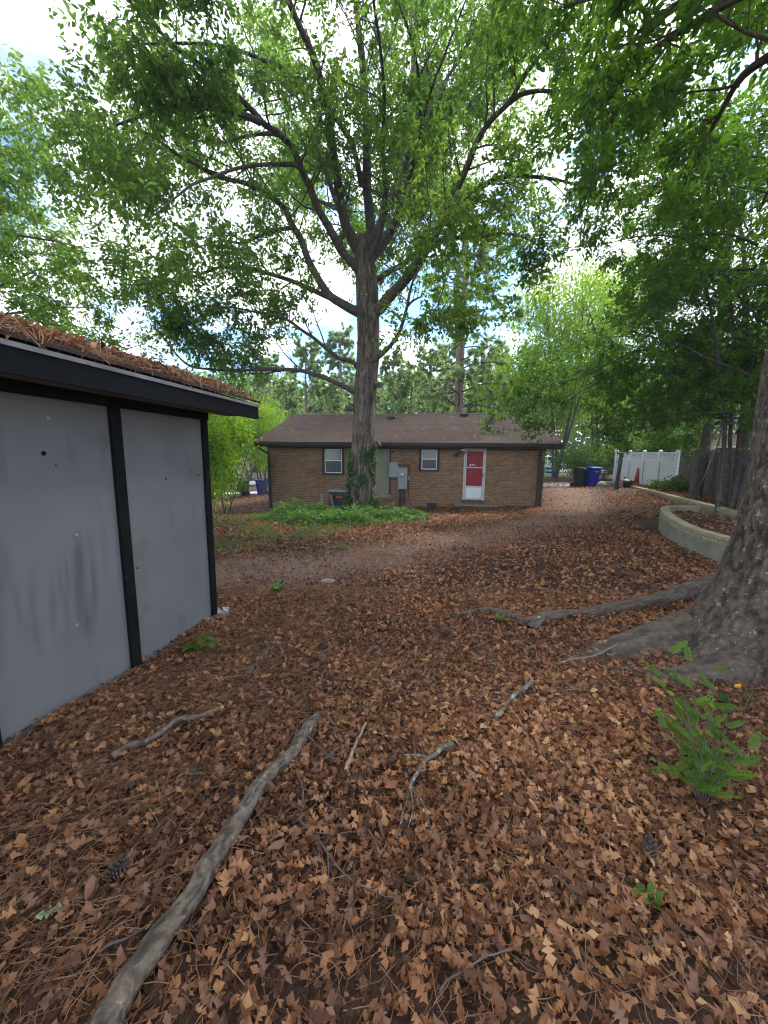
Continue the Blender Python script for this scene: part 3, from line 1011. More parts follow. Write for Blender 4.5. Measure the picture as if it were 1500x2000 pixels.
    for k in range(3):
        st.lathe([(0.001, 0), (0.035 - k * 0.006, 0), (0.03 - k * 0.006, 0.004)], (b0 + 0.20 + k * 0.085, 0.052, zm + 0.09 + 0.02 * (k % 2)), 8, 'y')
    st.build("sticker", MATS["mark_white"], H)
    MB().box(a0 - 0.02, a1 + 0.02, -0.10, 0.14, z0 - 0.06, z0 - 0.002).build("sill", MATS["dark_wood"], H)
    # crawl vent
    a0, a1, z0, z1 = VENT
    v = MB()
    for k in range(4):
        v.box(a0, a1, 0.03, 0.06, z0 + 0.01 + k * 0.05, z0 + 0.035 + k * 0.05)
    v.build("crawl_vent", MATS["dark_metal"], H)
    # roof: two slopes of decking, tabs laid on the front one
    RA, EZ, RIDGE, RB = 5.99, 2.367, 3.871, 3.92
    sl = math.atan2(RIDGE - EZ, RB + 0.5)
    Ls = math.hypot(RIDGE - EZ, RB + 0.5)
    r_ = MB()
    th = 0.05
    r_.prism([(-0.5, EZ - th), (-0.5, EZ - 0.012), (RB, RIDGE - 0.012), (2 * RB + 0.5, EZ - 0.012), (2 * RB + 0.5, EZ - th), (RB, RIDGE - th)], 'x', -RA, RA)
    roof = r_.build("roof", MATS["shingle"], H)

    def tab_geo(w_, ln, t0=0.004, t1=0.014):
        g = 0.003
        V = [(g, 0, t0), (w_ - g, 0, t0), (w_ - g, ln, t0 * 0.2), (g, ln, t0 * 0.2), (g, 0, t1), (w_ - g, 0, t1), (w_ - g, ln, t0), (g, ln, t0)]
        return V, [(4, 5, 6, 7), (0, 1, 5, 4), (1, 2, 6, 5), (3, 0, 4, 7)]
    EXP, TW = 0.142, 0.305
    Mr = Matrix.Translation((0, -0.5, EZ - 0.010)) @ Matrix.Rotation(sl, 4, 'X')
    tabs = []
    nrow = int(Ls / EXP)
    for i in range(nrow + 1):
        x = -RA + 0.002 - (TW / 2 if i % 2 else 0) * 1.0 - random.uniform(0, 0.02)
        while x < RA:
            x0, x1 = max(x, -RA + 0.002), min(x + TW, RA - 0.002)
            if x1 - x0 > 0.03:
                tabs.append((i, x0, x1 - x0))
            x += TW
    tm = MB()
    tm.add(*tab_geo(TW, EXP + 0.03))
    tme = tm.mesh("shingle", MATS["shingle"])
    fulls = [t for t in tabs if abs(t[2] - TW) < 1e-4 and t[1] > -0.2]
    fulls.sort(key=lambda t: (t[0], -t[1]))
    chosen = set(fulls[:300])
    Vs, Fs, R = [], [], []
    for t in tabs:
        i, x0, w_ = t
        if t in chosen:
            o = link("shingle", tme, H)
            o.matrix_local = Mr @ Matrix.Translation((x0, i * EXP, 0))
            continue
        V, Fq = tab_geo(w_, min(EXP + 0.03, Ls - i * EXP))
        b = len(Vs)
        Vs += [tuple(Mr @ Vector((q[0] + x0, q[1] + i * EXP, q[2]))) for q in V]
        Fs += [tuple(b + k for k in f) for f in Fq]
        R += [random.random()] * 8
    o = link("shingles", mesh_np("shingles", np.array(Vs), np.array(Fs), MATS["shingle"], np.array(R), smooth=False), H)
    o["kind"] = "stuff"
    rc = MB()
    k = 0
    x = -RA
    while x < RA - 0.02:
        x1 = min(x + 0.31, RA)
        zt = 0.012 + 0.004 * (k % 2)
        rc.prism([(RB - 0.14, RIDGE - 0.14 * math.tan(sl) + 0.006), (RB, RIDGE + 0.004), (RB + 0.14, RIDGE - 0.14 * math.tan(sl) + 0.006), (RB + 0.14, RIDGE - 0.14 * math.tan(sl) + zt), (RB, RIDGE + zt + 0.012), (RB - 0.14, RIDGE - 0.14 * math.tan(sl) + zt)], 'x', x, x1)
        x = x1
        k += 1
    rc.build("ridge_cap", MATS["shingle"], H)
    # fascia, gutter, soffit, rakes
    MB().box(-RA + 0.02, RA - 0.02, -0.47, -0.44, EZ - 0.20, EZ - 0.052).build("fascia", MATS["dark_trim"], H)
    g = MB()
    g.prism([(-0.585, EZ - 0.045), (-0.575, EZ - 0.125), (-0.545, EZ - 0.15), (-0.473, EZ - 0.15), (-0.473, EZ - 0.14), (-0.54, EZ - 0.14), (-0.565, EZ - 0.118), (-0.577, EZ - 0.045)], 'x', -RA, RA)
    g.build("gutter", MATS["gutter"], H)
    MB().box(-RA + 0.03, RA - 0.03, -0.438, -0.012, EZ - 0.19, EZ - 0.17).build("soffit", MATS["dark_trim"], H)
    fz = MB()
    fz.box(A0 - 0.01, A1 + 0.01, -0.035, -0.009, ZT - 0.13, ZT - 0.005)
    fz.build("frieze", MATS["dark_trim"], H)
    for a in (-RA, RA):
        s_ = 1 if a > 0 else -1
        b0 = a - s_ * 0.001
        for sgn in (0, 1):
            q = MB()
            if sgn == 0:
                q.prism([(-0.48, EZ - 0.19), (-0.48, EZ - 0.055), (RB - 0.002, RIDGE - 0.055), (RB - 0.002, RIDGE - 0.21)], 'x', b0 - 0.028 * s_, b0)
            else:
                q.prism([(2 * RB + 0.48, EZ - 0.19), (2 * RB + 0.48, EZ - 0.055), (RB + 0.002, RIDGE - 0.055), (RB + 0.002, RIDGE - 0.21)], 'x', b0 - 0.028 * s_, b0)
            q.build("rake_board", MATS["dark_trim"], H)
    # downspouts
    dl = MB()
    dl.tube(spline([(-5.72, -0.53, EZ - 0.14), (-5.71, -0.50, EZ - 0.27), (-5.62, -0.28, EZ - 0.38), (-5.53, -0.07, EZ - 0.48), (-5.52, -0.055, EZ - 0.60)], 14), 0.042, 8)
    dl.box(-5.565, -5.475, -0.095, -0.012, -0.42, EZ - 0.56)
    dl.build("downspout", MATS["gutter"], H)
    dr = MB()
    dr.tube(spline([(5.30, -0.53, EZ - 0.14), (5.31, -0.40, EZ - 0.24), (5.33, -0.10, EZ - 0.36), (5.33, -0.06, EZ - 0.5)], 12), 0.045, 8)
    dr.box(5.285, 5.385, -0.105, -0.012, 0.06, EZ - 0.45)
    dr.build("downspout", MATS["gutter"], H)
    MB().box(5.42, 5.50, -0.07, -0.012, 0.0, 1.75).build("corner_board", MATS["dark_wood"], H)
    # electrical boxes
    e = MB()
    e.box(-0.335, 0.0, -0.16, -0.012, 1.03, 1.59).box(-0.345, 0.01, -0.168, -0.16, 1.02, 1.60)
    e.build("breaker_box", MATS["meter_gray"], H)
    e = MB()
    e.box(0.02, 0.37, -0.19, -0.012, 0.56, 1.38).box(0.012, 0.378, -0.198, -0.19, 0.55, 1.39)
    mb = e.build("meter_box", MATS["meter_gray"], H)
    MB().lathe([(0.10, 0.0), (0.10, -0.03), (0.085, -0.05), (0.085, -0.10), (0.06, -0.135), (0.01, -0.145)], (0.19, -0.198, 1.12), 16, 'y').build("meter_dial", MATS["meter_glass"], mb, smooth=True)
    pp = MB()
    pp.tube([(0.10, -0.10, 0.555), (0.10, -0.10, -0.2)], 0.03, 8)
    pp.tube(spline([(0.28, -0.09, 0.555), (0.30, -0.10, 0.3), (0.27, -0.08, 0.05), (0.36, -0.07, -0.15)], 14), 0.016, 6)
    pp.tube(spline([(0.21, -0.06, 0.555), (0.22, -0.09, 0.2), (0.18, -0.10, -0.15)], 10), 0.02, 6)
    pp.build("conduit", MATS["dark_metal"], H)
    cb = MB()
    cb.tube(spline([(-0.05, -0.05, 1.60), (0.05, -0.05, 1.50), (0.20, -0.05, 1.48), (0.42, -0.05, 1.46), (0.43, -0.04, 1.0), (0.41, -0.04, 0.6), (0.45, -0.05, 0.2), (0.52, -0.05, -0.1)], 40), 0.012, 5)
    cb.build("cable", MATS["rubber"], H)
    MB().box(0.40, 0.47, -0.08, -0.012, 0.92, 1.06).build("junction_box", MATS["meter_gray"], H)
    # porch light
    pl = MB()
    pl.lathe([(0.05, 0), (0.05, -0.02)], (2.38, -0.012, 2.02), 10, 'y').tube(spline([(2.38, -0.03, 2.02), (2.40, -0.12, 2.06), (2.47, -0.17, 2.10)], 8), 0.014, 6)
    plo = pl.build("porch_light", MATS["dark_metal"], H)
    MB().lathe([(0.02, 0.05), (0.115, 0.035), (0.12, 0.0), (0.10, -0.012)], (2.52, -0.19, 2.09), 14).build("lamp_shade", MATS["white_lamp"], plo, smooth=True)
    MB().lathe([(0.05, 0.0), (0.062, -0.07), (0.035, -0.13), (0.01, -0.14)], (2.52, -0.19, 2.076), 12).build("bulb", MATS["lamp_red"], plo, smooth=True)
    MB().lathe([(0.075, 0), (0.08, -0.06), (0.03, -0.09)], (2.26, -0.014, 1.93), 12, 'y').build("bell_cover", MATS["dark_metal"], H, smooth=True)
    MB().lathe([(0.05, 0), (0.05, -0.03)], (-0.22, -0.012, 2.02), 10, 'y').build("hose_tap", MATS["dark_metal"], H)
    # roof vents
    for a, b in ((-0.80, 3.15), (2.60, 3.60)):
        z = EZ + (b + 0.5) * math.tan(sl)
        q = MB()
        q.box(a - 0.15, a + 0.15, b - 0.16, b + 0.16, z - 0.09, z + 0.06)
        ro = q.build("roof_vent", MATS["dark_metal"], H)
        MB().box(a - 0.19, a + 0.19, b - 0.2, b + 0.2, z + 0.062, z + 0.10).build("cap", MATS["stone"], ro)
    q = MB().lathe([(0.035, -0.1), (0.035, 0.22)], (5.0, 1.9, EZ + 2.4 * math.tan(sl)), 10)
    q.build("vent_pipe", MATS["steel"], H)
    return H, Mr, Ls


HOUSE, ROOF_M, ROOF_L = build_house()
HM = Matrix.Translation((0.5586, 15.458, 0)) @ Matrix.Rotation(-0.1732, 4, 'Z')


def hp(a, b, z):
    return HM @ Vector((a, b, z))


def roof_debris():
    r = np.random.default_rng(5)
    n = 260
    P, FRs = [], []
    RW = HM @ ROOF_M
    Rm = np.array(RW.to_3x3())
    x = r.uniform(-5.8, 5.8, n)
    y = ROOF_L * r.random(n) ** 0.8
    P = np.array([tuple(RW @ Vector((x[i], y[i], 0.026))) for i in range(n)])
    FR = np.einsum('ij,nkj->nki', Rm, flat_frames(n, r, 0.2))
    V, F, R = scatter(MIDS, P, FR, r.uniform(0.04, 0.10, n), 0.86 + 0.12 * r.random(n), r)
    tagd(link("roof_leaf_litter", mesh_np("roof_leaf_litter", V, F, MATS["dead_leaf"], R)), "small pale leaves scattered over the brown shingle roof", "leaf litter", kind="stuff")
    for pts, lab in (([(0.75, 1.7), (1.1, 2.1), (1.6, 2.3), (1.9, 2.75)], "curved bare twig lying high on the brick house roof"),
                     ([(2.95, 0.5), (2.9, 0.9), (3.2, 1.25), (3.55, 1.2)], "hooked twig on the roof just above the white door"),
                     ([(-0.1, 1.6), (0.4, 1.75), (0.6, 1.7)], "short dark twig on the roof right of the oak trunk")):
        c = spline([tuple(RW @ Vector((a, b, 0.03))) for a, b in pts], 16)
        m = MB()
        m.tube(c, np.linspace(0.012, 0.006, 16), 5)
        tagd(m.build("twig", MATS["peeled_stick"]), lab, "twig", "twigs on the house roof")


roof_debris()

# doorstep, air conditioner, boards
st = thing("doorstep", "low weathered wooden step below the white storm door", "doorstep", hp(3.02, -0.35, -0.05), -0.1732)
for k in range(3):
    MB().box(-0.78, 0.78, -0.24 + k * 0.165, -0.085 + k * 0.165, 0.06, 0.10).build("plank", MATS["grey_wood"], st)
MB().box(-0.72, 0.72, -0.2, 0.22, -0.12, 0.058).build("base", MATS["dark_wood"], st)

ac = thing("air_conditioner", "dark square air conditioner unit behind the oak trunk", "air conditioner", hp(-2.25, -0.62, -0.36), -0.1732)
MB().box(-0.42, 0.42, -0.36, 0.36, 0.0, 0.05).build("base", MATS["concrete"], ac)
MB().box(-0.36, 0.36, -0.31, 0.31, 0.05, 0.80).build("case", MATS["dark_metal"], ac)
for k in range(11):
    MB().box(-0.362, 0.362, -0.325, -0.311, 0.10 + k * 0.055, 0.125 + k * 0.055).build("louver", MATS["dark_metal"], ac)
MB().box(-0.38, 0.38, -0.335, 0.33, 0.802, 0.86).build("lid", MATS["meter_gray"], ac)
MB().box(-0.06, 0.20, -0.334, -0.327, 0.56, 0.64).build("name_plate", MATS["label_red"], ac)

for (a, b, zz, ln, lean, lab, w_) in ((-2.88, -1.02, -0.40, 0.78, 0.02, "upright weathered plank standing left of the air conditioner", 0.11),
                                      (-2.33, -1.12, -0.40, 0.76, -0.20, "slanted weathered plank leaning on the air conditioner front", 0.10)):
    o = thing("plank_post", lab, "plank", hp(a, b, zz), -0.1732, "planks by the air conditioner")
    M = Matrix.Rotation(lean, 4, 'Y')
    MB().box(-w_ / 2, w_ / 2, -0.02, 0.02, -0.05, ln, M).build("plank", MATS["grey_wood"], o)

# ------------------------------------------------------------------ grey shed
SH_YAW = 0.174
SHED = thing("garden_shed", "grey panelled shed with black trim and pine straw on its roof", "shed", (-1.958, 4.221, 0), -SH_YAW)


def build_shed():
    W, LEN, ZT = 5.4, 4.5, 2.30
    SE = 0.41
    seams = [0.0, -1.13, -2.20, -3.30, -4.40]
    # wall panels on the side we see
    for k in range(4):
        y1, y0 = seams[k], seams[k + 1]
        n_y, n_z = 40, 80
        yy, zz = np.meshgrid(np.linspace(y0, y1, n_y), np.linspace(-0.02, ZT, n_z))
        dents = 0.004 * (fbm(np.stack([yy * 1.2, zz * 0.8, yy * 0 + k], -1), 3, 5) - 0.5)
        V = np.stack([dents.ravel(), yy.ravel(), zz.ravel()], -1)
        i = np.arange(n_z - 1)[:, None] * n_y + np.arange(n_y - 1)[None]
        F = np.stack([i, i + 1, i + 1 + n_y, i + n_y], -1).reshape(-1, 4)
        # dark vertical scuffs on the near panel
        st_ = np.zeros(len(V))
        if k == 1:
            yv, zv = V[:, 1], V[:, 2]
            for yc, w_, za, zb, am in ((-1.44, 0.020, 0.50, 1.05, .7), (-1.53, 0.045, 0.52, 1.24, .85), (-1.60, 0.014, 0.6, 1.3, .4), (-1.68, 0.016, 0.52, 1.05, .6), (-1.755, 0.020, 0.58, 1.0, .6),
                                       (-1.85, 0.022, 0.52, 1.05, .6), (-1.95, 0.016, 0.6, 1.25, .45), (-2.07, 0.02, 0.5, 1.3, .4), (-1.46, 0.012, 0.42, 0.85, .6)):
                wob = 0.02 * np.sin(zv * 5 + yc * 20)
                st_ = np.maximum(st_, am * np.exp(-((yv - yc - wob) / w_) ** 2) * sstep(za - 0.1, za + 0.25, zv) * sstep(zb + 0.2, zb - 0.2, zv))
            st_ *= 0.55 + 0.9 * (fbm(np.stack([yv * 22, zv * 3, yv * 0], -1), 3, 8) - 0.2)
        st_ = np.clip(st_ + (0.30 if k else 0.10) * sstep(0.62, 0.8, fbm(np.stack([V[:, 1] * 16, V[:, 2] * 1.6, V[:, 1] * 0 + 4 + k], -1), 3, 3)), 0, 1)
        po = link("wall_panel", mesh_np("wall_panel", V, F, MATS["shed_paint"], smooth=True, extra={"stain": st_}), SHED)
        for (py, pz, rr, dk) in {0: [(-0.61, 1.65, 0.010, 1), (-0.13, 1.66, 0.009, 1), (-1.02, 0.9, 0.008, 1), (-0.55, 2.21, 0.010, 0)], 1: [(-1.636, 2.11, 0.016, 0), (-1.69, 1.88, 0.016, 1), (-1.53, 1.30, 0.012, 0), (-1.597, 0.64, 0.014, 0), (-1.62, 1.80, 0.005, 1)]}.get(k, []):
            MB().lathe([(rr, 0.003), (rr * 0.8, 0.009), (rr * 0.3, 0.010)], (0, py, pz), 8, 'x').build("nail_head", MATS["shed_black" if dk else "meter_gray"], SHED)
    # other walls
    o = MB()
    o.box(-W, -W + 0.05, -LEN, -0.02, -0.1, ZT).box(-W + 0.05, -0.02, -LEN, -LEN + 0.04, -0.1, ZT)
    o.build("back_wall", MATS["shed_paint"], SHED)
    gy = MB()
    apex = ZT + 0.10 + W / 2 * 0.285
    gy.prism([(-W, -0.05), (-0.02, -0.05), (-0.02, ZT), (-W / 2, apex - 0.1), (-W, ZT)], 'y', -0.04, 0.0)
    gy.build("gable_wall", MATS["shed_paint"], SHED)
    # trim
    bt = [(-0.05, 0.035), (-1.178, -1.082), (-2.248, -2.152), (-3.348, -3.252)]
    for y0, y1 in bt:
        MB().box(0.004, 0.030, y0, y1, -0.01, ZT - 0.06).build("batten", MATS["shed_black"], SHED)
    MB().box(-0.085, 0.003, 0.003, 0.03, 0.0, ZT).build("corner_board", MATS["shed_black"], SHED)
    MB().box(0.004, 0.032, -LEN, 0.055, ZT - 0.058, ZT + 0.04).build("frieze", MATS["shed_black"], SHED)
    OV = 0.40
    YE = SE
    zb, zt = 2.285, 2.415
    sf = MB()
    sf.box(0.034, OV - 0.002, -LEN - 0.3, YE - 0.02, zb + 0.035, zb + 0.05)
    sf.build("soffit", MATS["soffit"], SHED)
    MB().box(OV, OV + 0.03, -LEN - 0.3, YE, zb, zt).build("fascia", MATS["shed_fascia"], SHED)
    MB().box(OV - 0.01, OV + 0.045, -LEN - 0.3, YE + 0.01, zt + 0.003, zt + 0.030).build("drip_edge", MATS["weathered_white"], SHED)
    # roof
    tn = 0.285
    rx = -W / 2
    ez = zt + 0.047
    rz = ez + (OV + 0.05 - rx) * tn
    rf = MB()
    rf.prism([(OV + 0.05, ez), (OV + 0.05, ez + 0.025), (rx, rz + 0.025), (2 * rx - OV - 0.05, ez + 0.025), (2 * rx - OV - 0.05, ez), (rx, rz - 0.005)], 'y', -LEN - 0.3, YE + 0.02)
    rf.build("roof", MATS["shingle"], SHED)
    for sgn in (0, 1):
        q = MB()
        if sgn == 0:
            q.prism([(OV - 0.004, zb), (OV - 0.004, ez - 0.004), (rx + 0.001, rz - 0.012), (rx + 0.001, rz - 0.17)], 'y', YE - 0.018, YE)
        else:
            q.prism([(2 * rx - OV, zb), (2 * rx - OV, ez - 0.004), (rx - 0.001, rz - 0.012), (rx - 0.001, rz - 0.17)], 'y', YE - 0.018, YE)
        q.build("rake_board", MATS["shed_fascia"], SHED)
    MB().box(-0.02, 0.02, -LEN, 0.0, -0.12, 0.0).build("sill_board", MATS["bare_wood"], SHED)
    return OV, YE, ez, tn, rx


OV, YE, EZS, TNS, RXS = build_shed()
SM = Matrix.Translation((-1.958, 4.221, 0)) @ Matrix.Rotation(-SH_YAW, 4, 'Z')
for k, (x, y, s, lab) in enumerate(((0.02, 0.10, 0.13, "rough concrete block under the far corner of the grey shed"), (-0.01, -0.16, 0.11, "half buried concrete block under the shed wall near its corner"))):
    p = SM @ Vector((x, y, 0))
    o = thing("footing_block", lab, "concrete block", (p.x, p.y, float(gz(p.x, p.y)) - 0.04), 0.4 - SH_YAW + k * 0.3, "blocks under the shed")
    q = MB().box(-s * 0.75, s * 0.75, -s * 0.6, s * 0.6, 0, s * 0.85)
    q.build("block", MATS["concrete"], o, bevel=0.012)


def shed_straw():
    r = np.random.default_rng(9)
    n = 15000
    y = r.uniform(-3.6, YE + 0.03, n)
    t = r.random(n) ** 0.9
    x = OV + 0.07 - t * (OV + 0.07 - RXS)
    clump = 0.10 * np.clip(n2(x, y, 1.6, 61) - 0.32, 0, 1) + 0.045
    z = EZS + 0.03 + (OV + 0.05 - x) * TNS + r.random(n) * clump * (0.45 + 0.55 * sstep(OV, OV - 0.35, x))
    a = r.uniform(0, 2 * np.pi, n)
    Ls = r.uniform(0.09, 0.20, n)
    ax = unit(np.stack([np.cos(a), np.sin(a), -np.cos(a) * TNS + r.normal(0, 0.25, n)], -1))
    hang = (x > OV + 0.01)
    ax[hang] = unit(ax[hang] + np.array([0.4, 0, -1.3]))
    bend = r.normal(0, 0.22, n)
    perp = np.stack([-ax[:, 1], ax[:, 0], np.zeros(n)], -1)
    PTS = np.stack([np.stack([x, y, z], -1) + ax * (Ls * q)[:, None] + perp * (bend * Ls * q * q * 2)[:, None] for q in (-.5, 0, .5)], 1)
    V, F = ribbons(PTS, 0.0028, r)
    Mx = np.array(SM)
    V = V @ Mx[:3, :3].T + Mx[:3, 3]
    tagd(link("roof_pine_straw", mesh_np("roof_pine_straw", V, F, MATS["pine_needle"], np.repeat(r.random(n), 6))), "matted rusty pine straw lying on the grey shed roof", "pine straw", kind="stuff")
    n = 1100
    y = r.uniform(-3.6, YE, n)
    x = OV + 0.03 - r.random(n) * (OV - RXS)
    z = EZS + 0.04 + (OV + 0.05 - x) * TNS + r.random(n) * 0.06
    P = np.stack([x, y, z], -1) @ Mx[:3, :3].T + Mx[:3, 3]
    V, F, R = scatter(OAKS, P, flat_frames(n, r, 0.5), r.uniform(0.05, 0.11, n), r.random(n), r)
    tagd(link("roof_leaf_litter", mesh_np("roof_leaf_litter", V, F, MATS["dead_leaf"], R)), "brown leaves caught in the straw on the shed roof", "leaf litter", kind="stuff")


shed_straw()

# ------------------------------------------------------------------ retaining walls and beds
CURVE = spline([(6.15, 4.6), (6.2, 5.8), (6.2, 6.93), (6.32, 7.83), (6.82, 9.11), (7.45, 10.25), (7.95, 10.85), (8.5, 11.1), (9.0, 10.95)], 120)
UPPER = [(11.95, 19.0), (8.75, 9.4)]


def offset_curve(c, d):
    t = unit(np.gradient(c, axis=0))
    return c + np.stack([t[:, 1], -t[:, 0]], -1) * d          # to the right of travel = into the bed


def wall_strip(name, c, th, z0f, z1f, m, parent):
    o_, i_ = c, offset_curve(c, th)
    n = len(c)
    z0, z1 = z0f(c), z1f(c)
    V = np.vstack([np.column_stack([o_, z0]), np.column_stack([o_, z1]), np.column_stack([i_, z1]), np.column_stack([i_, z0])])
    k = np.arange(n - 1)
    F = np.vstack([np.stack([k + a * n, k + 1 + a * n, k + 1 + b * n, k + b * n], -1) for a, b in ((0, 1), (1, 2), (2, 3))])
    ends = np.array([[0, n, 2 * n, 3 * n], [n - 1, 4 * n - 1, 3 * n - 1, 2 * n - 1]])
    return link(name, mesh_np(name, V, np.vstack([F, ends]), m, smooth=False), parent)


def brick_course(c, th, z0f, h, parent, m, shift, ln=0.205, maxn=300):
    s = np.concatenate([[0], np.cumsum(np.linalg.norm(np.diff(c, axis=0), axis=1))])
    a = -shift
    meshes = {}
    while a < s[-1] - 0.05:
        a0, a1 = max(a, 0) + 0.007, min(a + ln, s[-1]) - 0.007
        if a1 - a0 > 0.03:
            p0 = np.array([np.interp(a0, s, c[:, k]) for k in (0, 1)])
            p1 = np.array([np.interp(a1, s, c[:, k]) for k in (0, 1)])
            d = p1 - p0
            L_ = np.linalg.norm(d)
            key = round(L_, 2)
            if key not in meshes:
                q = MB()
                e = 0.005
                q.add([(0, 0, 0), (L_, 0, 0), (L_, -th, 0), (0, -th, 0), (e, -e, h), (L_ - e, -e, h), (L_ - e, -th + e, h), (e, -th + e, h), (0, 0, h - e), (L_, 0, h - e), (L_, -th, h - e), (0, -th, h - e)],
                      [(3, 2, 1, 0), (4, 7, 6, 5)[::-1], (0, 1, 9, 8)[::-1], (1, 2, 10, 9)[::-1], (2, 3, 11, 10)[::-1], (3, 0, 8, 11)[::-1], (8, 9, 5, 4)[::-1], (9, 10, 6, 5)[::-1], (10, 11, 7, 6)[::-1], (11, 8, 4, 7)[::-1]])
                meshes[key] = q.mesh("brick", m)
            o = link("brick", meshes[key], parent)
            o.location = (p0[0], p0[1], float(z0f(p0)) + random.uniform(-0.002, 0.002))
            o.rotation_euler = (0, 0, math.atan2(d[1], d[0]) + random.uniform(-0.01, 0.01))
        a += ln


def curve_top(c):
    c = np.asarray(c)
    return 0.50 + 0.055 * sstep(7.5, 10.8, c[..., 1])


cw = thing("curved_retaining_wall", "curved low wall topped with tan bricks around the leafy bed", "retaining wall", (0, 0, 0))
wall_strip("wall_base", CURVE, 0.19, lambda c: gz(c[:, 0], c[:, 1]) - 0.15, lambda c: curve_top(c) - 0.152, MATS["block_wall"], cw)
CF = np.column_stack([CURVE[:, 0] - 0.0, CURVE[:, 1]])
COUT = offset_curve(CURVE, -0.008)
brick_course(COUT, 0.205, lambda p: curve_top(p) - 0.15, 0.062, cw, MATS["cap_brick"], 0.10)
brick_course(COUT, 0.205, lambda p: curve_top(p) - 0.076, 0.070, cw, MATS["cap_brick"], 0.0)
wall_strip("mortar_bed", offset_curve(CURVE, 0.004), 0.18, lambda c: curve_top(c) - 0.151, lambda c: curve_top(c) - 0.014, MATS["old_mortar"], cw)

uw = thing("straight_retaining_wall", "straight low tan block wall running back to the white fence", "retaining wall", (0, 0, 0))
U = spline([(11.95, 19.0), (10.9, 15.9), (9.8, 12.6), (8.75, 9.4)], 60)[::-1]
utop = lambda c: 0.60 + 0.0 * np.asarray(c)[..., 1]
wall_strip("wall_base", U, 0.20, lambda c: gz(c[:, 0], c[:, 1]) - 0.12, lambda c: utop(c) - 0.10, MATS["block_wall"], uw)
brick_course(offset_curve(U, -0.01), 0.22, lambda p: 0.502, 0.095, uw, MATS["cap_brick"], 0.05, ln=0.41)


def bed(name, poly, zf, label):
    """soil filling a polygon, as a fine grid clipped to it"""
    P = np.array(poly)
    x0, y0 = P.min(0)
    x1, y1 = P.max(0)
    xs = np.arange(x0, x1 + 0.15, 0.15)
    ys = np.arange(y0, y1 + 0.15, 0.15)
    X, Y = np.meshgrid(xs, ys)

    def inside(x, y):
        r = np.zeros(x.shape, bool)
        for (ax, ay), (bx, by) in zip(P, np.roll(P, -1, 0)):
            c = ((ay > y) != (by > y)) & (x < (bx - ax) * (y - ay) / (by - ay + 1e-12) + ax)
            r ^= c
        return r
    Z = zf(X, Y) + 0.05 * (n2(X, Y, 2.0, 71) - 0.5)
    V = np.stack([X, Y, Z], -1).reshape(-1, 3)
    nx = len(xs)
    i = (np.arange(len(ys) - 1)[:, None] * nx + np.arange(nx - 1)[None]).ravel()
    F = np.stack([i, i + 1, i + 1 + nx, i + nx], -1)
    c = V[F].mean(1)
    F = F[inside(c[:, 0], c[:, 1])]
    o = tagd(link(name, mesh_np(name, V, F, MATS["ground"], smooth=True, extra={"bare": np.zeros(len(V)), "lawn": np.zeros(len(V)), "pave": np.zeros(len(V))})), label, kind="structure")
    r = np.random.default_rng(len(poly))
    n = int(100 * (x1 - x0) * (y1 - y0))
    x, y = r.uniform(x0, x1, n), r.uniform(y0, y1, n)
    k = inside(x, y)
    x, y = x[k], y[k]
    n = len(x)
    z = zf(x, y) + 0.05 * (n2(x, y, 2.0, 71) - 0.5) + 0.01 + r.random(n) * 0.04
    V, F, R = scatter(MIDS, np.stack([x, y, z], -1), flat_frames(n, r, 0.4), r.uniform(0.06, 0.13, n), r.random(n), r)
    tagd(link("bed_leaf_litter", mesh_np("bed_leaf_litter", V, F, MATS["dead_leaf"], R)), "dark fallen leaves filling the " + label.split(" with ")[0], "leaf litter", kind="stuff")


inner = offset_curve(CURVE, 0.12)
bed("planting_bed", [tuple(p) for p in inner] + [(8.85, 9.4), (9.6, 8.0), (10.5, 4.6)], lambda x, y: 0.37 + 0.05 * sstep(7, 10, x), "round planting bed with dark soil inside the curved wall")
bed("planting_bed", [(8.85, 9.0), (9.95, 12.6), (11.0, 15.9), (12.05, 19.0), (14.5, 21.5), (14.5, 4.6), (9.8, 4.6)], lambda x, y: 0.50 + 0.03 * np.clip(x - 10, 0, 3), "raised strip of earth with tree trunks before the plank fence")

# ------------------------------------------------------------------ fences
vf = thing("vinyl_fence", "white vinyl privacy fence with a lattice top", "fence", (0, 0, 0))
VA, VB = np.array([12.30, 20.6]), np.array([12.78, 16.95])


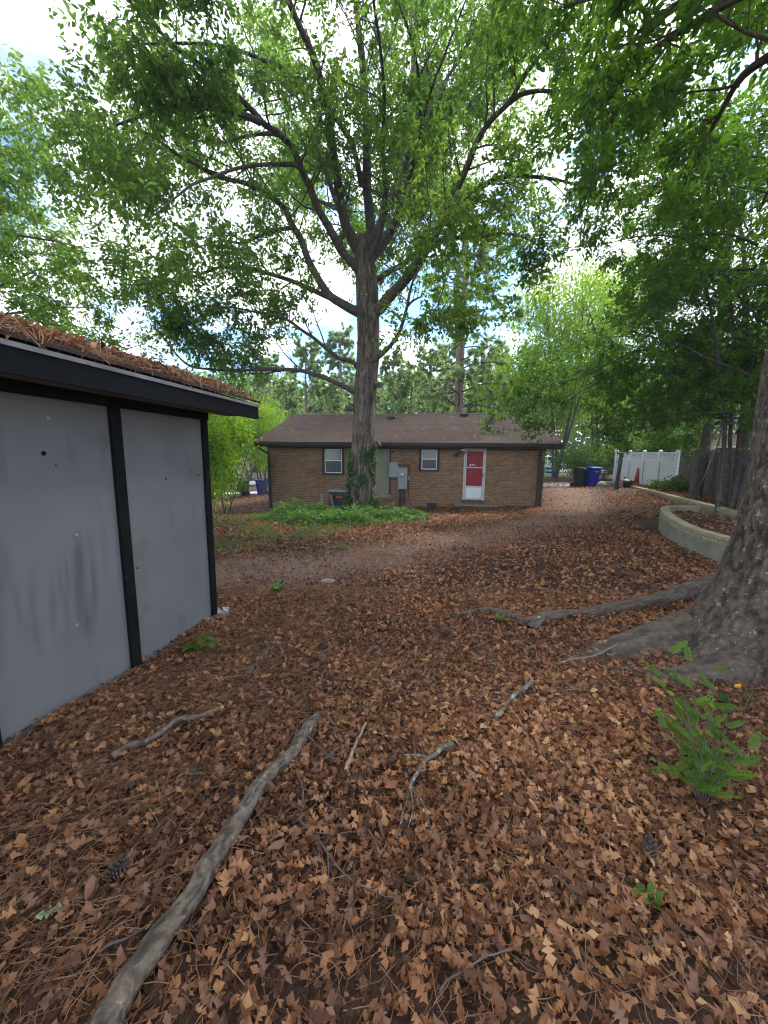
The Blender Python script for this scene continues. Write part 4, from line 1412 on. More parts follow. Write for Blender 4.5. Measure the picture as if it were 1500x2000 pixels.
def vinyl():
    n = 4
    d = (VB - VA) / n
    ang = math.atan2(d[1], d[0])
    ln = float(np.linalg.norm(d))
    zb, zt = 0.40, 2.20
    def P(q, z):
        return (VA[0] + d[0] * q, VA[1] + d[1] * q, z)
    pm = MB().box(-0.06, 0.06, -0.06, 0.06, -0.1, zt - zb + 0.03)
    pm.add([(-.07, -.07, zt - zb + .032), (.07, -.07, zt - zb + .032), (.07, .07, zt - zb + .032), (-.07, .07, zt - zb + .032), (0, 0, zt - zb + .09)], [(0, 1, 4), (1, 2, 4), (2, 3, 4), (3, 0, 4), (3, 2, 1, 0)])
    pme = pm.mesh("post", MATS["vinyl_white"])
    for k in range(n + 1):
        link("post", pme, vf, P(k, zb), ang)
    sec = {"panel": MB().box(0.065, ln - 0.065, -0.015, 0.015, 0.05, 1.30), }
    ra = MB()
    for z0, z1 in ((0.0, 0.10), (1.30, 1.40), (1.70, 1.77)):
        ra.box(0.062, ln - 0.062, -0.03, 0.03, z0, z1)
    la = MB()
    w = ln - 0.13
    z0, z1, st = 1.405, 1.695, 0.085
    for sg, yo in ((1, -0.008), (-1, 0.008)):
        x = -0.3
        while x < w + 0.3:
            # strip from (x, z0) to (x + sg*h, z1), clipped to the bay
            h = z1 - z0
            a, b = (x, z0), (x + sg * h, z1)
            t0, t1 = 0.0, 1.0
            dx = b[0] - a[0]
            for lim, s_ in ((0.0, 1), (w, -1)):
                # keep s_*(px - lim) >= 0
                f0, f1 = s_ * (a[0] - lim), s_ * (b[0] - lim)
                if f0 < 0 and f1 < 0:
                    t0 = 2
                elif f0 < 0:
                    t0 = max(t0, f0 / (f0 - f1))
                elif f1 < 0:
                    t1 = min(t1, f0 / (f0 - f1))
            if t1 - t0 > 0.05:
                p0 = (a[0] + dx * t0, a[1] + h * t0)
                p1 = (a[0] + dx * t1, a[1] + h * t1)
                hw = 0.017
                la.add([(0.065 + p0[0] - hw, yo, p0[1]), (0.065 + p0[0] + hw, yo, p0[1]), (0.065 + p1[0] + hw, yo, p1[1]), (0.065 + p1[0] - hw, yo, p1[1]),
                        (0.065 + p0[0] - hw, yo + 0.006, p0[1]), (0.065 + p0[0] + hw, yo + 0.006, p0[1]), (0.065 + p1[0] + hw, yo + 0.006, p1[1]), (0.065 + p1[0] - hw, yo + 0.006, p1[1])],
                       [(0, 1, 2, 3), (7, 6, 5, 4), (0, 4, 5, 1), (1, 5, 6, 2), (2, 6, 7, 3), (3, 7, 4, 0)])
            x += st
    pme_, rme, lme = sec["panel"].mesh("panel", MATS["vinyl_white"]), ra.mesh("rail", MATS["vinyl_white"]), la.mesh("lattice", MATS["vinyl_white"])
    for k in range(n):
        link("panel", pme_, vf, P(k, zb), ang)
        link("rail", rme, vf, P(k, zb), ang)
        link("lattice", lme, vf, P(k, zb), ang)


vinyl()

pf = thing("plank_fence", "weathered grey plank fence behind the tree trunks at right", "fence", (0, 0, 0))


def plank_fence():
    c = spline([(12.80, 16.75), (11.9, 14.2), (10.95, 11.9), (10.2, 9.6), (9.8, 6.0)], 200)
    s = np.concatenate([[0], np.cumsum(np.linalg.norm(np.diff(c, axis=0), axis=1))])
    a, k = 0.0, 0
    while a < s[-1] - 0.15:
        w = 0.14 + random.uniform(-0.008, 0.008)
        p = [np.interp(a + w / 2, s, c[:, i]) for i in (0, 1)]
        q = [np.interp(min(a + w / 2 + 0.05, s[-1]), s, c[:, i]) for i in (0, 1)]
        ang = math.atan2(q[1] - p[1], q[0] - p[0])
        z0, z1 = 0.45, 2.22 + random.uniform(-0.03, 0.03)
        if k in (3, 9):
            z0 += 0.02
        if k in (5, 13, 31):
            z1 -= random.uniform(0.5, 0.9)
        if k == 22:
            z1 -= 0.12
        M = Matrix.Rotation(random.uniform(-0.012, 0.012), 4, 'Y')
        b = MB()
        t = 0.011
        pts = [(-w / 2, 0), (w / 2, 0), (w / 2, z1 - z0 - 0.03), (w / 2 - 0.03, z1 - z0), (-w / 2 + 0.03, z1 - z0), (-w / 2, z1 - z0 - 0.03)]
        b.prism([(x_, z_) for x_, z_ in pts], 'y', -t, t)
        o = b.build("plank", MATS["fence_wood"], pf, loc=(p[0], p[1], z0), rz=ang)
        o.rotation_euler = (0, random.uniform(-0.015, 0.015), ang)
        a += w + (0.006 if k not in (7, 12, 19) else 0.05)
        k += 1
    for z in (0.75, 1.9):
        r_ = MB()
        cc = offset_curve(c[::-1], 0.05)[::-1]
        cc = c + np.array([0.05, 0.02])
        V, F = tubes(np.column_stack([cc, np.full(len(cc), z)])[None], np.full((1, len(cc)), 0.035), 4)
        link("rail", mesh_np("rail", V, F, MATS["dark_wood"]), pf)


plank_fence()

# ------------------------------------------------------------------ haze
hz = MB().box(-150, 150, -20, 135, -6.0, 34.0)
hm_ = bpy.data.materials.new("haze")
hm_.use_nodes = True
for n_ in list(hm_.node_tree.nodes):
    if n_.type == 'BSDF_PRINCIPLED':
        hm_.node_tree.nodes.remove(n_)
pv = hm_.node_tree.nodes.new("ShaderNodeVolumePrincipled")
pv.inputs["Color"].default_value = (0.92, 0.95, 1.0, 1)
pv.inputs["Density"].default_value = 0.0008
hm_.node_tree.links.new(pv.outputs["Volume"], hm_.node_tree.nodes["Material Output"].inputs["Volume"])
hzo = hz.build("haze", hm_, None)
tagd(hzo, "thin pale summer haze filling the air of the yard", kind="stuff")

# ------------------------------------------------------------------ trees
LEAF_LOBED = (np.array([(0, 0, 0), (.22, .10, .02), (.34, .30, .05), (.50, .13, .0), (.68, .34, .05), (.80, .12, .0), (1.0, 0, -.06),
                        (.80, -.12, .0), (.68, -.34, .05), (.50, -.13, .0), (.34, -.30, .05), (.22, -.10, .02)]),
              np.array([(0, 1, 2, 3), (0, 3, 9, 10), (3, 4, 5, 6), (3, 6, 7, 9), (7, 8, 9, 9)]))
# triangles only, so that all leaf shapes share one face size
LEAF_LOBED = (LEAF_LOBED[0], np.array([(1, 2, 3), (0, 1, 3), (3, 4, 5), (3, 5, 6), (0, 3, 9), (3, 6, 9), (9, 10, 11), (9, 11, 0), (6, 7, 9), (7, 8, 9)]))
LEAF_STAR = (np.array([(0, 0, 0), (.18, .34, .03), (.42, .18, .0), (.62, .42, .04), (.66, .14, .0), (1.0, 0, -.05), (.66, -.14, 0), (.62, -.42, .04), (.42, -.18, 0), (.18, -.34, .03)]),
             np.array([(0, 1, 2), (2, 3, 4), (0, 2, 8), (2, 4, 5), (2, 5, 8), (8, 5, 6), (8, 6, 7), (0, 8, 9)]))
LEAF_JAG = (np.array([(0, 0, 0), (.30, .28, .05), (.48, .11, 0), (.74, .31, .04), (1, 0, -.06), (.74, -.31, .04), (.48, -.11, 0), (.30, -.28, .05)]),
            np.array([(0, 1, 2), (0, 2, 6), (0, 6, 7), (2, 3, 4), (2, 4, 6), (6, 4, 5)]))
LEAF_OVAL = (np.array([(0, 0, 0), (.35, .22, .05), (.75, .16, .03), (1, 0, -.05), (.75, -.16, .03), (.35, -.22, .05)]), np.array([(0, 1, 5), (1, 2, 5), (2, 4, 5), (2, 3, 4)]))
LEAF_QUAD = (np.array([(0, 0, 0), (.5, .27, .04), (1, 0, -.04), (.5, -.27, .04)]), np.array([(0, 1, 2), (0, 2, 3)]))


def branchlets(P, D, Ln, M, r, wob=0.12, grav=0.0):
    """curved shoots: P,D (N,3), Ln (N,) -> (N,M,3)"""
    N = len(P)
    pts = [P]
    d = unit(D)
    step = (Ln / (M - 1))[:, None]
    for _ in range(M - 1):
        d = unit(d + r.normal(0, wob, (N, 3)) + np.array([0, 0, grav]))
        pts.append(pts[-1] + d * step)
    return np.stack(pts, 1)


def pick_on(PTS, R, per, r, t0, t1):
    """points, tangents and radii at random parameters along each of N polylines, per of them each"""
    N, M, _ = PTS.shape
    t = r.uniform(t0, t1, (N, per)) * (M - 1.001)
    i = np.minimum(t.astype(int), M - 2)
    f = (t - i)[..., None]
    n = np.arange(N)[:, None]
    p = PTS[n, i] * (1 - f) + PTS[n, i + 1] * f
    d = unit(PTS[n, i + 1] - PTS[n, i])
    rr = R[n, i] * (1 - f[..., 0]) + R[n, i + 1] * f[..., 0]
    return p.reshape(-1, 3), d.reshape(-1, 3), rr.reshape(-1)


def side_dirs(d, r, spread, flat=0.0, up=0.0):
    q = r.normal(0, 1, d.shape)
    q[:, 2] *= (1 - flat)
    q = unit(q - (q * d).sum(1, keepdims=True) * d)
    return unit(d * (1 - spread) + q * spread + np.array([0, 0, up]))


def bark_tube(pts, rad, sides, amp, seed, fr=(5.0, 1.3), crack=False, flare=None):
    """one thick limb with a fissured surface"""
    n = len(pts)
    V, F = tubes(np.asarray(pts)[None], np.asarray(rad)[None], sides)
    c = np.repeat(pts, sides, 0)
    d = V - c
    rr = np.linalg.norm(d, axis=1)
    dn = d / np.maximum(rr, 1e-6)[:, None]
    if flare is not None:
        ang = np.arctan2(dn[:, 1], dn[:, 0])
        V = c + d * flare(ang, V[:, 2])[:, None]
        d = V - c
        rr = np.linalg.norm(d, axis=1)
    s = np.concatenate([[0], np.cumsum(np.linalg.norm(np.diff(pts, axis=0), axis=1))])
    sv = np.repeat(s, sides)
    base = dn * np.minimum(rr, 0.6)[:, None] * fr[0] * 2
    Q = np.column_stack([base[:, 0], base[:, 1], base[:, 2] * 0.3 + sv * fr[1]])
    nz = fbm(Q, 4, seed)
    ridge = np.clip(1 - np.abs(2 * nz - 1) * 5.5, 0, 1)
    big = fbm(np.column_stack([dn[:, 0] * 1.2, dn[:, 1] * 1.2, sv * 0.7]), 3, seed + 9) - 0.5
    V = V + dn * ((-np.clip(ridge, 0, 1) ** 2 + 0.3) * amp + big * amp * 3.0)[:, None]
    ex = {"crack": np.clip(ridge * 1.3 - 0.25, 0, 1) * 0.85}
    return V, F, ex


def leaves_on(PTS, r, per, size, template, flat, droop, t0=0.15, spread=0.6, jit=0.05):
    p, d, _ = pick_on(PTS, np.zeros(PTS.shape[:2]), per, r, t0, 1.0)
    n = len(p)
    p = p + r.normal(0, jit, (n, 3))
    ax = side_dirs(d, r, spread, flat * 0.7, -droop)
    up = unit(r.normal(0, 1, (n, 3)) * (1 - flat) + np.array([0, 0, 1.0]) * (0.35 + flat))
    S = size * r.uniform(0.65, 1.25, n)
    clump = vnoise(p * 0.9, 3)
    rnd = np.clip(0.12 + 0.76 * (0.5 * r.random(n) + 0.5 * np.clip((clump - 0.2) / 0.6, 0, 1)), 0, 0.97)
    return scatter([template], p, frames(ax, up), S, rnd, r)


def make_tree(name, label, group, base, trunk, limbs, m_bark, m_leaf, seed, leaf=(0.12, LEAF_LOBED), sec=(0.5, 1.0, 2.4), twig=(6, 0.4, 0.9), per=10,
              flat=0.4, droop=0.25, grav=-0.02, limb_t0=0.25, cat="tree", sec_up=0.05, limb_names="branch", extra_twigs=None, trunk_geo=None, keep=None, subsec=0):
    """limbs: list of (points, r0, r1); secondary shoots, twigs and leaves grow from them"""
    r = np.random.default_rng(seed)
    T = thing(name, label, cat, base, 0, group)
    B = np.array(base, float)
    if trunk is not None:
        pts, rad, sides, amp = trunk
        V, F, ex = bark_tube(pts, rad, sides, amp, seed, **(trunk_geo or {}))
        link("trunk", mesh_np("trunk", V - B, F, m_bark, smooth=True, extra=ex), T)
    tw_V, tw_F, nb = [], [], 0
    Ps, Ds, Rs, Ls = [], [], [], []
    m_limb = MATS["limb_bark"] if m_bark is MATS["oak_bark"] else m_bark
    for li, (pts, r0, r1) in enumerate(limbs):
        n = max(10, int(len(pts) * 6))
        c = spline(pts, n)
        c = c + (fbm(c * 0.8 + li, 2, li)[:, None] - 0.5) * 0.10 * np.linspace(0, 1, n)[:, None]
        rad = r0 + (r1 - r0) * np.linspace(0, 1, n) ** 0.8
        if r0 > 0.05:
            V, F, ex = bark_tube(c, rad, 12 if r0 > 0.12 else 8, r0 * 0.06, seed + li)
            link(limb_names, mesh_np(limb_names, V - B, F, m_limb, smooth=True, extra=ex), T)
        else:
            V, F = tubes(c[None], rad[None], 6)
            link(limb_names, mesh_np(limb_names, V - B, F, m_limb, smooth=True), T)
        s = np.concatenate([[0], np.cumsum(np.linalg.norm(np.diff(c, axis=0), axis=1))])
        k = max(2, int(s[-1] * (1 - limb_t0) / sec[0]))
        ss = s[-1] * (limb_t0 + (1 - limb_t0) * (np.arange(k) + r.random(k)) / k)
        p = np.stack([np.interp(ss, s, c[:, q]) for q in range(3)], -1)
        tg = unit(np.stack([np.interp(ss, s, np.gradient(c[:, q])) for q in range(3)], -1))
        Ps.append(p)
        Ds.append(tg)
        Rs.append(np.interp(ss, s, rad))
        fade = 1 - 0.45 * ss / s[-1]
        Ls.append(r.uniform(sec[1], sec[2], k) * fade)
        # the shoot at the very tip
        Ps.append(c[-1:])
        Ds.append(unit(c[-1:] - c[-2:-1]))
        Rs.append(rad[-1:])
        Ls.append(np.array([sec[1]]))
    P, D, R, Ln = np.vstack(Ps), np.vstack(Ds), np.concatenate(Rs), np.concatenate(Ls)
    d2 = side_dirs(D, r, 0.62, flat * 0.6, sec_up)
    S2 = branchlets(P, d2, Ln, 6, r, 0.16, grav)
    R2 = np.minimum(0.45 * R, 0.028)[:, None] * np.linspace(1, 0.25, 6)[None]
    V, F = tubes(S2, R2, 5)
    tw_V.append(V)
    tw_F.append(F)
    nb += len(V)
    if subsec:
        p, d, rr = pick_on(S2, R2, subsec, r, 0.2, 0.95)
        S3 = branchlets(p, side_dirs(d, r, 0.6, flat * 0.6, 0.02), r.uniform(0.5, 1.0, len(p)) * np.repeat(Ln, subsec) * 0.55, 5, r, 0.16, grav)
        R3 = np.maximum(rr * 0.6, 0.004)[:, None] * np.linspace(1, 0.4, 5)[None]
        V, F = tubes(S3, R3, 4)
        tw_V.append(V)
        tw_F.append(F + nb)
        nb += len(V)
        pa, da, ra = pick_on(S3, R3, twig[0], r, 0.25, 1.0)
        pb, db, rb = pick_on(S2, R2, max(2, twig[0] // 2), r, 0.5, 1.0)
        p, d, rr = np.vstack([pa, pb]), np.vstack([da, db]), np.concatenate([ra, rb])
    else:
        p, d, rr = pick_on(S2, R2, twig[0], r, 0.25, 1.0)
    if extra_twigs is not None:
        p = np.vstack([p, extra_twigs[0]])
        d = np.vstack([d, extra_twigs[1]])
        rr = np.concatenate([rr, np.full(len(extra_twigs[0]), 0.006)])
    if keep is not None:
        kk = keep(p)
        p, d, rr = p[kk], d[kk], rr[kk]
    tl = r.uniform(twig[1], twig[2], len(p))
    S4 = branchlets(p, side_dirs(d, r, 0.55, flat * 0.6, 0.0), tl, 3, r, 0.18, grav * 2)
    R4 = np.full((len(p), 1), 0.0045) * np.linspace(1, 0.5, 3)[None]
    V, F = tubes(S4[::2], R4[::2], 3)
    tw_V.append(V)
    tw_F.append(F + nb)
    o = link("twigs", mesh_np("twigs", np.vstack(tw_V) - B, np.vstack(tw_F), m_limb), T)
    o["kind"] = "stuff"
    V, F, rn = leaves_on(S4, r, per, leaf[0], leaf[1], flat, droop)
    o = link("crown", mesh_np("crown", V - B, F, m_leaf, rn), T)
    o["kind"] = "stuff"
    print(name, "leaves", len(F) // len(leaf[1][1]), "tris", len(F))
    return T


# ---- the big white oak in the middle
OY = 13.4


def px_line(pts, y0, y1):
    n = len(pts)
    s = [0.0]
    for a, b in zip(pts[:-1], pts[1:]):
        s.append(s[-1] + math.hypot(b[0] - a[0], b[1] - a[1]))
    return [at(p[0], p[1], y0 + (y1 - y0) * q / s[-1]) for p, q in zip(pts, s)]


def build_oak():
    W = OY / 745.0
    zb = float(gz(-0.8, OY)) - 0.15
    tp = [(705, 1012), (706, 985), (707, 940), (708, 880), (712, 800), (716, 730), (719, 660), (719, 600), (716, 545), (712, 500), (712, 465)]
    tr = [36, 29, 24.5, 22, 22, 21, 20.5, 20.5, 20, 18, 15]
    base = at(705, 1006, OY)
    base[2] = float(gz(base[0], base[1]))
    c = spline(px_line(tp, OY, OY), 170)
    s = np.concatenate([[0], np.cumsum([np.linalg.norm(np.array(at(*tp[i + 1], OY)) - at(*tp[i], OY)) for i in range(len(tp) - 1)])])
    sc = np.linspace(0, s[-1], 170)
    rad = np.interp(sc, s, np.array(tr) * W * 0.985)

    def flare(a, z):
        k = np.exp(-np.maximum(z - base[2], 0) / 0.45)
        return 1 + k * (0.22 * np.cos(3 * a + 0.6) + 0.15 * np.cos(5 * a + 2.0))
    Yb = OY
    LB = [
        # points (photo pixels), y start, y end, r0, r1 in photo pixels
        ([(694, 768), (676, 757), (640, 740), (612, 730), (580, 723), (528, 721), (470, 723), (408, 721), (370, 714), (336, 685), (300, 640)], OY, OY - 2.6, 11, 2.2),
        ([(700, 722), (690, 708), (662, 699), (640, 683), (614, 661), (590, 645), (560, 625), (514, 613), (442, 600), (390, 610)], OY - .1, OY - 3.2, 9, 2),
        ([(706, 600), (690, 602), (664, 590), (638, 579), (600, 562), (562, 546), (520, 533), (485, 524), (432, 522), (400, 532), (370, 543), (312, 555), (240, 556)], OY + .1, OY - 1.2, 12, 2),
        ([(702, 612), (680, 600), (650, 582), (634, 565), (616, 535), (600, 502), (590, 472), (571, 440), (555, 408), (533, 387), (505, 370), (480, 358), (447, 350), (418, 339), (380, 320), (346, 301), (315, 278), (288, 262), (240, 250)], OY, OY - 2.8, 17, 2.5),
        ([(568, 445), (540, 450), (499, 464), (470, 474), (430, 470), (380, 485)], OY - 1, OY + 1.2, 7, 1.6),
        ([(712, 540), (690, 515), (668, 492), (653, 464), (640, 440), (619, 402), (607, 370), (590, 334), (577, 300), (562, 277), (543, 258), (518, 243), (500, 224), (470, 193), (440, 168), (405, 140), (376, 116), (344, 96), (300, 50), (256, 8), (230, -40)], OY, OY - 5.2, 17, 3),
        ([(510, 240), (485, 228), (460, 220), (425, 211), (392, 208), (355, 206), (320, 208), (288, 220), (262, 233), (240, 240), (210, 252), (180, 264), (130, 262)], OY - 2.6, OY - 4.2, 9, 2),
        ([(590, 334), (576, 322), (540, 321), (504, 322), (475, 326), (446, 334), (410, 348), (374, 361), (340, 388), (312, 411), (270, 440)], OY - 1.8, OY - 4.8, 7, 1.6),
        ([(562, 277), (540, 262), (504, 262), (465, 270), (432, 279), (408, 277), (384, 274), (340, 260)], OY - 2.2, OY - 0.6, 7, 1.6),
        ([(716, 520), (700, 492), (684, 460), (673, 434), (664, 390), (659, 345), (651, 290), (645, 243), (635, 195), (624, 154), (614, 118), (603, 89), (588, 55), (575, 28), (562, -5), (545, -60)], OY + .2, OY - 4.2, 20, 8),
        ([(715, 500), (722, 470), (724, 448), (721, 410), (717, 373), (717, 325), (717, 280), (714, 220), (710, 163), (706, 115), (701, 70), (694, 0), (690, -60)], OY, OY - 2.2, 20, 8),
        ([(706, 362), (698, 320), (687, 280), (672, 255), (654, 229), (625, 205), (593, 182), (570, 154), (540, 125), (520, 120), (480, 104), (440, 92), (396, 86), (340, 84), (280, 86)], OY - .6, OY - 4.5, 10, 2.5),
        ([(722, 505), (738, 468), (747, 434), (750, 405), (752, 373), (750, 325), (747, 280), (749, 235), (750, 187), (746, 125), (740, 70), (733, 23), (728, -30)], OY - .2, OY - 4.5, 11, 4),
        ([(718, 510), (752, 470), (772, 435), (780, 410), (785, 360), (790, 315), (797, 265), (803, 210), (806, 160), (809, 117), (812, 60), (816, 0)], OY + .3, OY + 1.8, 19, 8),
        ([(770, 440), (789, 387), (800, 350), (808, 317), (816, 285), (822, 252), (820, 195), (817, 140), (809, 95), (799, 56), (785, 22), (775, 0), (765, -40)], OY - .3, OY - 4.8, 9, 3),
        ([(820, 262), (832, 210), (850, 154), (860, 128), (869, 103), (885, 60), (897, 28), (915, -20)], OY - 2.3, OY - 4.0, 6, 2),
        ([(821, 255), (845, 200), (868, 160), (897, 117), (920, 80), (943, 42), (970, 0)], OY - 2.2, OY - 0.5, 6, 2),
        ([(724, 612), (741, 603), (760, 580), (784, 556), (804, 530), (821, 503), (835, 482), (848, 462), (860, 440), (873, 415), (890, 375), (911, 327), (926, 290), (943, 257), (966, 228), (995, 201), (1012, 172), (1027, 145), (1050, 115), (1074, 89), (1095, 60), (1111, 33), (1130, -10)], OY - .1, OY - 4.6, 21, 4),
        ([(873, 415), (895, 395), (920, 378), (945, 362), (967, 350), (990, 345), (1013, 343), (1040, 345), (1069, 348), (1095, 353), (1121, 359), (1155, 371), (1191, 383)], OY - 1, OY - 2.8, 11, 2),
        ([(995, 201), (1018, 184), (1040, 179), (1060, 177), (1090, 180), (1121, 187), (1144, 201), (1170, 212), (1195, 217)], OY - 2.8, OY - 4.4, 6.5, 1.8),
        ([(838, 476), (868, 468), (897, 464), (920, 465), (943, 462), (970, 457), (995, 457), (1018, 462), (1037, 471), (1055, 484), (1069, 499)], OY - .8, OY - 2.0, 8, 2),
        ([(722, 560), (738, 546), (760, 530), (775, 523), (790, 514), (806, 500), (820, 488), (846, 462)], OY + .2, OY - .3, 11, 8),
        ([(716, 708), (735, 700), (750, 688), (765, 672), (776, 656), (785, 635), (792, 610), (796, 592), (800, 570), (808, 545), (822, 520), (840, 490), (870, 470)], OY - .2, OY - 2.8, 10, 2.5),
        ([(796, 598), (806, 588), (820, 580)], OY - 1.0, OY - 1.1, 4.5, 3),
        ([(765, 452), (775, 430), (783, 380), (830, 330), (870, 260), (905, 226), (950, 206), (1000, 190)], OY + .3, OY + 3.2, 9, 2),
        ([(846, 470), (852, 500), (864, 530), (866, 560), (856, 600), (862, 640)], OY - .8, OY - 2.4, 4.5, 1.5),
    ]
    limbs = []
    for pts, y0, y1, a, b in LB:
        limbs.append((px_line(pts, y0, y1), a * W * 0.5, b * W * 0.5 * (y1 / OY)))
    # limbs that reach toward the viewer and away, hidden among the others
    r = np.random.default_rng(3)
    top = at(712, 480, OY)
    for (az, el, ln) in ((75, 55, 9), (60, 42, 8), (120, 45, 8), (90, 30, 7.5), (30, 58, 9.0), (150, 62, 9.0)):
        az, el = math.radians(az), math.radians(el)
        d = np.array([math.cos(az) * math.cos(el), math.sin(az) * math.cos(el), math.sin(el)])
        pts = [top - np.array([0, 0, 0.6])]
        for k in range(5):
            dd = unit(d + np.array([0, 0, 0.22 - 0.11 * k]) + r.normal(0, 0.09, 3))
            pts.append(pts[-1] + dd * ln / 5)
        limbs.append((pts, 0.11, 0.03))

    def keep(p):
        # natural gaps in the crown, and clear air round the lower trunk
        g = vnoise(p * np.array([0.42, 0.42, 0.5]) + 7.3, 12)
        low = (p[:, 2] < 4.9 + 0.10 * np.abs(p[:, 0] + 0.8) ** 1.0) & (np.abs(p[:, 0] + 0.8) < 3.0)
        roof = (p[:, 1] > 14.4) & (p[:, 2] < 5.2)
        inner = np.hypot(p[:, 0] + 0.8, p[:, 1] - OY) < np.interp(p[:, 2], [4, 9.3, 13, 16], [2.1, 2.0, 1.0, 0.6])
        return (g > 0.25) & ~(inner & (p[:, 2] < 14)) & ~low & ~roof & (p[:, 2] > 2.6)
    T = make_tree("oak_tree", "big spreading oak with ivy at its foot in front of the brick house", None, tuple(base), (c, rad, 110, 0.030), limbs,
                  MATS["oak_bark"], MATS["oak_leaf"], 21, leaf=(0.130, LEAF_OVAL), sec=(0.38, 1.0, 3.0), twig=(6, 0.35, 0.95), per=17, flat=0.40, droop=0.25, sec_up=0.16,
                  grav=-0.015, limb_t0=0.24, trunk_geo=dict(flare=flare, fr=(6.0, 0.9)), keep=keep, subsec=4)
    # branch stubs
    for (p0, p1, r0) in (((728, 752), (746, 750), 0.085), ((690, 795), (674, 797), 0.10), ((733, 868), (741, 866), 0.11)):
        a, b = at(*p0, OY - 0.15), at(*p1, OY - 0.2)
        pts = spline([a, (a + b) / 2 + np.array([0, 0, -0.02]), b], 10)
        V, F, ex = bark_tube(pts, np.linspace(r0 * 1.4, r0, 10), 12, 0.01, 5)
        F = [F, np.arange(9 * 12, 10 * 12)[None]]
        link("stub", mesh_np("stub", V - base, F, MATS["oak_bark"], smooth=True, extra=ex), T)
    # ivy on the lower trunk
    n = 5200
    zz = r.random(n) ** 1.5 * 2.35
    a = r.uniform(-np.pi, np.pi, n)
    dens = fbm(np.column_stack([np.cos(a) * 2.6, np.sin(a) * 2.6, zz * 2.4]), 2, 4)
    k = dens > 0.40 + 0.16 * zz / 2.3 + 0.04 * np.sin(a)
    zz, a = zz[k], a[k]
    n = len(zz)
    zw = base[2] + zz
    cx = np.interp(zw, c[:, 2], c[:, 0])
    rr = np.interp(zw, c[:, 2], rad) * np.where(zz < 0.9, flare(a, zw), 1) + r.uniform(0.02, 0.10, n)
    nrm = np.stack([np.cos(a), np.sin(a), np.full(n, 0.3)], -1)
    P = np.stack([cx + rr * np.cos(a), OY + rr * np.sin(a), zw], -1)
    ax = unit(np.stack([r.normal(0, .5, n), r.normal(0, .5, n), r.normal(-.4, .5, n)], -1))
    V, F, R = scatter([LEAF_STAR], P, frames(ax, unit(nrm + r.normal(0, .3, (n, 3)))), r.uniform(0.06, 0.12, n), r.random(n) * 0.95, r)
    iv = tagd(link("ivy", mesh_np("ivy", V, F, MATS["ivy_leaf"], R)), "dark green ivy climbing the lower trunk of the big oak", "ivy")
    iv["kind"] = "stuff"
    return T


build_oak()


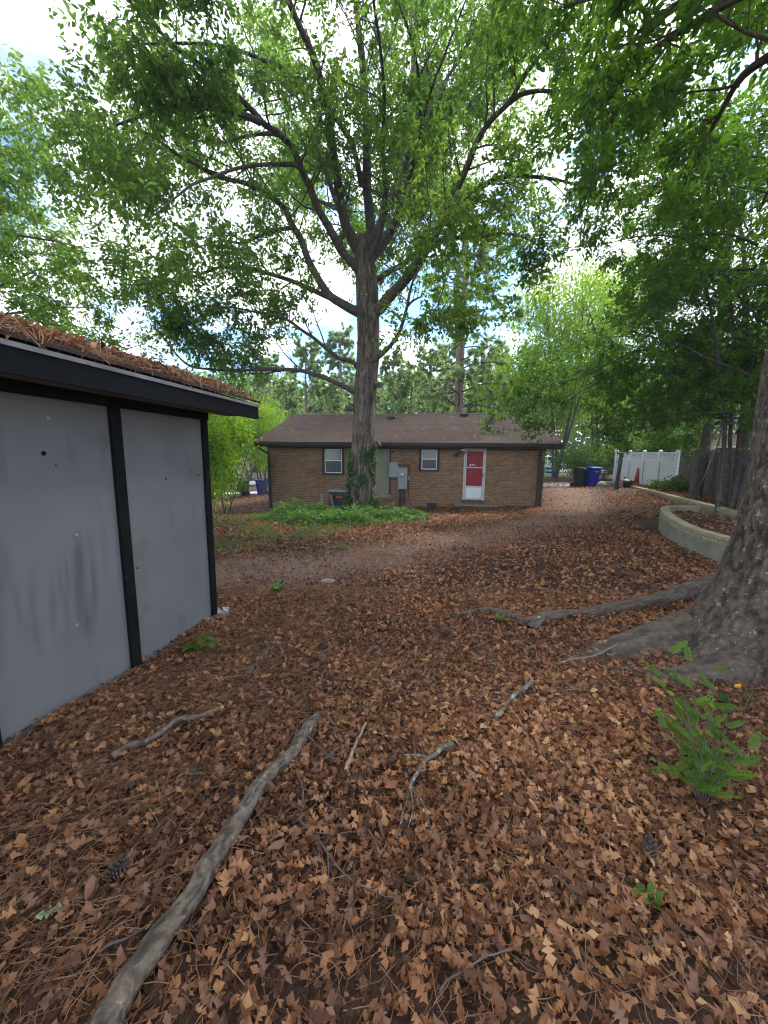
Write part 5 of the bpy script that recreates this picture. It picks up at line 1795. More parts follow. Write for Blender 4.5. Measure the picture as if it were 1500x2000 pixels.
# ---- the old tree at the right edge, with its roots
def build_old_tree():
    base = np.array([4.02, 3.48, 0.0])
    hs = np.array([-0.25, 0.0, 0.15, 0.35, 0.7, 1.1, 1.6, 2.2, 3.0, 4.5, 7.0, 10.0])
    rs = np.array([1.15, 1.02, 0.92, 0.82, 0.70, 0.615, 0.57, 0.548, 0.535, 0.51, 0.44, 0.30])
    z = np.concatenate([np.linspace(-0.25, 3.6, 240), np.linspace(3.64, 10, 60)])
    c = np.column_stack([base[0] + 0.015 * z + 0 * z, base[1] + 0.01 * z, z])
    rad = np.interp(z, hs, rs)

    def flare(a, zz):
        k = np.exp(-np.maximum(zz, 0) / 0.55)
        f = 0
        for (az, am, w) in ((math.radians(183), 0.34, 0.30), (math.radians(160), 0.26, 0.22), (math.radians(222), 0.20, 0.30), (math.radians(265), 0.22, 0.28), (math.radians(310), 0.2, 0.3), (math.radians(100), 0.25, 0.3), (math.radians(20), 0.25, 0.35)):
            dd = np.angle(np.exp(1j * (a - az)))
            f = f + am * np.exp(-(dd / w) ** 2)
        return 1 + k * (f - 0.12)
    limbs = []
    r = np.random.default_rng(8)
    for (az, h, el, ln, r0) in ((70, 5.6, 25, 5.0, 0.10), (110, 6.2, 32, 4.6, 0.10), (45, 6.8, 22, 5.2, 0.11), (140, 7.4, 35, 4.2, 0.09), (20, 7.6, 30, 4.6, 0.1), (85, 8.2, 40, 4.8, 0.09), (-30, 8.5, 35, 4, 0.09), (60, 9.2, 50, 4.6, 0.09), (120, 9.6, 55, 4.2, 0.08), (35, 5.2, 12, 4.4, 0.08),
                                 (95, 5.4, 38, 5.0, 0.09), (55, 6.0, 40, 5.5, 0.09), (75, 7.0, 48, 5.0, 0.09), (105, 7.8, 30, 5.4, 0.09), (125, 6.6, 48, 4.6, 0.08), (88, 6.4, 20, 5.6, 0.09)):
        a, e = math.radians(az), math.radians(el)
        d = np.array([math.cos(a) * math.cos(e), math.sin(a) * math.cos(e), math.sin(e)])
        p = [np.array([base[0] + 0.015 * h, base[1] + 0.01 * h, h])]
        for k in range(5):
            p.append(p[-1] + unit(d + np.array([0, 0, 0.12 - 0.09 * k]) + r.normal(0, 0.10, 3)) * ln / 5)
        limbs.append((p, r0, 0.02))
    T = make_tree("old_tree", "massive rough barked tree with lichen and exposed roots at the right edge", None, tuple(base), (c, rad, 190, 0.028), limbs,
                  MATS["old_bark"], MATS["maple_leaf"], 33, leaf=(0.12, LEAF_OVAL), sec=(0.42, 0.8, 2.0), twig=(4, 0.3, 0.75), per=18, flat=0.45, droop=0.25,
                  limb_t0=0.4, trunk_geo=dict(flare=flare, fr=(10.0, 3.0)), subsec=3)
    # roots: photo pixel paths on the ground, radius in metres
    RT = [([(1400, 1150), (1340, 1165), (1290, 1180), (1235, 1190), (1180, 1200), (1120, 1208), (1060, 1216), (1030, 1222), (1000, 1212), (975, 1203), (940, 1199), (905, 1204), (880, 1211)], 0.165, 0.034, -0.025),
          ([(1430, 1255), (1370, 1258), (1310, 1262), (1260, 1268), (1200, 1275), (1150, 1283), (1105, 1290), (1075, 1300)], 0.46, 0.07, -0.15),
          ([(1450, 1310), (1400, 1320), (1350, 1325), (1300, 1326), (1250, 1318), (1210, 1310)], 0.24, 0.06, -0.10),
          ([(1060, 1216), (1048, 1228), (1035, 1238)], 0.08, 0.05, -0.02)]
    for k, (pts, r0, r1, lift) in enumerate(RT):
        P = np.array([gp(*p) for p in pts])
        n = 90 if len(P) > 4 else 24
        cc = spline(P, n)
        t = np.linspace(0, 1, n)
        rad_ = r0 + (r1 - r0) * t ** 0.7
        if k == 0:
            rad_ = rad_ * (1 + 0.35 * np.exp(-((t - 0.72) / 0.05) ** 2) + 0.25 * np.exp(-((t - 0.86) / 0.04) ** 2))
        cc[:, 2] = gz(cc[:, 0], cc[:, 1]) + lift + rad_ * np.linspace(0.55, 0.45, n) + np.linspace(0.03, 0.05, n)
        V, F, ex = bark_tube(cc, rad_, 40, 0.014, 50 + k, fr=(14, 3.0))
        V[:, 2] = np.where(V[:, 2] > cc[:, 2].repeat(40), cc[:, 2].repeat(40) + (V[:, 2] - cc[:, 2].repeat(40)) * 0.8, V[:, 2])
        link("root", mesh_np("root", V - base, F, MATS["root_bark"], smooth=True, extra=ex), T)
    return T


build_old_tree()


# ---- trees by the plank fence
def arch_limb(p0, az, el, ln, r, curl=-0.10, n=6, wob=0.08):
    a, e = math.radians(az), math.radians(el)
    d = np.array([math.cos(a) * math.cos(e), math.sin(a) * math.cos(e), math.sin(e)])
    p = [np.array(p0, float)]
    for k in range(n):
        d = unit(d + np.array([0, 0, curl]) + r.normal(0, wob, 3))
        p.append(p[-1] + d * ln / n)
    return p


def fence_trees():
    r = np.random.default_rng(14)
    # single trunk in front of the planks
    bx, by = 11.25, 13.9
    z = np.linspace(0.35, 13.0, 60)
    c = np.column_stack([bx + 0.12 * np.sin(z * 0.5) + 0.02 * z, np.full(60, by), z])
    rad = np.interp(z, [0.35, 0.8, 2, 5, 13.0], [0.25, 0.185, 0.165, 0.14, 0.04])
    limbs = [([at(1357, 705, by), at(1330, 692, by - .3), at(1290, 686, by - .6), at(1247, 685, by - 1.0), at(1200, 705, by - 1.2), at(1150, 730, by - 1.3), at(1105, 745, by - 1.3), at(1067, 755, by - 1.3), at(1030, 775, by - 1.4)], 0.055, 0.012),
             ([at(1247, 685, by - 1.0), at(1207, 712, by - 1.6), at(1170, 745, by - 2.0), at(1127, 770, by - 2.2), at(1090, 800, by - 2.3), at(1050, 828, by - 2.3), at(1010, 842, by - 2.3)], 0.035, 0.010),
             ([at(1357, 740, by), at(1310, 760, by - 1.0), at(1250, 790, by - 1.8), at(1200, 815, by - 2.2), at(1150, 830, by - 2.4)], 0.05, 0.012)]
    for k in range(25):
        h = 3.0 + 0.39 * k
        limbs.append((arch_limb((bx + 0.02 * h, by, h), r.uniform(95, 290) if k % 3 else r.uniform(-60, 60), r.uniform(8, 40), r.uniform(2.6, 4.6) * (1 - 0.018 * k), r), 0.05, 0.01))

    def keep(p):
        g = vnoise(p * 0.55 + 3.1, 5)
        v = (p[:, 0] / np.maximum(p[:, 1], 1))
        return (g > 0.30) & (p[:, 2] > 1.9) & ~((p[:, 2] < 2.75) & (v < 0.60))
    make_tree("beech_tree", "slender grey trunk before the plank fence with boughs arching over the yard", None, (bx, by, 0.5), (c, rad, 28, 0.008), limbs,
              MATS["limb_bark"], MATS["maple_leaf"], 41, leaf=(0.125, LEAF_OVAL), sec=(0.36, 0.8, 2.0), twig=(5, 0.35, 0.75), per=21, flat=0.72, droop=0.22,
              grav=-0.03, limb_t0=0.2, sec_up=-0.02, keep=keep, subsec=3)
    # cluster of stems
    bx, by = 9.35, 10.2
    stems = [(0, 0, 0.095, 1.5, 0), (0.24, 0.25, 0.10, 1.0, 12), (-0.22, 0.2, 0.06, -1.2, 8), (-0.06, -0.22, 0.06, 0.4, -14), (0.34, -0.05, 0.085, 2.2, 4), (0.10, 0.4, 0.055, -0.6, 5)]
    limbs = []
    for dx, dy, r0, lean, ly in stems:
        pts = [np.array([bx + dx + 0.02 * lean * q * q + 0.03 * math.sin(q * 2 + dx * 9), by + dy + ly * 0.004 * q * q, 0.45 + 1.25 * q]) for q in range(10)]
        limbs.append((pts, r0, r0 * 0.3))
    for k in range(40):
        h = 2.6 + 0.24 * k
        limbs.append((arch_limb((bx + r.normal(0, .25), by + r.normal(0, .25), h), r.uniform(60, 300), r.uniform(0, 40), r.uniform(2.4, 4.6) * (1 - 0.010 * k), r), 0.038, 0.008))

    def keep2(p):
        g = vnoise(p * 0.55 + 9.1, 6)
        return (g > 0.29) & (p[:, 2] > 2.1 + 0.12 * np.maximum(0, 9 - p[:, 0])) & (p[:, 0] / p[:, 1] > 0.40)
    make_tree("maple_tree", "clump of thin grey stems with dark green layered leaves beside the plank fence", None, (bx, by, 0.5), None, limbs,
              MATS["limb_bark"], MATS["maple_leaf"], 43, leaf=(0.125, LEAF_OVAL), sec=(0.36, 0.8, 1.9), twig=(4, 0.3, 0.75), per=20, flat=0.72, droop=0.2,
              grav=-0.025, limb_t0=0.2, limb_names="stem", keep=keep2, subsec=2)


fence_trees()


# ---- tree at the far left, its trunk behind the shed
def left_tree():
    r = np.random.default_rng(15)
    bx, by = -12.6, 11.5
    z = np.linspace(-0.6, 10, 50)
    c = np.column_stack([bx + 0.05 * z, np.full(50, by), z])
    rad = np.interp(z, [-0.6, 0.5, 5, 10], [0.4, 0.28, 0.2, 0.05])
    limbs = []
    for k in range(22):
        h = 3.2 + 0.36 * k
        az = [-40, 20, 60, -80, 100, -10, 40][k % 7] + r.uniform(-20, 20)
        limbs.append((arch_limb((bx + 0.05 * h, by, h), az, r.uniform(5, 35), r.uniform(3.0, 5.2) * (1 - 0.02 * k), r, curl=-0.03), 0.06, 0.012))

    def keep(p):
        g = vnoise(p * 0.5 + 5.1, 8)
        return (g > 0.33) & (p[:, 0] / p[:, 1] < -0.58 - 0.12 * (vnoise(p * 0.4, 3) - 0.5)) & (p[:, 2] < 12.0)
    make_tree("maple_tree", "leafy tree reaching in at the left above the grey shed", None, (bx, by, -0.4), (c, rad, 20, 0.01), limbs,
              MATS["limb_bark"], MATS["oak_leaf"], 47, leaf=(0.13, LEAF_OVAL), sec=(0.42, 0.9, 2.0), twig=(4, 0.35, 0.8), per=22, flat=0.45, droop=0.25,
              limb_t0=0.15, keep=keep, subsec=2)


left_tree()


# ---- pines behind the house
def needle_blades(P, D, r, k, ln, w):
    """tufts: k thin blades round each shoot tip"""
    n = len(P)
    p = np.repeat(P, k, 0)
    d = side_dirs(np.repeat(D, k, 0), r, 0.55, 0.0, -0.10)
    s = unit(np.cross(d, r.normal(0, 1, d.shape)))
    L_ = (ln * r.uniform(0.7, 1.15, len(p)))[:, None]
    p = p + r.normal(0, 0.04, p.shape)
    V = np.stack([p - s * w, p + s * w, p + d * L_ + np.array([0, 0, -0.04])], 1).reshape(-1, 3)
    F = np.arange(len(p) * 3).reshape(-1, 3)
    rn = np.repeat(np.repeat(r.random(n) * 0.5, k) + r.random(len(p)) * 0.45, 3)
    return V, F, rn


def pine_meshes(seed, H, rt, crown0, width, ntier, tufts, blades, lean=0.0, droop=-0.05):
    r = np.random.default_rng(seed)
    z = np.linspace(-0.8, H, 90)
    c = np.column_stack([lean * z + 0.06 * np.sin(z * 0.5), 0.03 * np.sin(z * 0.37), z])
    rad = np.interp(z, [-0.8, 0.6, H * 0.5, H], [rt * 1.25, rt, rt * 0.72, 0.05])
    tV, tF, tex = bark_tube(c, rad, 24, rt * 0.05, seed)
    bl, br = [], []
    for k in range(ntier):
        h = crown0 + (H - crown0) * (k + r.random() * 0.6) / ntier
        f = 1 - 0.75 * ((h - crown0) / (H - crown0)) ** 1.4
        for a in range(int(r.integers(2, 5))):
            p = arch_limb((np.interp(h, z, c[:, 0]), np.interp(h, z, c[:, 1]), h), r.uniform(0, 360), r.uniform(-8, 30), width * f * r.uniform(0.55, 1.1), r, curl=droop + 0.02 * r.random(), n=5, wob=0.13)
            bl.append(spline(p, 8))
            br.append(np.linspace(0.055, 0.012, 8) * (rt / 0.35) * (0.5 + 0.5 * f))
    B, R = np.array(bl), np.array(br)
    V1, F1 = tubes(B, R, 5)
    p, d, rr = pick_on(B, R, 6, r, 0.3, 1.0)
    S = branchlets(p, side_dirs(d, r, 0.6, 0.2, 0.05), r.uniform(0.4, 1.2, len(p)) * width / 3.2, 4, r, 0.2, -0.05)
    V2, F2 = tubes(S, np.maximum(rr * 0.35, 0.006)[:, None] * np.linspace(1, .4, 4)[None], 3)
    q, dd, _ = pick_on(S, np.zeros(S.shape[:2]), tufts, r, 0.35, 1.0)
    V3, F3, rn = needle_blades(q, unit(dd + np.array([0, 0, 0.25])), r, blades, 0.30, 0.030 if seed == 61 else 0.042)
    return ((tV, tF, tex), (np.vstack([V1, V2]), np.vstack([F1, F2 + len(V1)])), (V3, F3, rn))


def place_pine(parts_me, base, rz, sc, label, group):
    T = thing("pine_tree", label, "pine tree", base, rz, group)
    T.scale = (sc, sc, sc)
    for nm, me in zip(("trunk", "branches", "crown"), parts_me):
        o = link(nm, me, T)
        if nm != "trunk":
            o["kind"] = "stuff"
    return T


def pines():
    kinds = []
    for sd, H, rt, c0, w, nt, tu, bld in ((61, 17.5, 0.36, 5.0, 4.2, 17, 7, 16), (62, 14.5, 0.22, 1.5, 3.6, 21, 7, 15)):
        (tV, tF, tex), (bV, bF), (nV, nF, rn) = pine_meshes(sd, H, rt, c0, w, nt, tu, bld, lean=0.012 if sd == 61 else 0.0)
        print("pine tris", len(nF) + 2 * len(bF) + 2 * len(tF))
        kinds.append((mesh_np("trunk", tV, tF, MATS["pine_bark"], smooth=True, extra=tex), mesh_np("branches", bV, bF, MATS["limb_bark"]), mesh_np("crown", nV, nF, MATS["pine_green"], rn)))
    Y = 25.5
    b = at(893, 815, Y)
    place_pine(kinds[0], (b[0], b[1], float(gz(b[0], b[1])) - 0.2), 0.6, 1.0, "tall bare trunked pine rising just behind the house roof right of the oak", None)
    spots = [(560, 33, 1, .62, 0.9, "short pine just left of the big oak above the roof"), (720, 34, 1, .60, 5.1, "short pine hidden partly by the big oak trunk"), (800, 32, 1, .62, 2.9, "short pine midway between oak trunk and tall pine"), (935, 33, 1, .66, 3.3, "short dark pine right beside the tall bare trunk"), (870, 48, 1, 1.05, 1.7, "distant pine directly behind the tall bare trunk"), (645, 31, 1, .58, 0.1, "short pine above the roof left of the oak trunk"), (600, 39, 1, .95, 0.4, "pale pine behind the left end of the house roof"), (665, 44, 1, 1.12, 2.1, "pine showing just left of the big oak trunk"),
             (765, 37, 1, .80, 1.3, "low bushy pine just right of the big oak trunk above the roof"), (835, 41, 1, .88, 3.9, "bushy pine left of the tall bare trunked pine"),
             (965, 46, 1, .98, 5.0, "pine behind the roof just right of the tall bare trunked pine"), (1020, 36, 1, .80, 0.2, "pine with a high crown above the right end of the roof"),
             (530, 47, 1, 1.0, 2.7, "distant pine above the bright shrub at the left roof corner"), (440, 50, 0, 0.86, 4.4, "distant pine above the far end of the grey shed roof")]
    for px, Y, k, sc, rz, lab in spots:
        b = at(px, 890, Y)
        place_pine(kinds[k], (b[0], b[1], float(gz(b[0], b[1])) - 0.2), rz, sc, lab, "pines behind the brick house")


pines()


# ---- bright broadleaf trees and shrubs round the house
def bush_mesh(seed, rx, rz_, h0, n, size, template, m_leaf, clumps=26, stems=5, stem_r=0.03, spread=0.35):
    """an upright shrub or small tree: stems, shoots and clumped leaves"""
    r = np.random.default_rng(seed)
    st, rr = [], []
    for k in range(stems):
        az = r.uniform(0, 360)
        p = arch_limb((r.normal(0, 0.1), r.normal(0, 0.1), -0.1), az, r.uniform(62, 86), h0 + rz_ * r.uniform(0.9, 1.5), r, curl=-0.02, n=6, wob=0.06)
        st.append(spline(p, 10))
        rr.append(np.linspace(stem_r, stem_r * 0.3, 10))
    B, R = np.array(st), np.array(rr)
    V1, F1 = tubes(B, R, 6)
    cl = unit(r.normal(0, 1, (clumps, 3))) * (r.random((clumps, 1)) ** 0.45) * np.array([rx, rx, rz_]) + np.array([0, 0, h0 + rz_])
    # shoots from the nearest stem to each clump
    flat = B.reshape(-1, 3)
    near = flat[np.argmin(((cl[:, None] - flat[None]) ** 2).sum(-1), 1)]
    S = np.stack([near * (1 - t) + cl * t + np.array([0, 0, 0.08]) * np.sin(math.pi * t) for t in np.linspace(0, 1, 5)], 1)
    V2, F2 = tubes(S, np.full((clumps, 1), stem_r * 0.35) * np.linspace(1, .4, 5)[None], 4)
    wv = V1, V2
    idx = r.integers(0, clumps, n)
    off = r.normal(0, 1, (n, 3)) * np.array([spread * rx, spread * rx, spread * 0.55 * rz_])
    p = cl[idx] + off
    k = p[:, 2] > 0.12
    p, idx = p[k], idx[k]
    n = len(p)
    ax = unit(off[k] * 0.7 + r.normal(0, 0.5, (n, 3)) + np.array([0, 0, -0.25]))
    up = unit(r.normal(0, 0.6, (n, 3)) + np.array([0, 0, 1.0]))
    rn = np.clip(0.1 + 0.45 * r.random(clumps)[idx] + 0.4 * r.random(n), 0, 0.97)
    V3, F3, R3 = scatter([template], p, frames(ax, up), size * r.uniform(0.7, 1.25, n), rn, r)
    return (mesh_np("stem", np.vstack(wv), np.vstack([F1, F2 + len(V1)]), MATS["limb_bark"]), mesh_np("crown", V3, F3, m_leaf, R3))


def place_bush(name, mes, base, rz, sc, label, cat, group=None):
    T = thing(name, label, cat, base, rz, group)
    T.scale = sc if isinstance(sc, tuple) else (sc, sc, sc)
    link("stem", mes[0], T)
    o = link("crown", mes[1], T)
    o["kind"] = "stuff"
    return T


def broadleaves():
    A = bush_mesh(71, 1.7, 1.7, 0.7, 9000, 0.13, LEAF_OVAL, MATS["light_leaf"], 34, 5, 0.04, 0.26)
    Bm = bush_mesh(72, 2.6, 3.4, 2.6, 12000, 0.19, LEAF_QUAD, MATS["far_leaf"], 60, 4, 0.11, 0.20)
    Sm = bush_mesh(76, 0.85, 1.9, 0.5, 6500, 0.12, LEAF_OVAL, MATS["light_leaf"], 34, 5, 0.025, 0.24)
    Cm = bush_mesh(73, 1.0, 0.9, 0.25, 5200, 0.11, LEAF_OVAL, MATS["maple_leaf"], 24, 6, 0.02, 0.30)
    Dm = bush_mesh(74, 2.6, 3.2, 2.2, 13000, 0.17, LEAF_QUAD, MATS["light_leaf"], 58, 4, 0.09, 0.20)

    def put(nm, me, px, py, Y, rz, sc, lab, cat, grp=None, dz=-0.05):
        b = at(px, py, Y)
        place_bush(nm, me, (b[0], b[1], float(gz(b[0], b[1])) + dz), rz, sc, lab, cat, grp)
    g1 = "bright shrubs left of the brick house"
    put("sapling", Sm, 440, 980, 15.2, 0.3, 1.1, "leafy sapling with thin dark stems just past the shed corner", "sapling", g1)
    put("sapling", Sm, 412, 975, 13.0, 2.1, 0.95, "thin sapling touching the black corner board of the shed", "sapling", g1)
    put("shrub_tree", Dm, 512, 930, 25.0, 1.1, (0.66, 0.66, 0.74), "bright yellow green tree behind the left corner of the house", "tree", g1)
    put("shrub_tree", Dm, 415, 930, 24.0, 4.1, (0.75, 0.75, 0.72), "bright green tree seen between shed and house", "tree", g1)
    put("street_tree", Bm, 488, 940, 44.0, 0.5, 0.95, "pale trunked street tree beyond the left blue cart", "tree")
    put("far_tree", Bm, 300, 930, 40.0, 2.2, 1.2, "green tree behind the shed roof beyond the yard", "tree", "trees across the street")
    put("far_tree", Bm, 560, 930, 52.0, 3.2, 1.15, "green tree far behind the left half of the house", "tree", "trees across the street")
    put("far_tree", Bm, 1100, 900, 47.0, 4.0, 1.15, "green tree far behind the right end of the house", "tree", "trees across the street")
    put("far_tree", Bm, 1195, 900, 52.0, 5.2, 1.3, "green tree beyond the parked silver car", "tree", "trees across the street")
    put("far_tree", Bm, 1290, 900, 42.0, 0.9, 1.15, "green tree rising behind the white fence", "tree", "trees across the street")
    put("light_tree", Dm, 1085, 900, 29.0, 2.4, (1.35, 1.35, 1.75), "light green tree right behind the house's right corner", "tree", "light green trees right of the house")
    put("light_tree", Dm, 1165, 900, 34.0, 0.4, (1.4, 1.4, 2.0), "light green tree behind the bins and the leafy shrub", "tree", "light green trees right of the house")
    put("light_tree", Dm, 985, 850, 31.0, 5.4, (0.9, 0.9, 1.1), "light green tree peeking over the roof beside the pine", "tree", "light green trees right of the house")
    put("shrub", Cm, 1130, 925, 26.0, 0.2, (1.5, 1.3, 1.35), "wide green shrub behind the trash carts beside the white fence", "shrub")
    put("shrub", A, 1180, 912, 27.0, 3.3, (0.85, 0.85, 0.62), "light green shrub between the bins and the white fence", "shrub")
    put("tall_tree", Bm, 1420, 880, 24.0, 1.9, 1.05, "tree standing behind the plank fence beside the neighbour house", "tree")
    put("hedge_shrub", Cm, 1225, 915, 25.5, 1.2, (1.6, 1.3, 1.7), "dense shrub behind the left half of the white fence", "shrub", "shrubs behind the white fence")
    put("hedge_shrub", Cm, 1300, 915, 22.5, 4.2, (1.6, 1.3, 1.9), "dense shrub behind the right half of the white fence", "shrub", "shrubs behind the white fence")
    # weeds and plants by the white fence
    Em = bush_mesh(75, 0.42, 0.24, 0.05, 420, 0.11, LEAF_STAR, MATS["maple_leaf"], 12, 5, 0.008, 0.35)
    for px, py, Y, sc, lab in ((1285, 950, 16.9, 0.75, "small leafy plant at the foot of the white fence"), (1305, 956, 16.0, 0.8, "low leafy plant left of the plank fence end"), (1322, 945, 16.3, 1.15, "taller leafy plant where white and plank fences meet")):
        b = at(px, py, Y)
        place_bush("leafy_plant", Em, (b[0], b[1], 0.58), px * 0.7, sc, lab, "plant", "plants by the white fence")
    # far woods, one mass
    r = np.random.default_rng(90)
    n = 60000
    x = r.uniform(-130, 130, n)
    y = 78 + 20 * r.random(n) - 0.002 * x * x
    hmax = 13 + 11 * n2(x, y * 0, 0.06, 95)
    z = gz(x, y) + hmax * r.random(n) ** 0.8
    V, F, R = scatter([LEAF_QUAD], np.stack([x, y, z], -1), frames(unit(r.normal(0, 1, (n, 3))), unit(r.normal(0, 1, (n, 3)))), r.uniform(0.9, 1.8, n), 0.3 * r.random(n) + 0.5 * vnoise(np.stack([x, y, z], -1) * 0.2, 2), r)
    tagd(link("far_woods", mesh_np("far_woods", V, F, MATS["far_leaf"], R)), "hazy green woods along the far side of the street", "woods", kind="stuff")


broadleaves()


# ---- ground cover by the oak and grass
def ground_cover():
    r = np.random.default_rng(100)
    n = 26000
    x = r.uniform(-5.0, 2.4, n)
    y = r.uniform(9.8, 15.2, n)
    hm = n2(x, y, 1.1, 101)
    e = ((x + 1.3) / 2.9) ** 2 + ((y - 12.2) / 2.2) ** 2
    dens = sstep(1.15, 0.35, e + 1.0 * (n2(x, y, 0.9, 102) - 0.5))
    k = (r.random(n) < dens) & (np.hypot(x + 0.75, y - OY) > 0.62) & (hm > 0.36) & house_free(x, y)
    x, y, hm, dens = x[k], y[k], hm[k], dens[k]
    n = len(x)
    H = 0.06 + 1.9 * np.clip(hm - 0.38, 0, 1) * dens + 0.35 * np.exp(-((x + 2.9) ** 2 / 0.4 + (y - 12.6) ** 2 / 0.6))
    z = gz(x, y) + H * r.random(n) ** 0.6
    ax = unit(np.stack([r.normal(0, 1, n), r.normal(-.3, 1, n), r.normal(-0.15, .35, n)], -1))
    up = unit(np.stack([r.normal(0, .35, n), r.normal(0, .35, n), np.ones(n)], -1))
    V, F, R = scatter([LEAF_OVAL], np.stack([x, y, z], -1), frames(ax, up), r.uniform(0.07, 0.15, n), np.clip(0.55 * hm + 0.4 * r.random(n), 0, .97), r)
    tagd(link("ground_cover", mesh_np("ground_cover", V, F, MATS["creeper"], R)), "bright green low creeper spreading round the foot of the big oak", "ground cover", kind="stuff")
    # sparse grass and moss tufts to the left
    n = 60000
    x = r.uniform(-9.5, 0.6, n)
    y = r.uniform(7.0, 18.0, n)
    k = (r.random(n) < grass_mask(x, y) * 0.9) & shed_free(x - 0.1, y) & house_free(x, y)
    x, y = x[k], y[k]
    n = len(x)
    z = gz(x, y)
    h = r.uniform(0.04, 0.13, n)
    a = r.uniform(0, 6.28, n)
    s = np.stack([np.cos(a), np.sin(a), np.zeros(n)], -1) * 0.011
    p = np.stack([x, y, z], -1)
    tip = p + np.stack([r.normal(0, .4, n) * h, r.normal(0, .4, n) * h, h], -1)
    V = np.stack([p - s, p + s, tip], 1).reshape(-1, 3)
    tagd(link("grass", mesh_np("grass", V, np.arange(3 * n).reshape(-1, 3), MATS["grass_blade"], np.repeat(r.random(n), 3))), "thin green grass growing through leaves left of the oak", "grass", kind="stuff")


ground_cover()

# ------------------------------------------------------------------ trash carts
def make_cart(m, label, base, rz, mark=True):
    T = thing("trash_cart", label, "trash cart", base, rz, "wheeled trash carts")
    q = MB()
    # tapered, faceted body
    lv = [(0.0, .215, .235), (0.10, .225, .25), (0.55, .265, .295), (0.92, .295, .335), (0.94, .32, .36), (0.99, .32, .36)]
    ch = 0.05
    rings = []
    for z, hx, hy in lv:
        rings.append([(-hx + ch, -hy, z), (hx - ch, -hy, z), (hx, -hy + ch, z), (hx, hy - ch, z), (hx - ch, hy, z), (-hx + ch, hy, z), (-hx, hy - ch, z), (-hx, -hy + ch, z)])
    V = [p for r_ in rings for p in r_]
    Fq = [tuple(range(8))[::-1], tuple(range(40, 48))]
    for i in range(5):
        for k in range(8):
            Fq.append((i * 8 + k, i * 8 + (k + 1) % 8, i * 8 + 8 + (k + 1) % 8, i * 8 + 8 + k))
    q.add(V, Fq)
    body = q.build("body", m, T, bevel=0.008)
    f = MB()      # grip bar in the front recess and side ribs
    f.box(-0.14, 0.14, -0.315, -0.285, 0.64, 0.67).box(-0.17, -0.14, -0.32, -0.27, 0.54, 0.74).box(0.14, 0.17, -0.32, -0.27, 0.54, 0.74)
    f.build("grip_bar", m, body)
    l = MB()
    n = 9
    prof = [(-0.385, 1.0), (-0.37, 1.03), (-0.18, 1.065), (0.1, 1.075), (0.34, 1.05), (0.38, 1.03), (0.38, 1.0)]
    l.prism(prof, 'x', -0.335, 0.335)
    l.build("lid", m, T, bevel=0.012)
    h = MB()
    h.tube([(-0.25, 0.36, 0.96), (-0.25, 0.43, 1.0), (0.25, 0.43, 1.0), (0.25, 0.36, 0.96)], 0.018, 8)
    h.build("handle", m, T)
    for s in (-1, 1):
        w = MB()
        w.lathe([(0.05, -0.03), (0.125, -0.028), (0.135, -0.015), (0.135, 0.015), (0.125, 0.028), (0.05, 0.03)], (s * 0.26, 0.29, 0.125), 18, 'x')
        w.build("wheel", MATS["rubber"], T)
    if mark:
        e = MB()
        e.box(-0.11, -0.055, -0.2995, -0.2955, 0.795, 0.845).box(-0.04, 0.13, -0.2995, -0.2955, 0.825, 0.838).box(-0.035, 0.09, -0.2995, -0.2955, 0.80, 0.812).box(-0.06, 0.05, -0.292, -0.288, 0.755, 0.765)
        M = Matrix.Translation((0, -0.006, 0))
        e.v = [(p[0], p[1] - 0.035 + (p[2] - 0.8) * -0.10, p[2]) for p in e.v]
        e.build("emblem", MATS["mark_white"], body)
    return T


def on_ground(px, py, Y, dz=0.0):
    b = at(px, py, Y)
    return (b[0], b[1], float(gz(b[0], b[1])) + dz)


p = on_ground(1154, 950, 20.6)
make_cart(MATS["bin_blue"], "royal blue wheeled cart beside the dark cart near the white fence", p, 0.28)
p = on_ground(1133, 949, 20.9)
make_cart(MATS["bin_dark"], "blackish green cart half hidden behind the right blue cart", p, 0.62, mark=False)
p = on_ground(512, 968, 25.8)
make_cart(MATS["bin_blue"], "royal blue cart standing alone left of the brick house", p, -0.35)
p = on_ground(478, 970, 25.2)
make_cart(MATS["bin_dark"], "dark cart half hidden by a green shrub at the left drive", p, 0.2, mark=False)
b = on_ground(472, 971, 24.6)
_sm = bush_mesh(78, 0.30, 0.55, 0.12, 900, 0.10, LEAF_OVAL, MATS["far_leaf"], 14, 4, 0.010, 0.4)
place_bush("small_shrub", _sm, b, 0.4, 1.0, "small upright shrub growing against the left dark cart", "shrub")

# ------------------------------------------------------------------ clutter by the low wall
o = thing("traffic_cone", "faded orange cone leaning space between wall end and white fence", "traffic cone", (12.45, 19.0, 0.50), 0.3)
o["label"] = "tall faded orange traffic cone standing before the white fence"
MB().lathe([(0.15, 0.035), (0.035, 0.88), (0.03, 0.90), (0.02, 0.90)], (0, 0, 0), 20).build("body", MATS["cone_orange"], o, smooth=True)
MB().box(-0.21, 0.21, -0.21, 0.21, 0, 0.035).build("base", MATS["cone_orange"], o, bevel=0.01)
MB().lathe([(0.036, 0.88), (0.036, 0.905), (0.02, 0.91)], (0, 0, 0), 14).build("tip", MATS["cone_orange"], o)

p = on_ground(1203, 961, 17.6)
o = thing("wooden_post", "lone dark wooden post standing at the far end of the low wall", "post", p, 0.2)
M = Matrix.Rotation(0.06, 4, 'Y')
MB().box(-0.06, 0.06, -0.06, 0.06, -0.2, 1.62, M).build("shaft", MATS["dark_wood"], o, bevel=0.008)
MB().box(-0.066, 0.066, -0.066, 0.066, 1.62, 1.65, M).build("cap", MATS["grey_wood"], o)

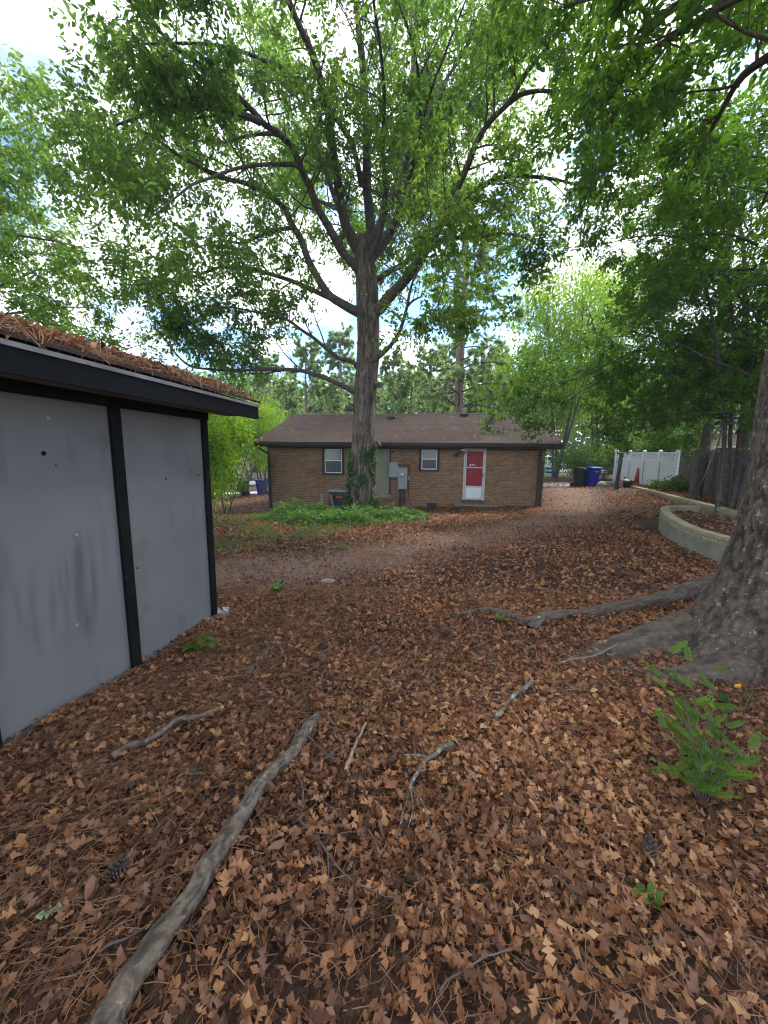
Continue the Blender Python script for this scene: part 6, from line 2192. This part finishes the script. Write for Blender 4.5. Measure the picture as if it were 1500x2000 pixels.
p = on_ground(1218, 957, 18.6)
o = thing("lidded_tub", "rounded dark tub with a lid lying beside the wooden post", "tub", p, 0.5)
MB().lathe([(0.26, 0.0), (0.34, 0.06), (0.37, 0.20), (0.36, 0.26)], (0, 0, 0), 22).build("body", MATS["pot_dark"], o, smooth=True)
MB().lathe([(0.375, 0.262), (0.37, 0.30), (0.28, 0.37), (0.10, 0.42), (0.02, 0.425)], (0, 0, 0), 22).build("lid", MATS["pot_dark"], o, smooth=True)
MB().tube(spline([(-0.06, 0, 0.42), (-0.05, 0, 0.50), (0.05, 0, 0.50), (0.06, 0, 0.42)], 10), 0.014, 6).build("handle", MATS["dark_metal"], o)
MB().box(-0.45, -0.36, -0.16, 0.16, 0.02, 0.28).build("side_panel", MATS["pot_pink"], o, bevel=0.02)


def rock_mesh(seed, s):
    r = np.random.default_rng(seed)
    n, m = 14, 10
    V = []
    for i in range(m):
        th = math.pi * (i + 0.5) / m
        for k in range(n):
            a = 2 * math.pi * k / n
            V.append((math.sin(th) * math.cos(a), math.sin(th) * math.sin(a), math.cos(th)))
    V = np.array(V)
    V = V * (0.72 + 0.65 * fbm(V * 1.5 + seed, 3, seed))[:, None] * np.array(s)
    F = [(i * n + k, i * n + (k + 1) % n, (i + 1) * n + (k + 1) % n, (i + 1) * n + k) for i in range(m - 1) for k in range(n)]
    q = MB()
    q.add(V, F + [tuple(range(n))[::-1], tuple(range((m - 1) * n, m * n))])
    return q


p = on_ground(1176, 953, 19.3)
tagd(rock_mesh(3, (0.24, 0.2, 0.2)).build("stone", MATS["stone"], None, loc=(p[0], p[1], p[2] + 0.12)), "pale rough stone lying in front of the blue cart", "stone", "loose stones")
p = on_ground(1162, 951, 20.0)
tagd(rock_mesh(5, (0.14, 0.12, 0.10)).build("stone", MATS["pot_dark"], None, loc=(p[0] + 0.5, p[1], p[2] + 0.10)), "small dark lump between the blue cart and the pale stone", "stone", "loose stones")
p = on_ground(1191, 953, 19.2)
for k, (dx, dy, dz, lab) in enumerate(((0, 0, 0, "lower hollow concrete block beside the wooden post"), (0.02, 0.22, 0.0, "second concrete block just behind the lower one"), (0.03, 0.12, 0.205, "flat concrete block resting on top of two others"))):
    o = thing("concrete_block", lab, "concrete block", (p[0] + dx, p[1] + dy, p[2] + dz), 0.2 + 0.1 * k, "stacked concrete blocks")
    h = 0.2 if k < 2 else 0.07
    q = MB()
    q.box(-0.3, 0.3, -0.095, -0.065, 0, h).box(-0.3, 0.3, 0.065, 0.095, 0, h).box(-0.3, -0.26, -0.064, 0.064, 0, h).box(0.26, 0.3, -0.064, 0.064, 0, h).box(-0.02, 0.02, -0.064, 0.064, 0, h)
    q.build("shell", MATS["concrete"], o)
for k, (x, y, rz, lab) in enumerate(((12.15, 18.55, 0.3, "loose tan brick on top of the wall end near the cone"), (12.5, 18.2, 1.0, "loose dark brick lying right of the traffic cone"))):
    o = tagd(MB().box(-0.12, 0.12, -0.055, 0.055, 0, 0.06).build("loose_brick", MATS["cap_brick" if k == 0 else "brick"], None, loc=(x, y, 0.60 if k == 0 else 0.55), rz=rz, bevel=0.006), lab, "brick", "loose bricks near the cone")

g = gp(640, 1136)
tagd(rock_mesh(9, (0.11, 0.06, 0.025)).build("stone", MATS["bare_wood"], None, loc=(g[0], g[1], g[2] + 0.010)), "flat pale stone sunk in the bare strip in mid yard", "stone", "loose stones")

# ------------------------------------------------------------------ street: cars, mailbox, houses
def make_car(m, label, base, rz):
    T = thing("parked_car", label, "car", base, rz, "cars parked on the street")
    Ln, W = 4.5, 1.76
    low = [(-2.25, 0.32), (-2.22, 0.62), (-2.05, 0.82), (-1.1, 0.92), (1.35, 0.96), (2.05, 0.90), (2.24, 0.72), (2.25, 0.34)]
    b = MB().prism(low, 'y', -W / 2, W / 2).build("body", m, T, bevel=0.07)
    cab = MB()
    def ring(z, x0, x1, hy):
        return [(x0, -hy, z), (x1, -hy, z), (x1, hy, z), (x0, hy, z)]
    r0, r1 = ring(0.93, -1.12, 1.62, 0.82), ring(1.43, -0.42, 1.05, 0.63)
    cab.add(r0 + r1, [(0, 3, 2, 1), (4, 5, 6, 7), (0, 1, 5, 4), (1, 2, 6, 5), (2, 3, 7, 6), (3, 0, 4, 7)])
    cab.build("cabin", m, T, bevel=0.05)
    def quad(name, pts, mm, off):
        q = MB()
        P = [Vector(p) for p in pts]
        n_ = (P[1] - P[0]).cross(P[2] - P[0]).normalized() * off
        q.add([tuple(p) for p in P] + [tuple(p + n_) for p in P], [(0, 3, 2, 1), (4, 5, 6, 7), (0, 1, 5, 4), (1, 2, 6, 5), (2, 3, 7, 6), (3, 0, 4, 7)])
        q.build(name, mm, T)
    def lerp(a, b_, t):
        return tuple(a[i] + (b_[i] - a[i]) * t for i in range(3))
    for s, (i0, i1) in ((-1, (0, 1)), (1, (3, 2))):
        for u0, u1 in ((0.08, 0.47), (0.53, 0.90)):
            lo0, lo1 = lerp(r0[i0], r0[i1], u0), lerp(r0[i0], r0[i1], u1)
            hi0, hi1 = lerp(r1[i0], r1[i1], u0), lerp(r1[i0], r1[i1], u1)
            pts = [lerp(lo0, hi0, 0.12), lerp(lo1, hi1, 0.12), lerp(lo1, hi1, 0.86), lerp(lo0, hi0, 0.86)]
            quad("side_window", pts if s < 0 else pts[::-1], MATS["car_glass"], 0.012)
    for nm, (i0, i1) in (("windshield", (3, 0)), ("rear_window", (1, 2))):
        lo0, lo1 = lerp(r0[i0], r0[i1], 0.07), lerp(r0[i0], r0[i1], 0.93)
        hi0, hi1 = lerp(r1[i0], r1[i1], 0.07), lerp(r1[i0], r1[i1], 0.93)
        quad(nm, [lerp(lo0, hi0, 0.1), lerp(lo1, hi1, 0.1), lerp(lo1, hi1, 0.9), lerp(lo0, hi0, 0.9)], MATS["car_glass"], 0.012)
    for x in (-1.40, 1.38):
        for s in (-1, 1):
            w = MB().lathe([(0.19, -0.10), (0.30, -0.105), (0.325, -0.08), (0.325, 0.08), (0.30, 0.105), (0.19, 0.10)], (x, s * 0.82, 0.325), 20, 'y').build("wheel", MATS["rubber"], T)
            MB().lathe([(0.19, -0.09), (0.17, -0.112), (0.05, -0.115), (0.05, 0.115), (0.17, 0.112), (0.19, 0.09)], (x, s * 0.82, 0.325), 14, 'y').build("rim", MATS["steel"], w)
    for s in (-1, 1):
        MB().box(-2.262, -2.19, s * 0.62 - 0.17, s * 0.62 + 0.17, 0.62, 0.74).build("headlight", MATS["meter_glass"], T)
        MB().box(2.17, 2.252, s * 0.66 - 0.14, s * 0.66 + 0.14, 0.70, 0.82).build("tail_light", MATS["lamp_red"], T)
    MB().box(-2.29, -2.23, -0.8, 0.8, 0.34, 0.50).build("bumper", m, T)
    MB().box(2.235, 2.29, -0.8, 0.8, 0.36, 0.52).build("bumper", m, T)
    return T


p = on_ground(1192, 920, 33.5)
make_car(MATS["car_silver"], "silver car on the street behind the trash carts and post", (p[0], p[1], p[2] + 0.08), 0.5)
p = on_ground(1078, 920, 39.0)
make_car(MATS["car_white"], "white car on the street past the right house corner", (p[0] - 1.2, p[1], p[2] + 0.08), 0.1)

p = on_ground(1079, 927, 34.0)
o = thing("mailbox", "black mailbox on a post beside the street past the house corner", "mailbox", p, 0.1)
MB().box(-0.05, 0.05, -0.05, 0.05, -0.1, 1.0).build("post", MATS["dark_metal"], o)
bx = MB()
prof = [(-0.12, 1.0)] + [(0.12 * math.cos(math.pi - a), 1.16 + 0.10 * math.sin(math.pi - a)) for a in np.linspace(0, math.pi, 9)] + [(0.12, 1.0)]
bx.prism(prof, 'y', -0.26, 0.26)
bb = bx.build("box", MATS["dark_metal"], o)
MB().box(-0.105, 0.105, -0.275, -0.262, 1.02, 1.23).build("door", MATS["dark_metal"], o)
MB().box(0.121, 0.13, -0.1, -0.06, 1.12, 1.32).build("flag", MATS["lamp_red"], o)

p = on_ground(1066, 922, 37.0)
o = thing("paddling_pool", "low bright blue round pool on the verge by the mailbox", "paddling pool", p, 0)
MB().lathe([(1.05, 0.0), (1.15, 0.16), (1.12, 0.24), (1.02, 0.24), (0.98, 0.16)], (0, 0, 0), 24).build("rim", MATS["tarp_blue"], o, smooth=True)
MB().lathe([(0.97, 0.10), (0.97, 0.12)], (0, 0, 0), 24).build("water", MATS["tarp_blue"], o)


def far_house(name, label, base, rz, W, D, H, roofh, mw, mr, wins, door):
    T = thing(name, label, "house", base, rz)
    q = MB().box(-W / 2, W / 2, 0, D, -0.8, H)
    q.build("wall", mw, T)
    g = MB()
    g.prism([(-0.4, H + 0.002), (D + 0.4, H + 0.002), (D / 2, H + roofh)], 'x', -W / 2 - 0.35, W / 2 + 0.35)
    rf = g.build("roof", mr, T)
    MB().box(-W / 2 + 0.8, -W / 2 + 1.5, D * 0.55, D * 0.55 + 0.6, H + 0.3, H + roofh + 0.6).build("chimney", MATS["brick"], rf)
    MB().box(-W / 2 - 0.35, W / 2 + 0.35, -0.43, -0.402, H - 0.16, H + 0.05).build("fascia", MATS["far_white"], T)
    for x, z, w, h in wins:
        f = MB()
        f.box(x - w / 2 - .07, x - w / 2, -0.05, 0.0, z - .07, z + h + .07).box(x + w / 2, x + w / 2 + .07, -0.05, 0.0, z - .07, z + h + .07)
        f.box(x - w / 2, x + w / 2, -0.05, 0.0, z + h, z + h + .07).box(x - w / 2, x + w / 2, -0.05, 0.0, z - .07, z).box(x - w / 2, x + w / 2, -0.045, 0.0, z + h / 2 - .02, z + h / 2 + .02)
        wo = f.build("window", MATS["far_white"], T)
        MB().box(x - w / 2, x + w / 2, -0.02, -0.003, z, z + h).build("pane", MATS["window_glass"], wo)
    x, w = door
    do = MB().box(x - w / 2, x + w / 2, -0.04, -0.003, 0.1, 2.15).build("door", MATS["far_white"], T)
    MB().lathe([(0.03, 0), (0.03, -0.05)], (x + w / 2 - 0.1, -0.04, 1.1), 8, 'y').build("handle", MATS["steel"], do)


p = on_ground(452, 950, 50)
far_house("street_house", "tan brick house across the street seen between shed and brick house", (p[0], p[1], p[2] - 0.1), 0.0, 13, 8, 2.7, 1.9, MATS["tan_wall"], MATS["far_roof"],
          [(-4.5, 0.9, 1.5, 1.2), (-1.5, 0.9, 1.0, 1.2), (3.2, 0.9, 1.5, 1.2), (5.2, 0.9, 0.9, 1.2)], (0.8, 0.95))
p = on_ground(1500, 900, 22)
far_house("neighbour_house", "neighbour house with tan wall and pale roof beyond the plank fence", (20.5, 17.5, 0.3), -0.95, 12, 8, 3.1, 2.2, MATS["tan_wall"], MATS["far_roof"],
          [(-3.8, 1.0, 1.3, 1.2), (3.5, 1.0, 1.3, 1.2)], (0.0, 0.95))

# ------------------------------------------------------------------ fallen branches and twigs
def stick(name, pts, r0, r1, m, label, cat, group=None, lift=0.05, sides=10, bark=0.0, forks=(), knots=0):
    P = np.array([gp(*q) for q in pts])
    L_ = np.linalg.norm(np.diff(P, axis=0), axis=1).sum()
    n = max(14, int(L_ * (60 if bark else 25)))
    c = spline(P, n)
    t = np.linspace(0, 1, n)
    rad = r0 + (r1 - r0) * t
    if knots:
        r = np.random.default_rng(int(P[0, 0] * 1000) % 997)
        for q in r.random(knots):
            rad = rad * (1 + 0.16 * np.exp(-((t - q) / 0.02) ** 2))
    z = gz(c[:, 0], c[:, 1])
    w = np.linspace(-1, 1, n)
    k = np.exp(-(np.arange(-8, 9) / 5.0) ** 2)
    z = np.convolve(np.pad(z, 8, 'edge'), k / k.sum(), 'valid')
    c[:, 2] = z + lift + rad * 0.6 + 0.004 * np.sin(t * 14)
    c[:, :2] += (np.column_stack([fbm(np.column_stack([t * 9, t * 0, t * 0 + q]), 3, 5) for q in (1, 2)]) - 0.5) * min(0.05, L_ * 0.05)
    def one(c, rad, sides):
        if bark:
            V, F, ex = bark_tube(c, rad, max(sides, 20), bark, int(abs(c[0, 0]) * 100), fr=(30, 6))
        else:
            V, F = tubes(c[None], rad[None], sides)
            ex = None
        S = max(sides, 20) if bark else sides
        V = np.vstack([V, c[0] - (c[1] - c[0]) * 0.1, c[-1] + (c[-1] - c[-2]) * 0.1])
        nV = len(V)
        k_ = np.arange(S)
        k2 = (k_ + 1) % S
        T1 = np.column_stack([k2, k_, np.full(S, nV - 2)])
        e = (len(c) - 1) * S
        T2 = np.column_stack([e + k_, e + k2, np.full(S, nV - 1)])
        if ex:
            ex = {kk: np.concatenate([vv, [0.3, 0.3]]) for kk, vv in ex.items()}
        return V, [F, np.vstack([T1, T2])], ex
    V, F, ex = one(c, rad, sides)
    if not forks:
        return tagd(link(name, mesh_np(name, V, F, m, smooth=True, extra=ex)), label, cat, group)
    T = thing(name, label, cat, c[0], 0, group)
    link("shaft", mesh_np("shaft", V - c[0], F, m, smooth=True, extra=ex), T)
    for fp, a, b in forks:
        Q = np.array([gp(*q) for q in fp])
        cc = spline(Q, 16)
        cc[:, 2] = gz(cc[:, 0], cc[:, 1]) + lift + a * 0.6 + 0.012
        V, F, ex = one(cc, np.linspace(a, b, 16), 6) if not bark else one(cc, np.linspace(a, b, 16), 6)
        link("side_twig", mesh_np("side_twig", V - c[0], F, m, smooth=True, extra=ex), T)
    return T


SG = "fallen sticks on the leaves"
stick("fallen_log", [(624, 1412), (600, 1445), (560, 1495), (515, 1545), (480, 1600), (450, 1655), (415, 1710), (380, 1770), (340, 1830), (305, 1885), (265, 1940), (235, 1995), (205, 2060)], 0.036, 0.043, MATS["stick_bark"],
      "long grey fallen limb lying across the leaves in front of the camera", "log", None, lift=0.045, sides=24, bark=0.0055, knots=6)
stick("fallen_stick", [(226, 1497), (262, 1478), (300, 1462), (330, 1440), (352, 1427), (395, 1418), (432, 1404)], 0.020, 0.014, MATS["stick_bark"], "pale crooked stick left of the long limb below the shed", "stick", SG, lift=0.07, bark=0.002)
stick("fallen_stick", [(676, 1527), (683, 1500), (692, 1478), (703, 1455), (715, 1430)], 0.012, 0.008, MATS["peeled_stick"], "short peeled tan stick just right of the long limb's upper end", "stick", SG, lift=0.06)
stick("fallen_stick", [(612, 1520), (640, 1492), (665, 1474), (700, 1468), (738, 1466)], 0.009, 0.006, MATS["dark_twig"], "bent dark twig crossing behind the peeled tan stick", "stick", SG, lift=0.05)
stick("forked_stick", [(886, 1468), (860, 1482), (832, 1500), (816, 1525), (800, 1560), (790, 1600), (780, 1655)], 0.017, 0.006, MATS["lichen_stick"], "forked lichen covered stick in the middle of the near leaves", "stick", SG, lift=0.055,
      forks=[([(832, 1500), (815, 1496), (790, 1494)], 0.009, 0.004), ([(800, 1560), (806, 1600), (797, 1640)], 0.006, 0.003), ([(800, 1560), (825, 1590), (840, 1640), (846, 1660)], 0.005, 0.002)])
stick("fallen_stick", [(488, 1325), (505, 1300), (523, 1282), (540, 1270), (552, 1262)], 0.028, 0.024, MATS["dark_twig"], "thick dark stick on the leaves beyond the small seedling", "stick", SG, lift=0.02)
stick("fallen_stick", [(560, 1303), (552, 1285), (545, 1272), (538, 1260)], 0.010, 0.007, MATS["lichen_stick"], "short pale stick touching the end of the thick dark stick", "stick", SG, lift=0.05)
stick("forked_stick", [(965, 1420), (985, 1393), (1003, 1374), (1022, 1360), (1040, 1345)], 0.013, 0.020, MATS["lichen_stick"], "stubby lichen covered stick below the tree roots", "stick", SG, lift=0.05,
      forks=[([(1003, 1374), (975, 1368), (950, 1367)], 0.008, 0.004), ([(1022, 1360), (1035, 1330), (1045, 1312)], 0.006, 0.003), ([(950, 1367), (920, 1380), (885, 1385), (855, 1380)], 0.005, 0.003)])
stick("leaning_branch", [(1085, 1316), (1125, 1310), (1165, 1298), (1200, 1280), (1240, 1255), (1270, 1233)], 0.009, 0.014, MATS["stick_bark"], "slender branch resting over the broad root at right", "stick", SG, lift=0.10)
stick("fallen_stick", [(715, 1285), (725, 1276), (738, 1265), (745, 1252)], 0.016, 0.010, MATS["dark_twig"], "short dark stick far up the yard between seedling and roots", "stick", SG, lift=0.03)
stick("thin_twig", [(588, 1530), (590, 1570), (588, 1610), (610, 1650), (640, 1690), (670, 1730), (710, 1760), (775, 1780)], 0.0060, 0.003, MATS["dark_twig"], "long thin twig winding right of the long limb", "twig", "thin twigs on the leaves", lift=0.06, sides=6,
      forks=[([(588, 1560), (615, 1575), (640, 1597)], 0.004, 0.002), ([(640, 1690), (642, 1730), (640, 1762)], 0.004, 0.002), ([(610, 1650), (650, 1655), (690, 1650), (730, 1665)], 0.003, 0.0015)])
stick("thin_twig", [(600, 1470), (625, 1495), (640, 1510), (655, 1520)], 0.005, 0.003, MATS["dark_twig"], "thin twig lying across the upper part of the long limb", "twig", "thin twigs on the leaves", lift=0.12, sides=6)
stick("thin_twig", [(930, 1215), (960, 1235), (990, 1240)], 0.006, 0.004, MATS["dark_twig"], "thin twig beside the tip of the long root", "twig", "thin twigs on the leaves", lift=0.04, sides=6)
stick("thin_twig", [(200, 1880), (250, 1855), (300, 1832), (350, 1825)], 0.006, 0.004, MATS["dark_twig"], "brown twig left of the long limb's near end", "twig", "thin twigs on the leaves", lift=0.055, sides=6)
stick("thin_twig", [(600, 1320), (620, 1305), (640, 1292)], 0.012, 0.007, MATS["stick_bark"], "short twig near the pine cone up the yard", "twig", "thin twigs on the leaves", lift=0.03, sides=6)
stick("thin_twig", [(860, 1960), (900, 1925), (960, 1895), (1010, 1880)], 0.0045, 0.003, MATS["dark_twig"], "thin twig half sunk in the nearest leaves", "twig", "thin twigs on the leaves", lift=0.065, sides=6)
stick("thin_twig", [(1120, 1770), (1060, 1700), (1020, 1640), (1000, 1580)], 0.004, 0.0025, MATS["dark_twig"], "thin pale twig running away left of the leafy shrub", "twig", "thin twigs on the leaves", lift=0.062, sides=6)


# ------------------------------------------------------------------ pine cones
def cone_mesh():
    V, F = [], []
    nt = 64
    for k in range(nt):
        t = (k + 0.5) / nt
        z = 0.105 * t
        a = k * 2.39996
        rr = 0.012 + 0.024 * math.sin(math.pi * min(1, t * 0.9 + 0.12)) ** 0.8
        ca, sa = math.cos(a), math.sin(a)
        w = 0.011 * (1 - 0.45 * t)
        out = rr + 0.010
        b = len(V)
        for (q, s, dz) in ((0.006, -0.5, 0), (0.006, 0.5, 0), (out * 0.8, 1, 0.006), (out, 0, 0.016), (out * 0.8, -1, 0.006), (out * 0.85, 0, -0.002)):
            V.append((q * ca - s * w * sa, q * sa + s * w * ca, z + dz))
        F += [(b, b + 1, b + 2), (b, b + 2, b + 3), (b, b + 3, b + 4), (b + 2, b + 5, b + 3), (b + 4, b + 3, b + 5), (b + 1, b + 5, b + 2), (b, b + 4, b + 5), (b, b + 5, b + 1)]
    return np.array(V), np.array(F)


_cv, _cf = cone_mesh()
scale_me = mesh_np("pine_cone", _cv, _cf, MATS["cone_brown"])
core = MB().lathe([(0.004, -0.004), (0.016, 0.01), (0.02, 0.045), (0.012, 0.09), (0.002, 0.112)], (0, 0, 0), 8)
core_me = core.mesh("core", MATS["cone_brown"])
for k, (px, py, lab, tl) in enumerate(((645, 1333, "dark pine cone up the yard beside the short twig", 1.3), (213, 1728, "pine cone in the straw left of the long limb", 1.0), (378, 1532, "pine cone beside the crooked pale stick", 1.7), (640, 1268, "small pine cone beyond the thick dark stick", 1.4),
                                       (866, 1243, "pine cone left of the long exposed root", 1.2), (1262, 1690, "dark pine cone near the little green sprout", 0.9))):
    g = gp(px, py)
    o = tagd(link("pine_cone", scale_me), lab, "pine cone", "pine cones on the ground")
    o.location = (g[0], g[1], g[2] + 0.045)
    o.rotation_euler = (tl, 0.2, k * 1.7)
    o.scale = (0.82, 0.82, 0.82)
    link("core", core_me, o)


# ------------------------------------------------------------------ small green plants and single odd leaves
def leaf_obj(name, m, tmpl, parent, loc, ax, up, s):
    key = (name, m.name, id(tmpl))
    if key not in leaf_obj.cache:
        leaf_obj.cache[key] = mesh_np(name, tmpl[0], tmpl[1], m)
    o = link(name, leaf_obj.cache[key], parent)
    f = frames(np.array([ax], float), np.array([up], float))[0]
    M = Matrix([[f[0][0], f[1][0], f[2][0], loc[0]], [f[0][1], f[1][1], f[2][1], loc[1]], [f[0][2], f[1][2], f[2][2], loc[2]], [0, 0, 0, 1]])
    o.matrix_local = M @ Matrix.Diagonal((s, s, s, 1))
    return o


leaf_obj.cache = {}
BROAD = leaf_template([0, .12, .3, .5, .7, .88, 1.0], [.02, .17, .27, .29, .24, .12, 0], -.25, .15, 0.05, 0, seed=90)
BROAD = (BROAD[0] + np.array([0.5, 0, 0]), BROAD[1])

# seedling by the shed
g = gp(392, 1284)
sd = thing("seedling", "little bright green seedling growing beside the shed wall", "seedling", g)
r = np.random.default_rng(4)
for k, (dx, dy, h) in enumerate(((-0.10, 0.0, 0.11), (0.09, 0.03, 0.14), (0.0, 0.08, 0.16))):
    m = MB()
    top = np.array([dx, dy, h])
    m.tube(spline([(0, 0, 0), (dx * 0.4, dy * 0.4, h * 0.7), tuple(top)], 8), 0.003, 5)
    m.build("stem", MATS["weed"], sd)
    for q in range(4):
        a = q * 1.45 + k
        leaf_obj("leaf", MATS["weed"], BROAD, sd, top, (math.cos(a), math.sin(a), -0.15), (0.1 * math.cos(a), 0, 1), r.uniform(0.085, 0.12))


def weed_tuft(px, py, n, ln, label, m="weed"):
    g = gp(px, py)
    T = thing("weed", label, "weed", g, 0, "little weeds in the leaves")
    r = np.random.default_rng(int(px))
    for k in range(n):
        a = k * 2.4 + r.random()
        e = r.uniform(0.25, 0.9)
        leaf_obj("leaf", MATS[m], LEAF_OVAL, T, (0, 0, 0.03 + 0.02 * r.random()), (math.cos(a), math.sin(a), e), (-math.cos(a) * e, -math.sin(a) * e, 1), ln * r.uniform(0.7, 1.2))


weed_tuft(541, 1158, 12, 0.16, "small green weed on the bare strip in mid yard")
weed_tuft(1268, 1775, 9, 0.075, "tiny green sprout in the near leaves below the shrub")
weed_tuft(975, 1219, 16, 0.10, "green grassy tuft under the tip of the long root")
weed_tuft(668, 1075, 9, 0.18, "faint green weed below the ground cover left of center")
for px, py, m, tm, s, lab, nm in ((100, 1808, "pale_leaf", OAKS[5], 0.085, "pale green fallen leaf among brown ones at lower left", "green_leaf"), (1437, 1358, "yellow_leaf", OAKS[8], 0.10, "yellow and orange leaf lying at the foot of the old tree", "yellow_leaf")):
    g = gp(px, py, 0.07)
    o = tagd(link(nm, mesh_np(nm, tm[0], tm[1], MATS[m])), lab, "leaf")
    o.location = g
    o.scale = (s, s, s)
    o.rotation_euler = (0.15, -0.1, 0.4)


# leafy shrub at lower right: stems, compound leaves as parts
def near_shrub():
    g = gp(1372, 1580)
    T = thing("leafy_shrub", "spindly green shrub with small oval leaflets in front of the old tree", "shrub", g)
    r = np.random.default_rng(17)
    comp = []
    for q in range(3):
        V, F, b = [], [], 0
        n = 5 + q
        for k in range(n):
            x = 0.02 + 0.85 * k / n
            for s in (-1, 1):
                tv = LEAF_OVAL[0] * np.array([0.26, 0.40, 0.3]) * (1 - 0.25 * k / n) * r.uniform(0.85, 1.15)
                a = s * r.uniform(0.8, 1.1)
                R = np.array([[math.cos(a), -math.sin(a), 0], [math.sin(a), math.cos(a), 0], [0, 0, 1]])
                V.append(tv @ R.T + np.array([x, 0, -0.12 * x * x + 0.01]))
                F.append(LEAF_OVAL[1] + b)
                b += len(tv)
        tv = LEAF_OVAL[0] * np.array([0.26, 0.40, 0.3])
        V.append(tv + np.array([0.87, 0, -0.1]))
        F.append(LEAF_OVAL[1] + b)
        b += len(tv)
        st = np.array([(0, .006, 0), (0, -.006, 0), (.5, -.005, -.03), (.5, .005, -.03), (.88, 0, -.10)])
        V.append(st)
        F.append(np.array([(0, 1, 2), (0, 2, 3), (3, 2, 4)]) + b)
        comp.append((np.vstack(V), np.vstack(F)))
    meshes = {(q, m): mesh_np("leaf", comp[q][0], comp[q][1], MATS[m]) for q in range(3) for m in ("weed", "maple_leaf", "light_leaf")}
    tips = [(1310, 1275, 2.05, 0.30), (1345, 1290, 2.0, 0.40), (1290, 1320, 2.1, 0.28), (1395, 1345, 1.95, 0.34), (1330, 1385, 1.85, 0.36), (1275, 1395, 1.85, 0.3), (1420, 1420, 1.7, 0.42), (1470, 1460, 1.65, 0.45),
            (1360, 1440, 1.72, 0.42), (1400, 1480, 1.65, 0.4), (1290, 1505, 1.65, 0.26), (1330, 1520, 1.62, 0.22), (1430, 1520, 1.6, 0.26), (1385, 1545, 1.6, 0.18), (1340, 1470, 1.7, 0.34), (1300, 1340, 2.0, 0.3), (1375, 1400, 1.8, 0.4), (1490, 1440, 1.65, 0.45), (1395, 1310, 2.0, 0.4), (1450, 1490, 1.6, 0.3), (1365, 1500, 1.62, 0.3), (1320, 1430, 1.8, 0.3), (1350, 1340, 1.95, 0.4)]
    for k, (px, py, Y, hh) in enumerate(tips):
        tip = at(px, py, g[1] + 0.02 + (Y - 1.6) * 0.75)
        d = tip - g
        pts = spline([(0, 0, 0), tuple(d * 0.45 + np.array([0, 0, 0.05 + 0.1 * hh])), tuple(d)], 12)
        m = MB()
        m.tube(pts, np.linspace(0.004, 0.0015, 12), 5)
        m.build("stem", MATS["dark_twig"], T)
        n = 4
        for q in range(n):
            t = 1.0 - 0.55 * (q / n) ** 0.9
            p = np.array([np.interp(t, np.linspace(0, 1, 12), pts[:, i]) for i in range(3)])
            a = q * 2.4 + k
            ax = unit(np.array([math.cos(a), math.sin(a), r.uniform(-0.1, 0.5)]) + 0.5 * unit(d))
            f = frames(ax[None], np.array([[0.25 * r.normal(), -0.25, 1.0]]))[0]
            s = r.uniform(0.075, 0.14)
            mm = ("light_leaf", "weed", "maple_leaf")[int(r.choice(3, p=[.6, .35, .05]))]
            o = link("leaf", meshes[(int(r.integers(0, 3)), mm)], T)
            o.matrix_local = Matrix([[f[0][0] * s, f[1][0] * s, f[2][0] * s, p[0]], [f[0][1] * s, f[1][1] * s, f[2][1] * s, p[1]], [f[0][2] * s, f[1][2] * s, f[2][2] * s, p[2]], [0, 0, 0, 1]])
    g2 = gp(1435, 1425)
    T2 = thing("broad_leaf_seedling", "seedling of broad round green leaves right of the shrub by the old tree", "seedling", g2)
    for (px, py, s) in ((1418, 1385, 0.075), (1423, 1408, 0.075), (1468, 1372, 0.055), (1320, 1345, 0.06), (1305, 1335, 0.05)):
        q = gp(px, py, 0.11)
        d = q - g2
        m = MB()
        m.tube(spline([(0, 0, 0.02), tuple(d * 0.5 + np.array([0, 0, 0.02])), tuple(d)], 8), 0.0018, 4)
        m.build("stem", MATS["weed"], T2)
        leaf_obj("broad_leaf", MATS["maple_leaf"], BROAD, T2, d, (-0.9, -0.35, -0.05), (0.1, -0.5, 1), s * 1.35)


near_shrub()
